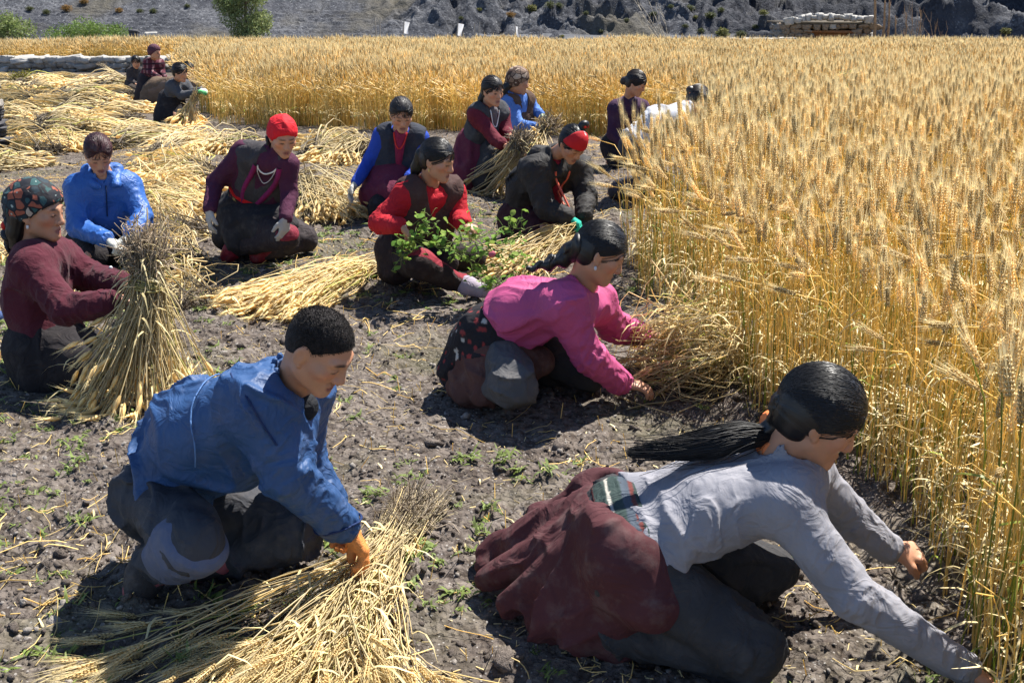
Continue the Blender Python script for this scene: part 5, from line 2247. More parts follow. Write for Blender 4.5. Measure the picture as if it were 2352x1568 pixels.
# ---------------------------------------------------------------- woman in grey reaching into the crop
def woman_grey():
    p = person('A', 'woman in grey shirt and maroon skirt with long black ponytail reaching to cut barley', 'woman', G(1640, 1480),
               (1886, 955, 2.72), (.86, -.08, -.50),
               dict(n=(1790, 1062, 2.74), sr=(1795, 1150, 2.60), sl=(1835, 1070, 2.88), er=(1962, 1368, 2.48), wr=(2222, 1538, 'z', .07),
                    el=(1950, 1185, 2.92), wl=(2045, 1262, 'z', .16), hr=(1450, 1290, 'z', .28), hl=(1430, 1190, 'z', .30),
                    kr=(1722, 1488, 'z', .085), kl=(1750, 1315, 'z', .09), ar=(1340, 1440, 'z', .06), al=(1330, 1330, 'z', .06), tr=(1240, 1420, 'z', .04), tl=(1230, 1310, 'z', .04)),
               skin=.9, hs=1.04)
    p.bow = np.array((0, 0, .03))
    p.hand('r', (.8, -.35, -.45), (-.2, -.3, -1), .45)
    p.hand('l', (.85, .1, -.15), (.1, .35, -1), .95)
    p.body()
    p.top('shirt', cloth((.20, .20, .225), .8, .12, 22, .45, 'grey_cotton'), .014, (.070, .060, 0, .044), .97, hem=.10, amp=.013, freq=10, ax=unit(np.cross(p.spine, (0.2, 1, 0))), seed=4., collar=.05, stretch=.78, rings=.42)
    p.add('collar', [RC(p.J['n'] + p.front * .05, p.J['n'] + p.front * .07 + p.spine * .06, .05, .045), RC(p.J['n'] + p.front * .02 + p.spine * .05, p.J['n'] + p.spine * .12, .05, k=.01, op='s')], cloth((.03, .035, .05), .85, .1, key='dark_collar'), .8)
    ms = cloth((.1, .1, .1), .9, .1, 40, .3, 'striped_sash', use_paint=True)

    def stripes(V):
        t = (V - p.hm) @ p.spine
        c = np.zeros((len(V), 3)) + np.array((.028, .045, .042))
        c[(t > .03) & (t < .052)] = (.055, .07, .09)
        c[(t > -.010) & (t < .0)] = (.34, .32, .28)
        c[(t > .052) & (t < .062)] = (.12, .035, .03)
        c[(t > -.06) & (t < -.045)] = (.10, .03, .028)
        return c
    p.add('waist_sash', p.torso(.016) + [CLIP(lerp(p.hm, p.sm, .16), p.spine, .006), CLIP(lerp(p.hm, p.sm, -.12), -p.spine, .006)], ms, 1.0, folds(np.cross(p.spine, p.front), .005, 18, 3), .008, paintf=stripes)
    p.trousers(cloth((.031, .031, .034), .85, .15, 30, .4, 'charcoal_trousers'), (.108, .088, .084, .062), amp=.016)
    mk = cloth((.060, .020, .023), .88, .30, 16, .5, 'maroon_wool')
    z = lambda u, v, h: (u, v, GY(v, h))
    hemz = .045
    hem = [(1120, 1275), (1118, 1330), (1165, 1385), (1240, 1425), (1330, 1455), (1420, 1472), (1490, 1462)]
    src = [(1400, 1160, .30), (1410, 1190, .31), (1420, 1210, .33), (1430, 1240, .32), (1450, 1260, .31), (1470, 1290, .30), (1490, 1300, .28)]
    cones = []
    for (u, v), q in zip(hem, src):
        cones.append((z(*q), z(u, v, hemz), .088, .036))
    cones += [(z(1450, 1270, .28), z(1500, 1375, .22), .145, .085), (z(1440, 1180, .33), z(1440, 1280, .3), .13, .13)]
    back = [z(1440, 1072, .32), z(1340, 1115, .24), z(1235, 1180, .15), z(1155, 1245, .08), z(1112, 1295, .04)]
    back = [(u, v, y + .10) if q < 3 else (u, v, y) for q, (u, v, y) in enumerate(back)]
    for q in range(4):
        cones.append((back[q], back[q + 1], .018, .02))
        cones.append((back[q], z(*src[min(q + 1, 6)]), .02, .04))
    p.drape('skirt', mk, cones, .024, 7.5, 5., ax=unit(np.array((1, .2, .25))), k=.05, stretch=.82, ridge=.8,
            clips=[CLIP(lerp(p.hm, p.sm, .13) - p.front * .07, unit(p.spine - p.front * 1.5), .02)])
    p.hair(HAIR_BLACK, .016, line=((.086, .066), (-.03, -.042)), tie=(0, -.11, -.015))
    tie = P(1770, 1000, 2.76)
    p.tail([p.h(0, -.10, -.02), tie, P(1715, 1002, 2.75), P(1640, 1012, 2.74), P(1560, 1024, 2.74)], (.030, .022, .026, .026, .008), name='hair_mass')
    p.strands_tail([tie + np.array((.03, 0, 0)), P(1715, 1000, 2.75), P(1640, 1012, 2.735), P(1540, 1026, 2.735), P(1452, 1036, 2.74)], (.022, .046, .050, .034, .010), 1500)
    p.add('hair_tie', [RC(tie + np.array((0, -.02, -.03)), tie + np.array((.012, .02, .03)), .036, .036, k=.01)], M_ORANGE, .7, folds((0, 0, 1), .005, 40), .006)
    p.add('ring', [RC(p.J['wr'] + np.array((.11, -.04, -.05)), p.J['wr'] + np.array((.115, -.045, -.055)), .012)], M_METAL, .6)
    return p


# ---------------------------------------------------------------- boy in blue jacket
def boy():
    p = person('B', 'boy with cropped hair in blue jacket crouching over a barley bundle with orange glove', 'boy', G(420, 1340),
               (736, 800, 2.80), (.74, -.30, -.60),
               dict(n=(668, 905, 2.90), sr=(590, 925, 2.80), sl=(690, 905, 3.05), er=(655, 1090, 2.80), wr=(800, 1218, 'z', .21),
                    el=(690, 1050, 3.14), wl=(765, 1170, 3.12), hr=(352, 1132, 'z', .29), hl=(380, 1095, 'z', .27),
                    kr=(450, 1245, 2.73), kl=(670, 1225, 'z', .12), ar=(345, 1300, 'z', .10), al=(470, 1290, 'z', .06), tr=(318, 1358, 'z', .035), tl=(400, 1300, 'z', .03)),
               skin=.85, hs=.92)
    p.bow = np.array((-.03, 0, .05))
    p.hand('r', (.55, -.1, -.83), (-.75, -.35, -.45), .55)
    p.hand('l', (.3, 0, -.9), (0, -.6, -.3), .6)
    p.body(bare=('r',))
    mj = cloth((.022, .060, .155), .55, .16, 24, .45, 'blue_nylon', spec=.28, crease=.06)
    j = p.J
    p.top('jacket', mj, .028, (.080, .072, 0, .058), .88, hem=.20, amp=.017, freq=10, ax=unit(j['wr'] - j['sr']), seed=8., collar=.06, stretch=.55, rings=.42,
          extra=[RC(lerp(p.hm, p.sm, .5) + p.front * .05, lerp(p.hm, p.sm, .95) + p.front * .09, .10, .09, k=.06)])
    jp = p.prims
    right = unit(j['sr'] - j['sl'])
    lm = cloth((.07, .15, .33), .6, .1, key='pale_piping')
    bk_ = -p.front
    p.seam('piping', jp, [lerp(p.hm, p.sm, .80) + bk_ * .2 + right * .02, lerp(p.hm, p.sm, .74) + bk_ * .12 + right * .15, lerp(p.hm, p.sm, .62) + right * .2, lerp(p.hm, p.sm, .5) + right * .2 + p.front * .08], .0025, lm)  # painted highlight: a paler blue line where the back seam catches light
    dk = cloth((.008, .022, .08), .7, .1, key='dark_seam')
    p.seam('seam', jp, [j['sr'] + right * .02 + bk_ * .12 - p.spine * .02, j['sr'] + right * .08 + p.spine * .03, j['sr'] + p.front * .12 + right * .02], .003, dk)
    p.seam('seam', jp, [lerp(j['er'], j['wr'], .85) + np.array((math.cos(a) * .09, math.sin(a) * .09, .02 * math.cos(a))) for a in np.linspace(0, 6.28, 9)], .004, dk, 24)
    nb = p.neck_base()
    up = unit(p.h(0, -.03, -.05) - nb)
    col = []
    for k in range(9):
        a = -2.2 + 4.4 * k / 8
        right = unit(j['sr'] - j['sl'])
        back = -p.front
        c = nb + (back * math.cos(a) + right * math.sin(a)) * .074
        col.append(RC(c - up * .02, c + up * .055 + (c - nb) * .12, .012, .009, k=.02))
    p.add('collar', col, mj, .8, folds(up, .004, 20), .006)
    p.add('inner_shirt', [RC(nb + p.front * .04 - up * .03, nb + p.front * .06 + up * .03, .045, .04)], cloth((.012, .013, .016), .85, .0, key='black_shirt'), .9)
    mt = cloth((.038, .040, .048), .8, .25, 22, .5, 'dark_tracksuit')
    p.trousers(mt, (.105, .085, .084, .066), amp=.018, end=.78)
    k0, a0 = j['kr'], j['ar']
    side = unit(np.cross(a0 - k0, (0, 0, 1)))
    cam_d = unit(np.array((0, 0, CAM_H)) - k0)
    pr = [q for q in p.leg('r', (.112, .091, .090, .078))]
    pr += [dict(ELL(lerp(k0, a0, .30) + cam_d * .05 + np.array((.01, 0, -.03)), np.eye(3), (.125, .12, .125)), op='i', k=.006)]
    p.add('knee_patch', pr, cloth((.085, .10, .155), .85, .35, 26, .4, 'patch_blue'), 1.0, folds((0, 0, 1), .010, 11, 3.), .012)
    hpt = j['hr'] + np.array((-.03, -.12, .02))
    w1, w2 = lerp(j['hr'], k0, .45) + cam_d * .118 + np.array((-.05, 0, -.07)), lerp(k0, a0, .55) + cam_d * .105 + np.array((-.06, 0, .0))
    p.add('piping', chain([hpt, w1, w2], (.005, .005, .005), .01), cloth((.30, .42, .50), .7, 0, key='light_piping'), .6)

    def sp(V):
        c = np.zeros((len(V), 3)) + np.array((.030, .027, .028))
        m = (vnoise(V * 26) > .28)
        c[m] = (.24, .07, .08)
        return c
    ms = cloth((.1, .1, .1), .7, .3, 60, .3, 'sports_shoe', use_paint=True)
    for sd in 'rl':
        p.shoe(sd, ms, .014, paintf=sp)
    mg = cloth((.55, .20, .055), .75, .15, 90, .3, 'orange_glove')
    p.glove('r', mg, f=.006, cuff=.012)
    p.glove('l', mg, f=.006)
    # cropped hair
    H, k, A = p.h, p.hs, p.hax()
    pr = [ELL(H(0, -.014, .028), A, (np.array((.074, .094, .084)) + .0025) * k), ELL(H(0, -.05, -.01), A, np.array((.064, .048, .068)) * k, k=.03)]
    pr.append(CLIP(H(0, .074, .066), p.F * .66 + p.U * -.75, .006))
    nn = np.array((.5, -.86))
    pr.append(CLIP(H(0, -.02, -.028), unit(p.F * .45 - p.U * .89), .01))
    for sx in (-1, 1):
        pr.append(ELL(H(sx * .085, -.008, -.012), A, np.array((.03, .026, .036)) * k, k=.006, op='s'))
    hpr = pr
    ho = p.add('hair', pr, HAIR_SHORT, .7, lambda q: .0012 * vnoise(q * 170) + .0010 * vnoise(q * 320), .003)
    r = np.random.default_rng(8)
    dr = r.normal(size=(9000, 3))
    dr /= np.linalg.norm(dr, axis=1, keepdims=True)
    pt = np.array([0, -.014, .028]) + dr * (np.array((.074, .094, .084)) + .0025)
    wp = p.C + k * (pt[:, :1] * p.R + pt[:, 1:2] * p.F + pt[:, 2:] * p.U)
    fld = _field(hpr, wp[:, None, :].astype(np.float32), wp.astype(np.float32), 1e3)[:, 0]
    ok = np.abs(fld) < .0025
    wp, dr = wp[ok], dr[ok]
    dw = dr[:, :1] * p.R + (dr[:, 1:2] + .5) * p.F + (dr[:, 2:] + .1) * p.U + r.normal(0, .35, wp.shape)
    dw /= np.linalg.norm(dw, axis=1, keepdims=True)
    V, F, C = tubes(np.stack([wp - dw * .002, wp + dw * .0045], 1) - p.base, np.tile(np.array([[.0007, .0003]]), (len(wp), 1)), 3)
    so = link('hair_strands', mesh_np('hair_strands', V, F, [HAIR_SHORT]), ho)
    so['kind'] = 'stuff'
    return p


# ---------------------------------------------------------------- woman in burgundy with the sheaf
def woman_burgundy():
    p = person('C', 'woman in burgundy jacket and patterned headscarf kneeling and tying an upright sheaf', 'woman', G(130, 870),
               (90, 482, 4.95), (.97, -.16, -.15),
               dict(n=(76, 566, 4.98), sr=(70, 612, 4.82), sl=(125, 590, 5.12), er=(150, 712, 4.70), wr=(258, 694, 4.66),
                    el=(215, 640, 5.10), wl=(290, 655, 4.88), hr=(105, 800, 4.86), hl=(125, 780, 5.06), kr=(238, 846, 'z', .09), kl=(262, 815, 'z', .09),
                    ar=(70, 850, 'z', .06), al=(90, 835, 'z', .06), tr=(45, 858, 'z', .04), tl=(60, 842, 'z', .04)), skin=.85, hs=1.05)
    p.bow = np.array((-.04, 0, 0))
    p.hand('r', (.95, .25, -.1), (.1, .5, -.8), .8)
    p.hand('l', (.9, -.2, -.2), (.2, -.4, -.8), .8)
    p.body()
    mj = cloth((.060, .011, .019), .95, .10, 20, .35, 'burgundy_fleece', sheen=.05, fleece=.4)
    p.top('jacket', mj, .032, (.078, .072, 0, .058), .93, hem=.0, amp=.015, freq=8, ax=(.2, 0, 1), seed=3., collar=.055, stretch=.5)
    p.add('inner_collar', [RC(p.J['n'] + p.front * .05, p.J['n'] + p.front * .095 - p.spine * .08, .035, .03), RC(p.J['n'] + p.front * .04 + p.spine * .05, p.J['n'] + p.front * .05 + p.spine * .1, .04, op='s', k=.01)], cloth((.10, .09, .09), .85, .2, key='grey_inner'), .9)
    p.drape('skirt', cloth((.016, .014, .016), .9, .12, key='black_wool'), [((100, 800, 4.88), (110, 850, 4.86), .17, .15), ((110, 810, 4.9), (235, 848, 4.75), .16, .10), ((125, 800, 5.05), (255, 820, 4.98), .15, .10), ((75, 830, 4.9), (60, 850, 4.9), .12, .08)], .014, 8)
    mp = pattern_cloth('printed_scarf', 25, [(.028, .065, .07), (.012, .014, .02), (.025, .075, .075), (.26, .075, .045), (.016, .03, .04), (.36, .30, .25)], (.012, .012, .016), .07, (.30, .36, .33))
    p.scarf(mp, .020, .052, side=-.028, low=-.045, tails=(((-.03, -.16, -.12)),), bulge=.012)
    p.tail([p.h(.05, -.06, -.03), p.h(.04, -.08, -.10), p.h(.035, -.09, -.17)], (.045, .034, .022), name='hair')
    p.tail([p.h(.03, -.115, -.06), p.h(.03, -.125, -.13), p.h(.02, -.12, -.20)], (.022, .020, .014), braid=True, name='braid')
    p.add('hair_bead', [ELL(p.h(.04, -.135, -.085), p.hax(), (.014, .012, .02))], M_RED, .6)
    p.earring(M_METAL, 'r')
    mb = M_METAL
    for k in range(3):
        c = p.on_front(p.layers, [lerp(p.sm, p.hm, .06 + .17 * k)], .002)[0]
        p.add('button', [ELL(c, p.hax(), (.009, .009, .009))], mb, .6)
    return p


def woman_anorak():
    p = person('D', 'person with dark red hair in bright blue hooded anorak sitting behind the upright sheaf', 'woman', G(240, 598),
               (226, 352, 7.02), (.34, -.72, -.55),
               dict(n=(238, 405, 7.12), sr=(180, 436, 7.08), sl=(298, 434, 7.22), er=(178, 522, 6.96), wr=(246, 550, 6.80),
                    el=(328, 500, 7.08), wl=(300, 540, 6.86), hr=(205, 565, 7.22), hl=(275, 565, 7.32), kr=(205, 588, 'z', .10), kl=(310, 585, 'z', .10),
                    ar=(180, 585, 7.35), al=(290, 585, 7.40), tr=(190, 590, 7.5), tl=(280, 590, 7.5)), skin=.95, hs=.96)
    p.hand('r', (.8, -.4, -.3), (.3, -.2, -1), .7)
    p.hand('l', (-.5, -.6, -.4), (-.2, -.2, -1), .7)
    p.body(bare=())
    mj = cloth((.022, .088, .30), .5, .06, 20, .5, 'anorak_blue', spec=.35, crease=.12)
    p.top('anorak', mj, .030, (.076, .070, 0, .056), .94, hem=-.12, amp=.016, freq=9, ax=(0, 0, 1), seed=1., collar=.03, stretch=.5)
    nb = p.neck_base()
    p.add('hood', [RC(nb - p.front * .07 + p.spine * .0 + p.R * .08, nb - p.front * .07 - p.R * .08, .055, k=.03), RC(nb + p.R * .09 - p.front * .03, nb + p.R * .06 + p.front * .09 - p.spine * .01, .036, .026, k=.03), RC(nb - p.R * .09 - p.front * .03, nb - p.R * .06 + p.front * .09 - p.spine * .01, .036, .026, k=.03)], mj, 1., folds((0, 1, 0), .01, 14), .012)
    p.cord('zip', p.layers, [nb - p.spine * .02, lerp(p.sm, p.hm, .30)], .004, cloth((.01, .02, .06), .6, 0, key='zip_dark'), 10, .0)
    c = p.on_front(p.layers, [lerp(p.sm, p.hm, .18) - unit(p.J['sr'] - p.J['sl']) * .085], .0)[0]
    p.add('chest_badge', [RC(c - p.R * .018, c + p.R * .018, .010, k=.01)], cloth((.35, .45, .60), .7, 0, key='badge_pale'), .6)
    p.drape('skirt', cloth((.016, .014, .016), .9, .12, key='black_wool'), [((205, 570, 7.2), (215, 588, 6.95), .16, .1), ((275, 570, 7.3), (305, 588, 7.05), .16, .1)], .012, 8)
    mg = cloth((.42, .42, .38), .85, .2, 60, .3, 'grey_glove')
    for sd in 'lr':
        p.glove(sd, mg)
    p.hair(HAIR_RED, part=True)
    p.tail([p.h(.0, -.10, .0), p.h(.02, -.12, -.05), p.h(.03, -.12, -.10)], (.034, .026, .012), HAIR_RED)
    return p


def woman_red_scarf():
    p = person('E', 'woman in red headscarf and dark vest squatting with white necklace and patterned belt', 'woman', G(600, 590),
               (650, 312, 6.92), (.40, -.78, -.42),
               dict(n=(632, 362, 7.02), sr=(556, 352, 7.06), sl=(660, 378, 6.98), er=(494, 420, 7.12), wr=(482, 480, 6.94), el=(664, 448, 6.96), wl=(656, 500, 6.80),
                    hr=(548, 492, 7.32), hl=(610, 500, 7.36), kr=(655, 545, 6.86), kl=(700, 548, 'z', .11), ar=(540, 568, 'z', .10), al=(600, 578, 'z', .08), tr=(522, 588, 'z', .04), tl=(590, 590, 'z', .04)), skin=.95, hs=.95, chest=.80)
    p.hand('r', (-.1, -.2, -1), (.6, .3, 0), .35)
    p.hand('l', (-.1, -.3, -1), (-.5, .4, 0), .4)
    p.body(bare=())
    p.top('shirt', cloth((.055, .014, .034), .9, .08, 40, .3, 'plum_knit'), .014, (.062, .055, 0, .044), .98, hem=.1, amp=.008, freq=12, collar=.10, seed=4.)
    p.vest('vest', cloth((.040, .037, .040), .88, .18, 24, .4, 'grey_vest'), .018, .070, .62, .30)
    nb = p.neck_base()
    lap = cloth((.17, .012, .075), .8, .08, 40, .3, 'magenta_lapel')
    right = unit(p.J['sr'] - p.J['sl'])
    e = lerp(p.sm, p.hm, .62) + p.front * .150
    for s in (1, -1):
        p.cord('lapel', p.layers, [nb + right * s * .075 + p.spine * .02, nb + right * s * .088 - p.spine * .06, lerp(nb, e, .55) + right * s * .085, e + right * s * .045 + p.spine * .02, e - right * s * .015 - p.spine * .03], .019, lap, 16, -.008)

    def belt(V):
        t = (V - p.hm) @ p.spine
        a = (V @ right) * 1.0
        c = np.zeros((len(V), 3)) + np.array((.020, .018, .020))
        ph = np.mod(a * 14, 1)
        c[(ph > .2) & (ph < .5) & (np.abs(np.mod(t * 30, 1) - .5) < .3)] = (.34, .26, .10)
        c[(ph > .65) & (ph < .85)] = (.12, .03, .05)
        return c
    p.band('belt', cloth((.1, .1, .1), .8, .1, 60, .3, 'woven_belt', use_paint=True), .24, .40, .030, paintf=belt)
    p.band('waistband', cloth((.50, .012, .015), .8, .05, key='red_cloth'), .41, .48, .026)
    mk = cloth((.022, .021, .023), .92, .22, 18, .5, 'black_felt')
    p.drape('skirt', mk, [((555, 480, 7.3), (600, 525, 7.05), .145, .125), ((605, 485, 7.3), (655, 512, 7.0), .13, .085), ((540, 490, 7.3), (518, 545, 7.25), .12, .085), ((560, 485, 7.25), (545, 545, 7.1), .13, .10)], .018, 8, 2.)
    p.trousers(cloth((.026, .020, .022), .85, .22, key='dark_trousers'), (.11, .088, .084, .064))
    cam_d = unit(np.array((0, 0, CAM_H)) - p.J['kr'])
    p.add('knee_patch', [q for q in p.leg('r', (.114, .093, .089, .069))] + [dict(ELL(p.J['kr'] + cam_d * .07 + np.array((.02, 0, .03)), np.eye(3), (.085, .09, .055)), op='i', k=.006)], cloth((.17, .02, .035), .85, .2, key='red_patch'), 1., folds((0, 0, 1), .009, 11, 3.), .012)
    for sd in 'rl':
        p.shoe(sd, cloth((.16, .012, .025), .6, .3, key='red_shoe'), .016)
    mg = cloth((.33, .32, .30), .85, .2, 60, .3, 'ash_glove')
    for sd in 'lr':
        p.glove(sd, mg)
    p.hair(HAIR_BLACK, .006, n=0)
    p.scarf(cloth((.52, .012, .02), .75, .05, 30, .4, 'red_silk'), .016, .060, side=-.03, low=-.075, tails=((.02, -.15, -.13),), bulge=.006)
    p.tail([p.h(.07, -.07, -.06), p.h(.085, -.05, -.14), p.h(.10, -.02, -.24)], (.018, .016, .010), braid=True, name='braid')
    p.necklace(M_BEADS, .075, .06, .0048)
    p.necklace(M_METAL, .075, .16, .003)
    return p


def woman_blue_sleeves():
    p = person('F', 'woman in royal blue top, dark vest and maroon apron with one gloved arm out', 'woman', G(905, 490),
               (922, 262, 8.62), (.22, -.84, -.46),
               dict(n=(920, 302, 8.74), sr=(878, 312, 8.78), sl=(964, 316, 8.80), er=(846, 374, 8.78), wr=(817, 420, 8.62), el=(970, 372, 8.76), wl=(938, 408, 8.58),
                    hr=(882, 440, 8.86), hl=(940, 440, 8.90), kr=(880, 478, 8.50), kl=(948, 478, 8.54), ar=(865, 480, 8.95), al=(925, 480, 9.0), tr=(870, 486, 9.1), tl=(930, 486, 9.15)), skin=1.0, hs=1.0)
    p.hand('r', (-.45, -.3, -.8), (.5, -.3, -.4), .35)
    p.hand('l', (-.6, -.4, -.6), (-.3, .3, -.9), .6)
    p.body(bare=('l',))
    p.top('shirt', cloth((.018, .052, .31), .85, .04, 30, .4, 'royal_blue_knit'), .012, (.064, .056, 0, .042), .97, hem=.1, amp=.008, freq=12, seed=6.)
    p.vest('vest', cloth((.026, .030, .042), .85, .12, 24, .4, 'navy_vest'), .028, .062, .5, .02)
    p.add('neckline', [RC(p.J['n'] + p.front * .07, lerp(p.sm, p.hm, .45) + p.front * .125, .05, .02)], cloth((.20, .015, .05), .8, .05, key='pink_inner'), 1.)
    p.necklace(M_RED, .06, .12, .006)
    p.drape('apron', cloth((.095, .016, .035), .88, .10, 20, .4, 'maroon_cloth'), [((880, 412, 8.82), (872, 448, 8.72), .15, .16), ((940, 410, 8.85), (940, 440, 8.75), .14, .15), ((905, 405, 8.78), (905, 445, 8.62), .14, .14)], .012, 9, 2.)
    p.drape('skirt', cloth((.016, .014, .016), .9, .12, key='black_wool'), [((880, 450, 8.8), (878, 480, 8.55), .15, .11), ((935, 450, 8.85), (945, 480, 8.6), .15, .11), ((865, 470, 8.8), (862, 485, 8.8), .1, .07)], .012, 9)
    mg = cloth((.36, .35, .32), .85, .2, 60, .3, 'ash_glove')
    p.glove('r', mg)
    p.hair(HAIR_BROWN)
    p.tail([p.h(.0, -.1, -.02), p.h(.05, -.1, -.1)], (.04, .02), HAIR_BROWN)
    return p


def woman_red_shirt():
    p = person('G', 'woman in red top and brown vest sitting with green vines in her lap', 'woman', G(980, 655),
               (1006, 366, 6.36), (.88, -.38, -.30),
               dict(n=(985, 424, 6.46), sr=(934, 446, 6.38), sl=(1040, 442, 6.58), er=(870, 512, 6.34), wr=(922, 520, 6.16), el=(1056, 502, 6.52), wl=(1064, 515, 6.32),
                    hr=(922, 588, 6.52), hl=(985, 582, 6.68), kr=(965, 606, 6.20), kl=(1085, 592, 'z', .12), ar=(1056, 650, 'z', .08), al=(990, 600, 6.9), tr=(1108, 668, 'z', .05), tl=(960, 600, 7.0)), skin=.92, hs=.95)
    p.hand('r', (.62, -.25, -.72), (-.3, -.3, -.85), .6)
    p.hand('l', (.75, -.35, -.25), (.0, .2, -1), .9)
    p.body()
    p.top('shirt', cloth((.34, .012, .020), .85, .03, 30, .5, 'red_knit'), .014, (.066, .062, 0, .050), .90, hem=.1, amp=.012, freq=11, collar=.07, seed=7.)
    p.vest('vest', cloth((.050, .027, .024), .9, .14, 24, .4, 'brown_vest'), .032, .070, .55, -.08)
    p.drape('skirt', cloth((.022, .015, .016), .9, .12, key='dark_brown_wool'), [((925, 575, 6.5), (910, 620, 6.45), .15, .1), ((985, 575, 6.6), (1010, 600, 6.45), .15, .1), ((905, 590, 6.5), (892, 622, 6.5), .12, .07)], .014, 9)
    j = p.J

    def stripe(V):
        c = np.zeros((len(V), 3)) + np.array((.022, .015, .015))
        d = np.abs((V - j['kr']) @ unit(np.cross(j['ar'] - j['kr'], (0, 1, 0)))) if False else None
        a, b = j['kr'], j['ar']
        ba = b - a
        t = ((V - a) @ ba) / (ba @ ba)
        q = V - a - t[:, None] * ba
        upv = unit(np.array((0, -.45, .9)))
        w = q @ upv / (np.linalg.norm(q, axis=1) + 1e-6)
        m = (w > .72) & (t > -.9) & (vnoise(V * 22) > -.35) & (np.linalg.norm(V - lerp(a, b, .5), axis=1) < .38)
        c[m] = (.19, .020, .032)
        return c
    p.add('trousers', [RC(j['hl'], j['hr'], .11, k=.05)] + p.leg('r', (.115, .092, .088, .055)) + p.leg('l', (.115, .085, .08, .06)), cloth((.1, .1, .1), .85, .15, 30, .4, 'velvet_trousers', use_paint=True), .9, folds((1, 0, 0), .010, 12, 3., .3), .014, paintf=stripe)
    ms = cloth((.27, .23, .29), .7, .3, 50, .3, 'mauve_shoe')
    p.shoe('r', ms, .012)
    p.add('bracelet', [RC(lerp(j['er'], j['wr'], .93), lerp(j['er'], j['wr'], .96), .036, k=.01)], M_METAL, .6)
    p.hair(HAIR_BLACK)
    p.tail([p.h(.0, -.10, -.01), p.h(-.01, -.125, -.10), p.h(-.01, -.13, -.2)], (.045, .030, .018))
    p.earring(plain('gold', (.6, .38, .1), .35, .6, .1), 'r')
    return p


def woman_bandana():
    p = person('H', 'woman in black jacket, red bandana and hair bun crouching beside the crop', 'woman', G(1210, 535),
               (1316, 330, 7.55), (.44, -.58, -.66),
               dict(n=(1268, 362, 7.74), sr=(1226, 392, 7.66), sl=(1328, 385, 7.86), er=(1252, 478, 7.56), wr=(1306, 500, 7.46), el=(1346, 452, 7.74), wl=(1340, 498, 7.56),
                    hr=(1195, 500, 7.94), hl=(1240, 495, 8.06), kr=(1250, 525, 7.62), kl=(1310, 520, 7.78), ar=(1180, 532, 7.96), al=(1230, 525, 8.1), tr=(1195, 538, 7.85), tl=(1250, 535, 8.0)), skin=.85, hs=.97)
    p.bow = np.array((-.05, .03, .04))
    p.hand('r', (.8, -.2, -.4), (0, 0, -1), .8)
    p.hand('l', (-.2, -.6, -.6), (-.3, 0, -.8), .7)
    p.body(bare=())
    mj = cloth((.024, .023, .023), .74, .14, 20, .5, 'charcoal_nylon', spec=.2, crease=.05)
    p.top('jacket', mj, .045, (.088, .080, 0, .062), .93, hem=-.05, amp=.016, freq=9, ax=(.3, 0, 1), seed=9., collar=.05, stretch=.45)
    nb = p.neck_base()
    p.add('hood', [RC(nb - p.front * .06 + p.R * .09 - p.spine * .02, nb - p.front * .06 - p.R * .09 - p.spine * .02, .062, k=.03)], mj, 1., folds((1, 0, 0), .014, 16), .016)
    p.add('inner_shirt', [RC(nb + p.front * .06, lerp(p.sm, p.hm, .4) + p.front * .14, .06, .05)], cloth((.20, .012, .025), .85, .05, key='crimson_shirt'), 1.)
    p.necklace(plain('coral_beads', (.6, .10, .05), .5, .4, .2), .07, .16, .008)
    p.drape('skirt', cloth((.035, .012, .016), .9, .15, key='dark_maroon'), [((1195, 505, 7.9), (1240, 530, 7.7), .16, .12), ((1240, 500, 8.0), (1305, 525, 7.8), .15, .11), ((1190, 510, 7.9), (1180, 535, 7.85), .14, .1)], .014, 9)
    p.glove('r', cloth((.02, .33, .25), .8, .1, 60, .3, 'teal_glove'))
    p.glove('l', cloth((.03, .03, .035), .8, .1, 60, .3, 'dark_glove'))
    p.hair(HAIR_BLACK, bun=((-.05, -.045, .125), .042))
    p.add('hair_tie', [ELL(p.h(-.05, -.03, .135), p.hax(), (.028, .02, .022))], M_RED, .7, folds((0, 0, 1), .008, 45), .008)
    mp = pattern_cloth('bandana_print', 16, [(.45, .012, .018)] * 3, (.45, .012, .018), .01, (.60, .45, .42))
    H, k, A = p.h, p.hs, p.hax()
    p.add('bandana', [ELL(H(0, -.014, .028), A, (np.array((.074, .096, .086)) + .020) * k), CLIP(H(0, .09, .028), unit(-p.U + p.F * .12), .006), CLIP(H(0, -.005, .12), unit(p.U * .25 + p.F * -.97), .006)], mp, .8, folds(p.R, .005, 18, 2.), .008)
    p.tail([p.h(-.08, -.02, .0), p.h(-.085, .0, -.08), p.h(-.07, .0, -.14)], (.03, .024, .012))
    return p


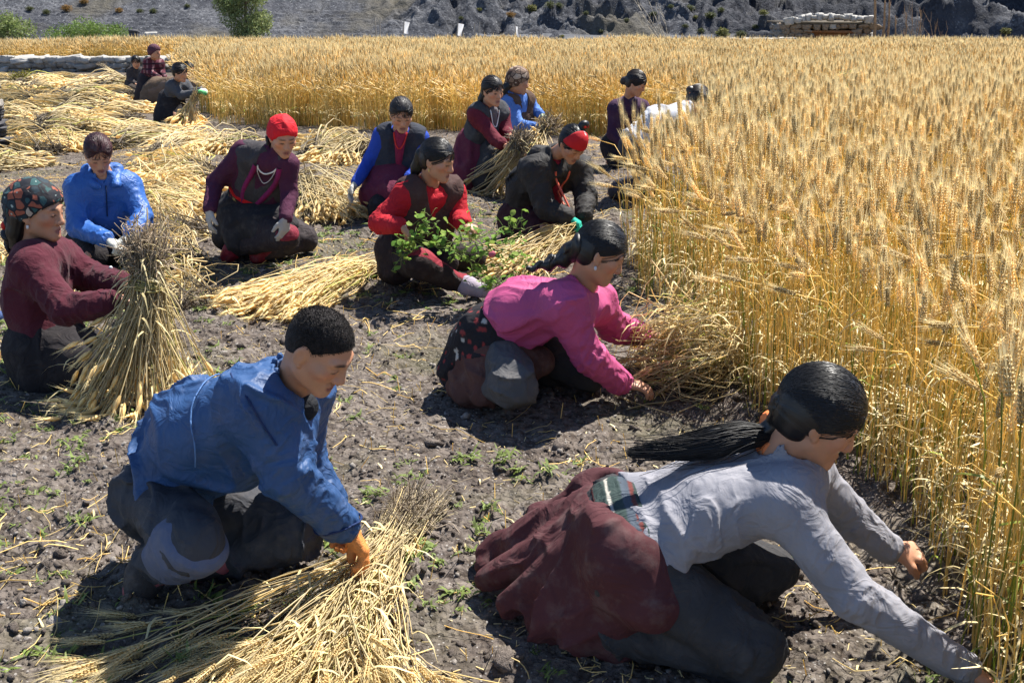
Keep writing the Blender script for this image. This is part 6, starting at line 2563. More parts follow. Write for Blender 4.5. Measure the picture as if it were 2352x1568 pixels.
def woman_pink():
    p = person('I', 'woman in bright pink shirt kneeling and gathering cut stalks with both hands, black braid', 'woman', G(1230, 935),
               (1382, 578, 4.47), (.86, .02, -.51),
               dict(n=(1338, 650, 4.52), sr=(1292, 702, 4.40), sl=(1368, 692, 4.68), er=(1352, 818, 4.42), wr=(1428, 880, 'z', .09), el=(1412, 752, 4.84), wl=(1472, 764, 4.98),
                    hr=(1140, 800, 4.58), hl=(1165, 775, 4.78), kr=(1185, 888, 4.30), kl=(1350, 852, 'z', .10), ar=(1085, 880, 'z', .07), al=(1200, 850, 'z', .06), tr=(1030, 868, 'z', .06), tl=(1120, 850, 'z', .04)), skin=.92, hs=1.0)
    p.bow = np.array((-.06, 0, .06))
    p.hand('r', (.95, -.05, -.1), (0, .1, -1), .45)
    p.hand('l', (.9, .2, -.2), (0, -.3, -1), .6)
    p.body()
    ms = cloth((.36, .058, .155), .68, .04, 18, .4, 'pink_cotton', spec=.3)
    p.top('shirt', ms, .030, (.078, .070, 0, .056), .97, hem=.04, amp=.015, freq=10, ax=unit(lerp(p.J['er'], p.sm, .2) - p.hm), seed=12., collar=.045, stretch=.8)
    bk = cloth((.017, .016, .018), .9, .10, 24, .4, 'black_embroidered', use_paint=True)

    def emb(V):
        c = np.zeros((len(V), 3)) + np.array((.016, .015, .018))
        n = vnoise(V * 34)
        c[(n > .5)] = (.20, .03, .03)
        c[(n < -.62)] = (.35, .35, .33)
        t = V[:, 2]
        return c
    p.drape('sash', bk, [((1130, 770, 4.60), (1150, 820, 4.58), .15, .16), ((1165, 765, 4.76), (1180, 800, 4.74), .14, .14), ((1090, 790, 4.65), (1060, 850, 4.65), .11, .10)], .012, 10, paintf=emb)
    mb = cloth((.075, .037, .032), .92, .28, 16, .5, 'brown_wool')
    p.drape('robe', mb, [((1130, 820, 4.58), (1075, 900, 4.50), .12, .075), ((1150, 835, 4.50), (1240, 830, 4.55), .10, .07), ((1095, 850, 4.6), (1050, 890, 4.58), .11, .06), ((1120, 840, 4.52), (1110, 910, 4.40), .10, .06)], .020, 9, 6., ax=(.6, 0, -1), stretch=.8)
    p.trousers(cloth((.066, .066, .069), .85, .25, 22, .5, 'grey_trousers'), (.112, .096, .094, .065), amp=.018, sides='r')
    p.add('trousers', p.leg('l', (.115, .09, .085, .06)), cloth((.030, .030, .032), .85, .2, 22, .5, 'black_trousers'), 1., folds((1, 0, 0), .01, 11), .014)
    sh = cloth((.1, .1, .1), .6, .1, 60, .3, 'slip_shoe', use_paint=True)

    def sp(V):
        c = np.zeros((len(V), 3)) + np.array((.025, .035, .07))
        c[V[:, 2] > p.J['tr'][2] + .018] = (.62, .62, .64)
        return c
    p.shoe('r', sh, .012, paintf=sp)
    for sd in 'lr':
        wr_, el_ = p.J['w' + sd], p.J['e' + sd]
        p.add('cuff', [RC(lerp(el_, wr_, .95), lerp(el_, wr_, 1.0), .037, .035, k=.01)], M_ORANGE, .7)
    p.hair(HAIR_BLACK)
    p.tail([p.h(.01, -.09, -.02), P(1300, 590, 4.50), P(1262, 605, 4.48), P(1215, 618, 4.46)], (.05, .036, .024, .012), braid=True, name='braid')
    p.earring(M_METAL, 'r')
    c = p.J['sr'] + (p.J['er'] - p.J['sr']) * .1 + np.array((.045, -.062, .02))
    p.add('sleeve_badge', [ELL(c, p.hax(), (.014, .012, .02))], cloth((.6, .45, .2), .8, 0, key='badge_yellow'), .7)
    return p


def woman_maroon_sleeves():
    p = person('J', 'woman with maroon sleeves and grey vest kneeling upright holding a bundle', 'woman', G(1085, 425),
               (1132, 208, 9.98), (.60, -.74, -.22),
               dict(n=(1122, 248, 10.08), sr=(1092, 262, 10.0), sl=(1152, 260, 10.2), er=(1138, 322, 9.88), wr=(1178, 345, 9.72), el=(1164, 304, 10.1), wl=(1178, 320, 9.86),
                    hr=(1085, 345, 10.16), hl=(1125, 345, 10.26), kr=(1098, 405, 9.92), kl=(1132, 405, 9.98), ar=(1055, 420, 10.3), al=(1100, 415, 10.35), tr=(1040, 426, 10.4), tl=(1090, 420, 10.45)), skin=1.05, hs=1.0)
    p.hand('r', (.8, -.3, -.1), (.2, .3, -.8), .7)
    p.hand('l', (.7, -.4, -.1), (.2, .2, -.9), .7)
    p.body()
    p.top('shirt', cloth((.10, .012, .022), .85, .06, 30, .4, 'maroon_knit'), .014, (.064, .058, 0, .052), .35, hem=.1, amp=.009, freq=11, seed=2.)
    p.vest('vest', cloth((.040, .042, .048), .85, .14, 24, .4, 'slate_vest'), .030, .055, .45, -.02)
    p.add('neckline', [RC(p.J['n'] + p.front * .06, lerp(p.sm, p.hm, .35) + p.front * .12, .05, .02)], cloth((.10, .09, .10), .8, .05, key='grey_inner'), 1.)
    p.necklace(M_BEADS, .06, .14, .006)
    p.drape('skirt', cloth((.105, .020, .038), .88, .16, 20, .4, 'rose_maroon'), [((1085, 330, 10.15), (1070, 410, 10.05), .15, .17), ((1120, 330, 10.2), (1110, 380, 10.1), .14, .15), ((1075, 360, 10.15), (1062, 415, 10.1), .13, .10)], .016, 8, 2.)
    p.drape('front_panel', cloth((.030, .030, .033), .9, .15, key='dark_panel'), [((1130, 345, 10.05), (1130, 385, 9.92), .115, .10), ((1120, 385, 9.95), (1105, 415, 9.9), .10, .09)], .010, 8)
    for sd in 'rl':
        p.shoe(sd, cloth((.015, .015, .016), .5, .2, key='black_shoe'), .016)
    p.hair(HAIR_BROWN)
    p.tail([p.h(.0, -.10, .0), p.h(.02, -.11, -.10), p.h(.06, -.12, -.20)], (.04, .028, .016), HAIR_BROWN)
    return p


def woman_patterned_scarf():
    p = person('K', 'woman in brown patterned headscarf, blue shirt and brown vest with pale gloves', 'woman', G(1180, 385),
               (1192, 186, 11.15), (.80, .34, -.22),
               dict(n=(1184, 218, 11.25), sr=(1168, 234, 11.14), sl=(1212, 232, 11.36), er=(1190, 288, 11.06), wr=(1232, 292, 10.98), el=(1226, 250, 11.42), wl=(1240, 262, 11.28),
                    hr=(1165, 312, 11.25), hl=(1198, 310, 11.4), kr=(1190, 370, 11.05), kl=(1215, 368, 11.2), ar=(1150, 374, 11.45), al=(1180, 372, 11.6), tr=(1140, 378, 11.6), tl=(1170, 376, 11.7)), skin=.85, hs=1.0)
    p.hand('r', (.9, -.2, .1), (.1, .2, -.9), .6)
    p.hand('l', (.7, -.2, -.4), (.0, -.2, -.9), .5)
    p.body(bare=())
    p.top('shirt', cloth((.075, .16, .42), .8, .06, 28, .5, 'sky_blue_cotton'), .016, (.070, .062, 0, .050), .96, hem=.1, amp=.012, freq=11, seed=5., collar=.07)
    p.vest('vest', cloth((.075, .045, .032), .9, .15, 24, .4, 'tan_vest'), .030, .05, .4, -.05)
    p.drape('skirt', cloth((.075, .016, .028), .88, .12, 20, .4, 'maroon_cloth2'), [((1165, 305, 11.25), (1165, 370, 11.2), .16, .16), ((1195, 305, 11.35), (1205, 370, 11.2), .15, .15)], .014, 8)
    mg = cloth((.45, .50, .34), .85, .15, 60, .3, 'pale_green_glove')
    for sd in 'lr':
        p.glove(sd, mg)
    mp = pattern_cloth('brown_scarf_print', 20, [(.20, .13, .09), (.09, .05, .035), (.36, .27, .20)], (.045, .025, .018), .06, (.42, .34, .27))
    p.scarf(mp, .022, .045, side=-.03, low=-.05, tails=())
    p.tail([p.h(.0, -.09, -.04), p.h(.0, -.12, -.09), p.h(.0, -.13, -.15)], (.045, .034, .016))
    return p


def woman_purple():
    p = person('L', 'woman in dark purple jacket with hair in a low bun half hidden behind the barley', 'woman', G(1440, 372),
               (1462, 190, 11.6), (.84, -.30, -.45),
               dict(n=(1446, 226, 11.72), sr=(1414, 250, 11.66), sl=(1474, 250, 11.88), er=(1408, 308, 11.62), wr=(1446, 338, 11.46), el=(1480, 302, 11.86), wl=(1474, 340, 11.6),
                    hr=(1415, 328, 11.86), hl=(1456, 328, 12.0), kr=(1445, 370, 11.6), kl=(1480, 370, 11.75), ar=(1400, 372, 12.0), al=(1440, 372, 12.1), tr=(1390, 376, 12.1), tl=(1430, 376, 12.2)), skin=1.0, hs=1.0)
    p.hand('r', (.7, -.3, -.6), (-.2, 0, -.9), .6)
    p.hand('l', (.6, -.3, -.7), (-.2, 0, -.9), .6)
    p.body()
    p.top('jacket', cloth((.042, .018, .045), .9, .14, 24, .4, 'dark_purple'), .030, (.076, .068, 0, .052), .94, hem=-.25, amp=.014, freq=9, seed=3., stretch=.5)
    p.add('neckline', [RC(p.J['n'] + p.front * .05, lerp(p.sm, p.hm, .35) + p.front * .13, .055, .03)], cloth((.05, .03, .06), .8, .05, key='plum_inner'), 1.)
    p.drape('skirt', cloth((.016, .014, .018), .9, .12, key='black_wool'), [((1415, 335, 11.85), (1430, 372, 11.7), .17, .15), ((1455, 335, 11.95), (1475, 372, 11.8), .15, .13)], .014, 8)
    p.hair(HAIR_BROWN, bun=((0, -.125, -.045), .045))
    p.earring(M_METAL, 'r')
    return p


def worker_white():
    p = person('M', 'bent worker in white shirt with dark hair, only back and head above the barley', 'person', G(1480, 440),
               (1604, 228, 9.75), (.78, .25, -.57),
               dict(n=(1572, 252, 9.62), sr=(1548, 278, 9.45), sl=(1558, 262, 9.75), er=(1580, 340, 9.42), wr=(1625, 385, 9.4), el=(1595, 320, 9.8), wl=(1640, 370, 9.8),
                    hr=(1452, 340, 9.4), hl=(1458, 325, 9.62), kr=(1500, 425, 9.3), kl=(1515, 415, 9.55), ar=(1410, 440, 9.5), al=(1420, 430, 9.75), tr=(1395, 445, 9.55), tl=(1405, 435, 9.8)), skin=.95, hs=.95)
    p.bow = np.array((0, 0, .06))
    p.hand('r', (.7, 0, -.7), (0, 0, -1), .6)
    p.hand('l', (.7, 0, -.7), (0, 0, -1), .6)
    p.body()
    p.top('shirt', cloth((.36, .37, .40), .8, .05, 24, .5, 'white_cotton'), .026, (.078, .068, 0, .052), .95, hem=-.02, amp=.014, freq=10, ax=(0, 1, .2), seed=5., collar=.04)
    p.trousers(cloth((.035, .035, .045), .85, .15, key='dark_blue_trousers'), (.12, .095, .09, .07))
    p.hair(HAIR_BROWN, bun=((0, -.125, .02), .035))
    p.add('hair_tie', [ELL(p.h(0, -.112, .015), p.hax(), (.04, .014, .04))], M_ORANGE, .7)
    return p


# ---------------------------------------------------------------- the far group by the wall
def far_person(key, label, cat, base, head, F, J, topm, skirtm, skirt, hairm=None, scarfm=None, gl=None, bun=None, hs=1.08, extra=None, vox=None):
    p = person(key, label, cat, base, head, F, J, skin=.95, hs=hs, vox=vox)
    for sd in 'lr':
        d = p.J['w' + sd] - p.J['e' + sd]
        p.hand(sd, d, np.array((0, 0, -1.)), .6)
    p.body()
    p.top('jacket', topm, .028, (.076, .068, 0, .052), .95, hem=0., amp=.012, freq=9, seed=3.)
    p.drape('skirt', skirtm, skirt, .016, 7)
    if scarfm:
        p.scarf(scarfm, .022, .05, side=-.03, low=-.06)
    else:
        p.hair(hairm or HAIR_BLACK, bun=bun)
    for sd, m in (gl or {}).items():
        p.glove(sd, m, f=.006)
    return p


def far_group():
    yb = GY(236)
    far_person('N', 'woman in maroon checked shirt and headscarf kneeling near the stone wall', 'woman', G(345, 236),
               (356, 120, yb - .2), (.85, -.35, -.1),
               dict(n=(353, 138, yb), sr=(339, 146, yb - .12), sl=(368, 146, yb + .12), er=(345, 168, yb - .2), wr=(368, 180, yb - .3), el=(372, 166, yb + .1), wl=(378, 178, yb - .1),
                    hr=(335, 188, yb), hl=(352, 188, yb + .15), kr=(350, 228, yb - .2), kl=(362, 228, yb - .1), ar=(322, 232, yb + .2), al=(335, 232, yb + .3), tr=(316, 234, yb + .3), tl=(328, 234, yb + .4)),
               check_cloth('maroon_check', (.085, .018, .03), (.19, .10, .11), (.03, .012, .02), 11), cloth((.020, .018, .024), .9, .15, key='black_wool'),
               [((338, 180, yb), (330, 230, yb), .17, .2), ((352, 180, yb + .1), (352, 230, yb), .16, .18)], scarfm=cloth((.075, .03, .045), .85, .1, key='plum_scarf'))
    y2 = GY(212)
    far_person('O', 'small dark haired woman in dark clothes sitting against the stone wall', 'woman', G(312, 212),
               (312, 143, y2 - .1), (.3, -.9, -.2),
               dict(n=(312, 158, y2), sr=(300, 165, y2), sl=(326, 165, y2), er=(297, 183, y2 - .1), wr=(310, 192, y2 - .25), el=(330, 183, y2 - .1), wl=(318, 193, y2 - .25),
                    hr=(303, 197, y2), hl=(322, 197, y2), kr=(300, 205, y2 - .35), kl=(326, 205, y2 - .35), ar=(305, 209, y2 - .1), al=(320, 209, y2 - .1), tr=(310, 211, y2), tl=(315, 211, y2)),
               cloth((.035, .03, .032), .9, .2, key='dark_brown_coat'), cloth((.035, .028, .024), .9, .2, key='brown_skirt_dark'),
               [((303, 195, y2), (302, 206, y2 - .3), .16, .12), ((322, 195, y2), (325, 206, y2 - .3), .16, .12)])
    y3 = GY(238)
    far_person('P', 'bent woman in wide brown robe behind the woman with green gloves', 'woman', G(360, 238),
               (433, 160, y3 - .5), (.9, -.3, -.3),
               dict(n=(424, 176, y3 - .4), sr=(412, 186, y3 - .5), sl=(426, 178, y3 - .2), er=(435, 190, y3 - .6), wr=(462, 200, y3 - .8), el=(440, 186, y3 - .3), wl=(464, 196, y3 - .5),
                    hr=(355, 212, y3 - .2), hl=(360, 205, y3), kr=(395, 232, y3 - .3), kl=(400, 230, y3), ar=(340, 236, y3 - .1), al=(345, 234, y3 + .1), tr=(330, 238, y3 - .1), tl=(335, 236, y3 + .1)),
               cloth((.12, .085, .065), .9, .2, key='taupe_coat'), cloth((.105, .072, .048), .9, .2, 16, .5, 'brown_robe'),
               [((360, 205, y3 - .1), (345, 228, y3 - .15), .22, .2), ((365, 205, y3 - .1), (395, 195, y3 - .3), .2, .16), ((355, 215, y3 - .1), (385, 232, y3 - .25), .2, .16), ((345, 222, y3 - .1), (332, 234, y3 - .1), .16, .08)],
               gl={'r': cloth((.45, .42, .38), .85, .1, key='pale_glove')})
    y4 = GY(283)
    far_person('Q', 'woman in grey top, black robe and green glove holding a small bundle', 'woman', G(392, 283),
               (414, 166, y4 - .15), (.88, -.3, -.25),
               dict(n=(408, 188, y4), sr=(392, 198, y4 - .12), sl=(426, 198, y4 + .15), er=(418, 220, y4 - .2), wr=(452, 212, y4 - .25), el=(440, 212, y4 + .1), wl=(462, 208, y4 - .1),
                    hr=(385, 236, y4), hl=(402, 236, y4 + .15), kr=(408, 272, y4 - .25), kl=(425, 268, y4 - .1), ar=(375, 278, y4 + .1), al=(388, 276, y4 + .25), tr=(368, 282, y4 + .1), tl=(380, 280, y4 + .3)),
               cloth((.055, .058, .066), .88, .15, 24, .4, 'steel_grey_knit'), cloth((.018, .016, .018), .9, .15, key='black_wool'),
               [((388, 230, y4), (382, 272, y4 - .05), .17, .19), ((402, 232, y4 + .1), (408, 270, y4 - .1), .15, .14)],
               gl={'r': cloth((.12, .42, .16), .8, .1, key='green_glove'), 'l': cloth((.45, .5, .4), .85, .1, key='pale_glove2')})


PEOPLE = [woman_grey, boy, woman_burgundy, woman_anorak, woman_red_scarf, woman_blue_sleeves, woman_red_shirt, woman_bandana, woman_pink,
          woman_maroon_sleeves, woman_patterned_scarf, woman_purple, worker_white, far_group]
import time as _time
for f_ in PEOPLE:
    if BUILD is None or f_.__name__ in BUILD:
        _t = _time.time()
        f_()
        if DEBUG:
            print('built', f_.__name__, round(_time.time() - _t, 2), flush=True)

# ================================================================== cut barley
ROOT_C = np.array((0.27, 0.215, 0.15))
M_CUT = straw_mat('cut_straw', 0.36, 1.08)
CUT = np.array((.96, .765, .375))


def relief(p):
    return gz(p[..., 1]) + ground_relief(p[..., 0], p[..., 1])


def bundle(name, label, R, B, E, n, rr, rb, re, seed, rad=.0022, ears=.6, detail=1, tb=.4, root_col=ROOT_C, root_len=.25, sag=0.0, flat=.45, group=None, leaves=0.12,
           band=False, cat='sheaf', ear_len=.075, kinks=.06, loc=None):
    """cut stalks from the root end R past the waist B to the ear end E"""
    r = np.random.default_rng(seed)
    R, B, E = (np.asarray(q, dtype=float) for q in (R, B, E))
    ax = unit(E - R)
    s1 = unit(np.cross(ax, (0, 0, 1.0)) + 1e-6)
    s2 = np.cross(s1, ax)

    def around(c, w, m, fl):
        a = r.uniform(0, 6.283, m)
        q = np.sqrt(r.random(m))
        if np.ndim(w) == 0:
            w = (w, w * fl)
        return c + (np.cos(a) * q * w[0])[:, None] * s1 + (np.sin(a) * q * w[1])[:, None] * s2
    Ri = around(R, rr, n, flat) + ax * r.normal(0, .06, n)[:, None]
    Bi = around(B, rb, n, max(flat, .6))
    Ei = around(E, re, n, flat) + ax * r.normal(0, .09, n)[:, None]
    # stalks keep their side of the bundle
    Ei = Ei + (Bi - B) * .6
    K = 7
    t = np.linspace(0, 1, K)
    l0 = ((t - tb) * (t - 1) / (tb))[None, :, None]
    l1 = (t * (t - 1) / (tb * (tb - 1)))[None, :, None]
    l2 = (t * (t - tb) / (1 - tb))[None, :, None]
    Pq = Ri[:, None] * l0 + Bi[:, None] * l1 + Ei[:, None] * l2
    Pl = np.where((t < tb)[None, :, None], Ri[:, None] + (Bi - Ri)[:, None] * (t / tb)[None, :, None], Bi[:, None] + (Ei - Bi)[:, None] * ((t - tb) / (1 - tb))[None, :, None])
    Pp = Pl * .72 + Pq * .28
    Pp += r.normal(0, 1, (n, 1, 3)) * kinks * (np.sin(t * math.pi) ** 2)[None, :, None] * .35
    Pp += np.cumsum(r.normal(0, kinks * .06, (n, K, 3)), 1)
    Pp[..., 2] -= sag * (t ** 2)[None]
    zmin = relief(Pp) + .004 + r.random((n, 1)) * .012
    Pp[..., 2] = np.maximum(Pp[..., 2], zmin)
    base = r.uniform(.55, 1.08, (n, 1, 1))
    cm = np.where(r.random((n, 1, 1)) < .06, GREEN * 1.3 + CUT * .45, CUT * r.uniform(.8, 1.05, (n, 1, 1)) + np.array((.0, .03, .10)) * r.random((n, 1, 1)))
    f = np.clip((root_len - t) / .12 + .5, 0, 1)[None, :, None] * (r.random((n, 1, 1)) < .8)
    C = (cm * (1 - f) + np.asarray(root_col) * f) * base
    org = np.array(loc if loc is not None else lerp(R, E, .5), dtype=float)
    org[2] = gzf(org[1])
    th = thing(name, label, cat, org, group)
    pl = Pile()
    V, F, Cc = tubes(Pp - org, np.full((n, K), rad) * r.uniform(.45, 1.3, (n, 1)), 3, np.broadcast_to(C, (n, K, 3)))
    pl.add(V, F, Cc)
    for k in np.nonzero(r.random(n) < leaves)[0]:
        q = r.integers(1, K)
        leaf_into(pl, Pp[k, q] - org, r.uniform(0, 6.28), r.uniform(.05, .2), .004 * max(1, rad / .0024), r, LEAF * r.uniform(.7, 1.1), 1.4, 5)
    if root_len > 0.1:      # frayed root ends
        m = int(n * 1.2)
        k = r.integers(0, n, m)
        st = Pp[k, 0] + (Pp[k, 1] - Pp[k, 0]) * r.random((m, 1)) * .7
        d = unit(R - B) * .4 + r.normal(0, .8, (m, 3))
        d /= np.linalg.norm(d, axis=1, keepdims=True)
        pp_ = np.stack([st, st + d * .035 + r.normal(0, .01, (m, 3)), st + d * .07 + r.normal(0, .025, (m, 3))], 1)
        V, F, Cc = tubes(pp_ - org, np.full((m, 3), rad * .6), 3, np.asarray(root_col) * r.uniform(.6, 1.7, (m, 1)))
        pl.add(V, F, Cc)
    so = link('straw', pl.mesh('straw', [M_CUT]), th)
    so['kind'] = 'stuff'
    if ears > 0:
        pe = Pile()
        for k in np.nonzero(r.random(n) < ears)[0]:
            d = Pp[k, -1] - Pp[k, -2]
            d = unit(unit(d) + r.normal(0, .18, 3) - np.array((0, 0, .1)))
            p = Pp[k, -1].copy()
            tip = p + d * ear_len
            if tip[2] < gzf(tip[1]) + .01:
                d = unit(d + np.array((0, 0, (gzf(tip[1]) + .02 - tip[2]) / ear_len)))
            ear_into(pe, p - org, d, ear_len * r.uniform(.8, 1.15), .0072 * (1 if detail == 2 else max(1, rad / .0024)), r, detail, EAR * r.uniform(.9, 1.3))
        eo = link('ears', pe.mesh('ears', [M_CUT]), th)
        eo['kind'] = 'stuff'
    if band:
        bp = Pile()
        for q in range(5):
            a = np.linspace(0, 6.9, 14)
            rw = rb * (1.06 + .08 * q)
            c = B + ax * (q - 2) * .008
            ring = c + np.cos(a)[:, None] * s1 * rw + np.sin(a)[:, None] * s2 * rw * max(flat, .6) + r.normal(0, .004, (14, 3))
            V, F, Cc = tubes((ring - org)[None], np.full((1, 14), .004), 4, np.array([[.50, .42, .14]]) * r.uniform(.8, 1.2))
            bp.add(V, F, Cc)
        for q in range(3):
            e = B + s1 * rb + r.normal(0, .03, 3) + np.array((.14, -.02, .05 + .03 * q))
            V, F, Cc = tubes(np.array([[B + s1 * rb * .9, lerp(B + s1 * rb, e, .5) + np.array((0, 0, .02)), e]]) - org, np.full((1, 3), .0035), 4, np.array([[.62, .50, .2]]))
            bp.add(V, F, Cc)
        link('straw_band', bp.mesh('straw_band', [M_CUT]), th)
    return th


# the boy's bundle: root end up to the right, ears fanned out towards the camera
hb = P(838, 1262, 2.93)
bundle('barley_bundle', 'large loose barley bundle under the orange glove with ears fanned over the soil', G(960, 1165, .03), hb - np.array((0, -.02, .13)), G(715, 1590, .03),
       360, .11, .075, (.31, .05), 3, .0024, .75, 2, .32, root_len=.12, flat=.5, leaves=1.0, group='barley sheaves in use', kinks=.09, ear_len=.085)
bundle('barley_bundle', 'thin spray of barley ears lying left of the large bundle under the boy', G(800, 1285, .08), G(600, 1380, .05), G(330, 1490, .02), 28, .05, .06, (.20, .02), 4, .0023, .95, 2, .45,
       root_len=0, leaves=.3, group='barley sheaves in use', kinks=.06, ear_len=.09)
# upright sheaf in front of the burgundy woman
ys_ = GY(905)
bundle('barley_sheaf', 'upright barley sheaf tied at the waist with brown roots on top', P(336, 572, ys_), P(340, 652, ys_ - .05), G(318, 905, .02), 320, .10, .055, .30, 5, .0030, .55, 1, .34,
       root_len=.30, flat=1.0, band=True, leaves=.7, group='barley sheaves in use', kinks=.07, loc=G(322, 905), root_col=ROOT_C * 1.9)
# sheaf on the ground left of the seated woman
bundle('barley_sheaf', 'pale barley sheaf lying on bare soil left of the woman in red', G(862, 600, .07), G(800, 625, .07), G(630, 690, .05), 330, .10, .13, (.30, .06), 6, .003, .7, 1, .3,
       root_len=.08, leaves=.25, group='barley sheaves in use', kinks=.07)
# bundle held by the woman with maroon sleeves
bundle('barley_bundle', 'bundle with brown root ends held upright between the two women before the crop', P(1200, 315, 9.75), P(1190, 345, 9.68), G(1135, 430, .03), 130, .13, .09, .34, 7, .0048, .4, 1, .35,
       root_len=.36, flat=.8, leaves=.2, group='barley sheaves in use')
bundle('barley_bundle', 'loose handful of brown roots and straw held by the woman with pale gloves', P(1262, 285, 10.9), P(1245, 305, 10.9), P(1215, 345, 10.6), 90, .14, .08, .2, 8, .005, .3, 0, .4, root_len=.5, flat=.8, group='barley sheaves in use')
yq = GY(283)
bundle('barley_bundle', 'small pale bundle standing before the woman with the green glove', P(446, 222, yq - .3), P(440, 240, yq - .3), G(428, 284, .02), 110, .08, .06, .30, 9, .0062, .8, 0, .35, root_len=.05, flat=.8, group='barley sheaves in use', ear_len=.12)
# straw lying by the bandana woman
bundle('barley_bundle', 'loose cut stalks lying across the soil in front of the woman with the bandana', G(1345, 515, .1), G(1290, 545, .1), G(1160, 610, .05), 150, .22, .16, (.34, .05), 10, .0036, .4, 1, .35, root_len=0, leaves=.3, group='barley sheaves in use', kinks=.1)
# stalks pulled over by the pink woman's hands
bundle('barley_bundle', 'bent pale stalks gathered low under the near hand of the woman in pink', G(1690, 850, .02), G(1610, 830, .16), G(1505, 872, .02), 70, .26, .18, (.24, .12), 12, .0027, .3, 1, .42, root_len=0, leaves=.6, group='barley sheaves in use', kinks=.22, flat=.8)
bundle('barley_bundle', 'lodged pale stalks arching from the crop between the hands of the woman in pink', G(1660, 790, .02), G(1590, 770, .30), G(1500, 830, .03), 70, .26, .20, (.24, .12), 13, .0027, .3, 1, .42, root_len=0, leaves=.6, group='barley sheaves in use', kinks=.22, flat=.8)
bundle('barley_bundle', 'stalks leaning out of the crop over the far hand of the woman in pink', G(1640, 740, .02), G(1580, 720, .36), P(1488, 770, 5.05), 70, .25, .18, (.2, .12), 14, .0028, .4, 1, .42, root_len=0, leaves=.6, group='barley sheaves in use', kinks=.2, flat=.8)

# swaths laid out on the cut part of the field
SW = [((690, 430), (800, 500), 200, 'swath of ripe stalks lying at the elbow of the woman in the red headscarf'), ((850, 335), (690, 385), 190, None), ((845, 350), (720, 330), 150, None), ((680, 415), (800, 440), 120, None),
      ((470, 395), (330, 350), 170, None), ((500, 415), (345, 425), 160, None), ((320, 390), (465, 440), 160, None), ((310, 452), (470, 478), 170, None), ((440, 540), (300, 470), 130, None), ((350, 350), (480, 330), 150, None),
      ((70, 318), (215, 338), 140, None), ((240, 330), (410, 312), 150, None), ((520, 318), (400, 335), 130, None), ((590, 325), (500, 345), 110, None), ((120, 345), (20, 325), 110, None),
      ((-60, 385), (50, 372), 150, 'swath of straw cut off by the left edge above the patterned headscarf'), ((-70, 565), (22, 578), 110, 'straw ends cut off by the left edge behind the burgundy woman'), ((450, 690), (385, 640), 90, 'short straw heap just right of the upright sheaf'),
      ((420, 600), (340, 560), 110, 'ragged straw heap behind the upright sheaf'), ((720, 345), (800, 300), 90, None)]
rs_ = np.random.default_rng(77)
row = [(300, 12), (272, 8), (252, -6), (232, 15), (214, 0), (198, 9), (184, -4)]
for v, sh in row:
    w = (v + 45) * .42
    u = -40 + sh
    lim = 345 if v > 240 else (300 if v < 200 else 318)
    while u + w * .6 < lim:
        a, b_ = (u, v + rs_.uniform(-5, 5)), (u + w, v + rs_.uniform(-5, 5))
        if rs_.random() < .6:
            a, b_ = b_, a
        SW.append((a, b_, int(110 - (300 - v) * .3), None))
        u += w * rs_.uniform(.62, .95)
for k, (a, b_, n, lab) in enumerate(SW):
    ya = GY(min(a[1], b_[1]))
    R, E = G(a[0], a[1], .06), G(b_[0], b_[1], .05)
    L = np.linalg.norm(E - R)
    if L > 1.25:
        E = R + (E - R) * 1.25 / L
    rd = max(.003, .00042 * (ya + 1))
    bundle('barley_swath', lab or 'swath of cut ripe barley lying on the harvested part of the field', R, lerp(R, E, .4) + np.array((0, 0, .03)), E, int(n * .72), .20, .21, (.32, .05), 100 + k, rd, .7, 1 if ya < 9 else 0, .4,
           root_len=.30, flat=.3, leaves=.2, group='swaths of cut barley on the ground', ear_len=.08 if ya < 9 else .11, kinks=.18, root_col=ROOT_C * .75)
bundle('barley_swath', 'thin bunch of stalks leaning on the low stone wall', P(232, 150, GY(178)), P(255, 165, GY(180)), G(300, 192, .02), 60, .1, .08, .1, 300, .008, .3, 0, .4, root_len=.25, group='swaths of cut barley on the ground')

# ================================================================== green vines
def leaf_mesh(seed):
    r = np.random.default_rng(seed)
    V, F = [], []
    n = 5
    for k in range(n):
        f = k / (n - 1)
        w = .42 * math.sin(math.pi * min(1, f * .9 + .08)) ** .8 * (1 if k < n - 1 else .05)
        z = .18 * math.sin(f * 2.2) + .05 * r.normal()
        V += [(-w, f, z + .10 * w + .03 * r.normal()), (0, f, z - .02), (w, f, z + .10 * w + .03 * r.normal())]
    for k in range(n - 1):
        F += [(3 * k, 3 * k + 1, 3 * k + 4, 3 * k + 3), (3 * k + 1, 3 * k + 2, 3 * k + 5, 3 * k + 4)]
    c = np.array(((.15, .27, .045), (.20, .33, .06), (.11, .22, .045), (.24, .33, .07))[seed % 4])
    return mesh_np('leaf', V, np.array(F), [M_LEAF], True, {'paint': np.tile(c, (len(V), 1))})


M_LEAF = painted('vine_leaf', .7, .12, .4)
LEAVES = [leaf_mesh(k) for k in range(8)]


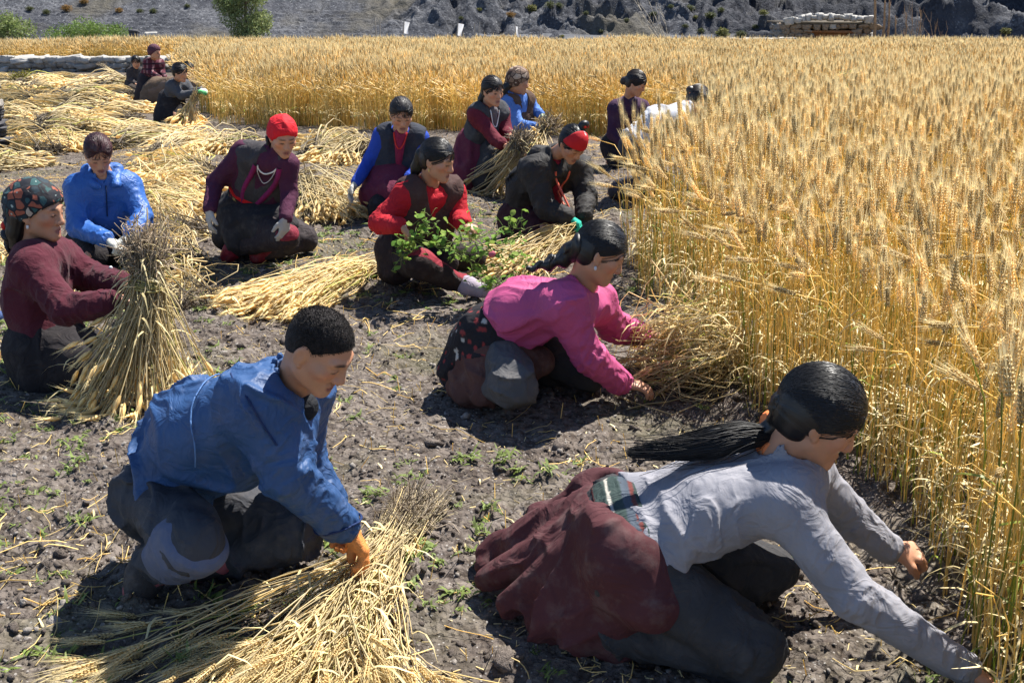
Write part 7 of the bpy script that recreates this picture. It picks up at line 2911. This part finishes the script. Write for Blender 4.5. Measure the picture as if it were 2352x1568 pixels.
def vine():
    r = np.random.default_rng(5)
    y0 = 6.1
    org = G(1080, 640)
    t = thing('pea_vine', 'green leafy vine pulled across the lap of the woman in red', 'plant', org)
    stems = Pile()
    routes = [[(940, 545, 6.05), (1010, 560, 6.02), (1090, 545, 6.0), (1180, 560, 6.1)], [(945, 550, 6.05), (1030, 575, 6.0), (1110, 580, 5.98), (1190, 545, 6.15)], [(940, 548, 6.04), (980, 540, 6.0), (985, 515, 6.02), (975, 500, 6.05)],
              [(1000, 555, 6.02), (1070, 600, 6.0), (1130, 640, 6.1), (1165, 650, 6.2)], [(1080, 515, 6.25), (1050, 530, 6.1), (1100, 570, 6.0), (1150, 610, 6.1)], [(1060, 570, 6.0), (1080, 610, 6.0), (1110, 655, 6.15), (1140, 660, 6.2)],
              [(1090, 545, 6.0), (1130, 530, 6.1), (1170, 520, 6.2), (1205, 530, 6.25)], [(925, 555, 6.05), (910, 575, 6.1), (930, 590, 6.1), (945, 580, 6.08)], [(1110, 580, 6.0), (1150, 575, 6.1), (1190, 590, 6.2), (1215, 610, 6.3)]]
    k = 0
    for rt in routes:
        q = np.array([P(*w) for w in rt])
        tt = np.linspace(0, 3, 14)
        i = np.minimum(tt.astype(int), 2)
        f = (tt - i)[:, None]
        path = q[i] * (1 - f) + q[i + 1] * f + r.normal(0, .008, (14, 3))
        path[:, 2] = np.maximum(path[:, 2], gz(path[:, 1]) + .02)
        V, F, _ = tubes((path - org)[None], np.full((1, 14), .0026), 4)
        stems.add(V, F, np.array((.22, .30, .07)))
        for s in range(30):
            j = r.integers(0, 14)
            p = path[j] + r.normal(0, .035, 3)
            p[2] = max(p[2], gzf(p[1]) + .015)
            o = link('leaf', LEAVES[k % 8], t, p - org)
            sz = r.uniform(.024, .05)
            o.scale = (sz, sz, sz)
            o.rotation_euler = (r.uniform(-.7, .9), r.uniform(-.6, .6), r.uniform(0, 6.28))
            k += 1
            V, F, _ = tubes(np.array([[path[j] - org, p - org]]), np.full((1, 2), .0013), 3)
            stems.add(V, F, np.array((.25, .33, .09)))
        for s in range(3):      # tendrils
            j = r.integers(2, 14)
            a = np.linspace(0, 7, 10)
            cur = path[j] + np.stack([a * .010, .012 * np.sin(a), .015 * np.cos(a) + a * .004], -1) - org
            V, F, _ = tubes(cur[None], np.full((1, 10), .0009), 3)
            stems.add(V, F, np.array((.35, .42, .15)))
    link('stem', stems.mesh('stem', [M_WEED]), t)
    fl = P(1128, 585, 5.98)
    link('flower', mesh_np('flower', *[np.asarray(q) - (np.asarray(org) if i == 0 else 0) for i, q in enumerate(polygonise([ELL(fl, np.eye(3), (.016, .012, .014)), ELL(fl + np.array((.012, 0, .008)), np.eye(3), (.012, .008, .012))], .004))], [plain('pink_petal', (.5, .12, .16), .7)]), t)


vine()

# the tip of a dark blue shoe at the left edge
q = G(-4, 728, .03)
V, F = polygonise([RC(q + np.array((-.2, .02, .01)), q + np.array((.0, 0, 0)), .045, .036, k=.02), RC(q + np.array((-.2, .02, .05)), q + np.array((-.08, 0, .03)), .045, .03, k=.03)], .008)
sh_ = tag(link('shoe', mesh_np('shoe', V - q, [F], [cloth((.03, .06, .16), .7, .2, key='navy_shoe')]), None, q), 'tip of a dark blue shoe reaching in at the left edge', 'shoe')
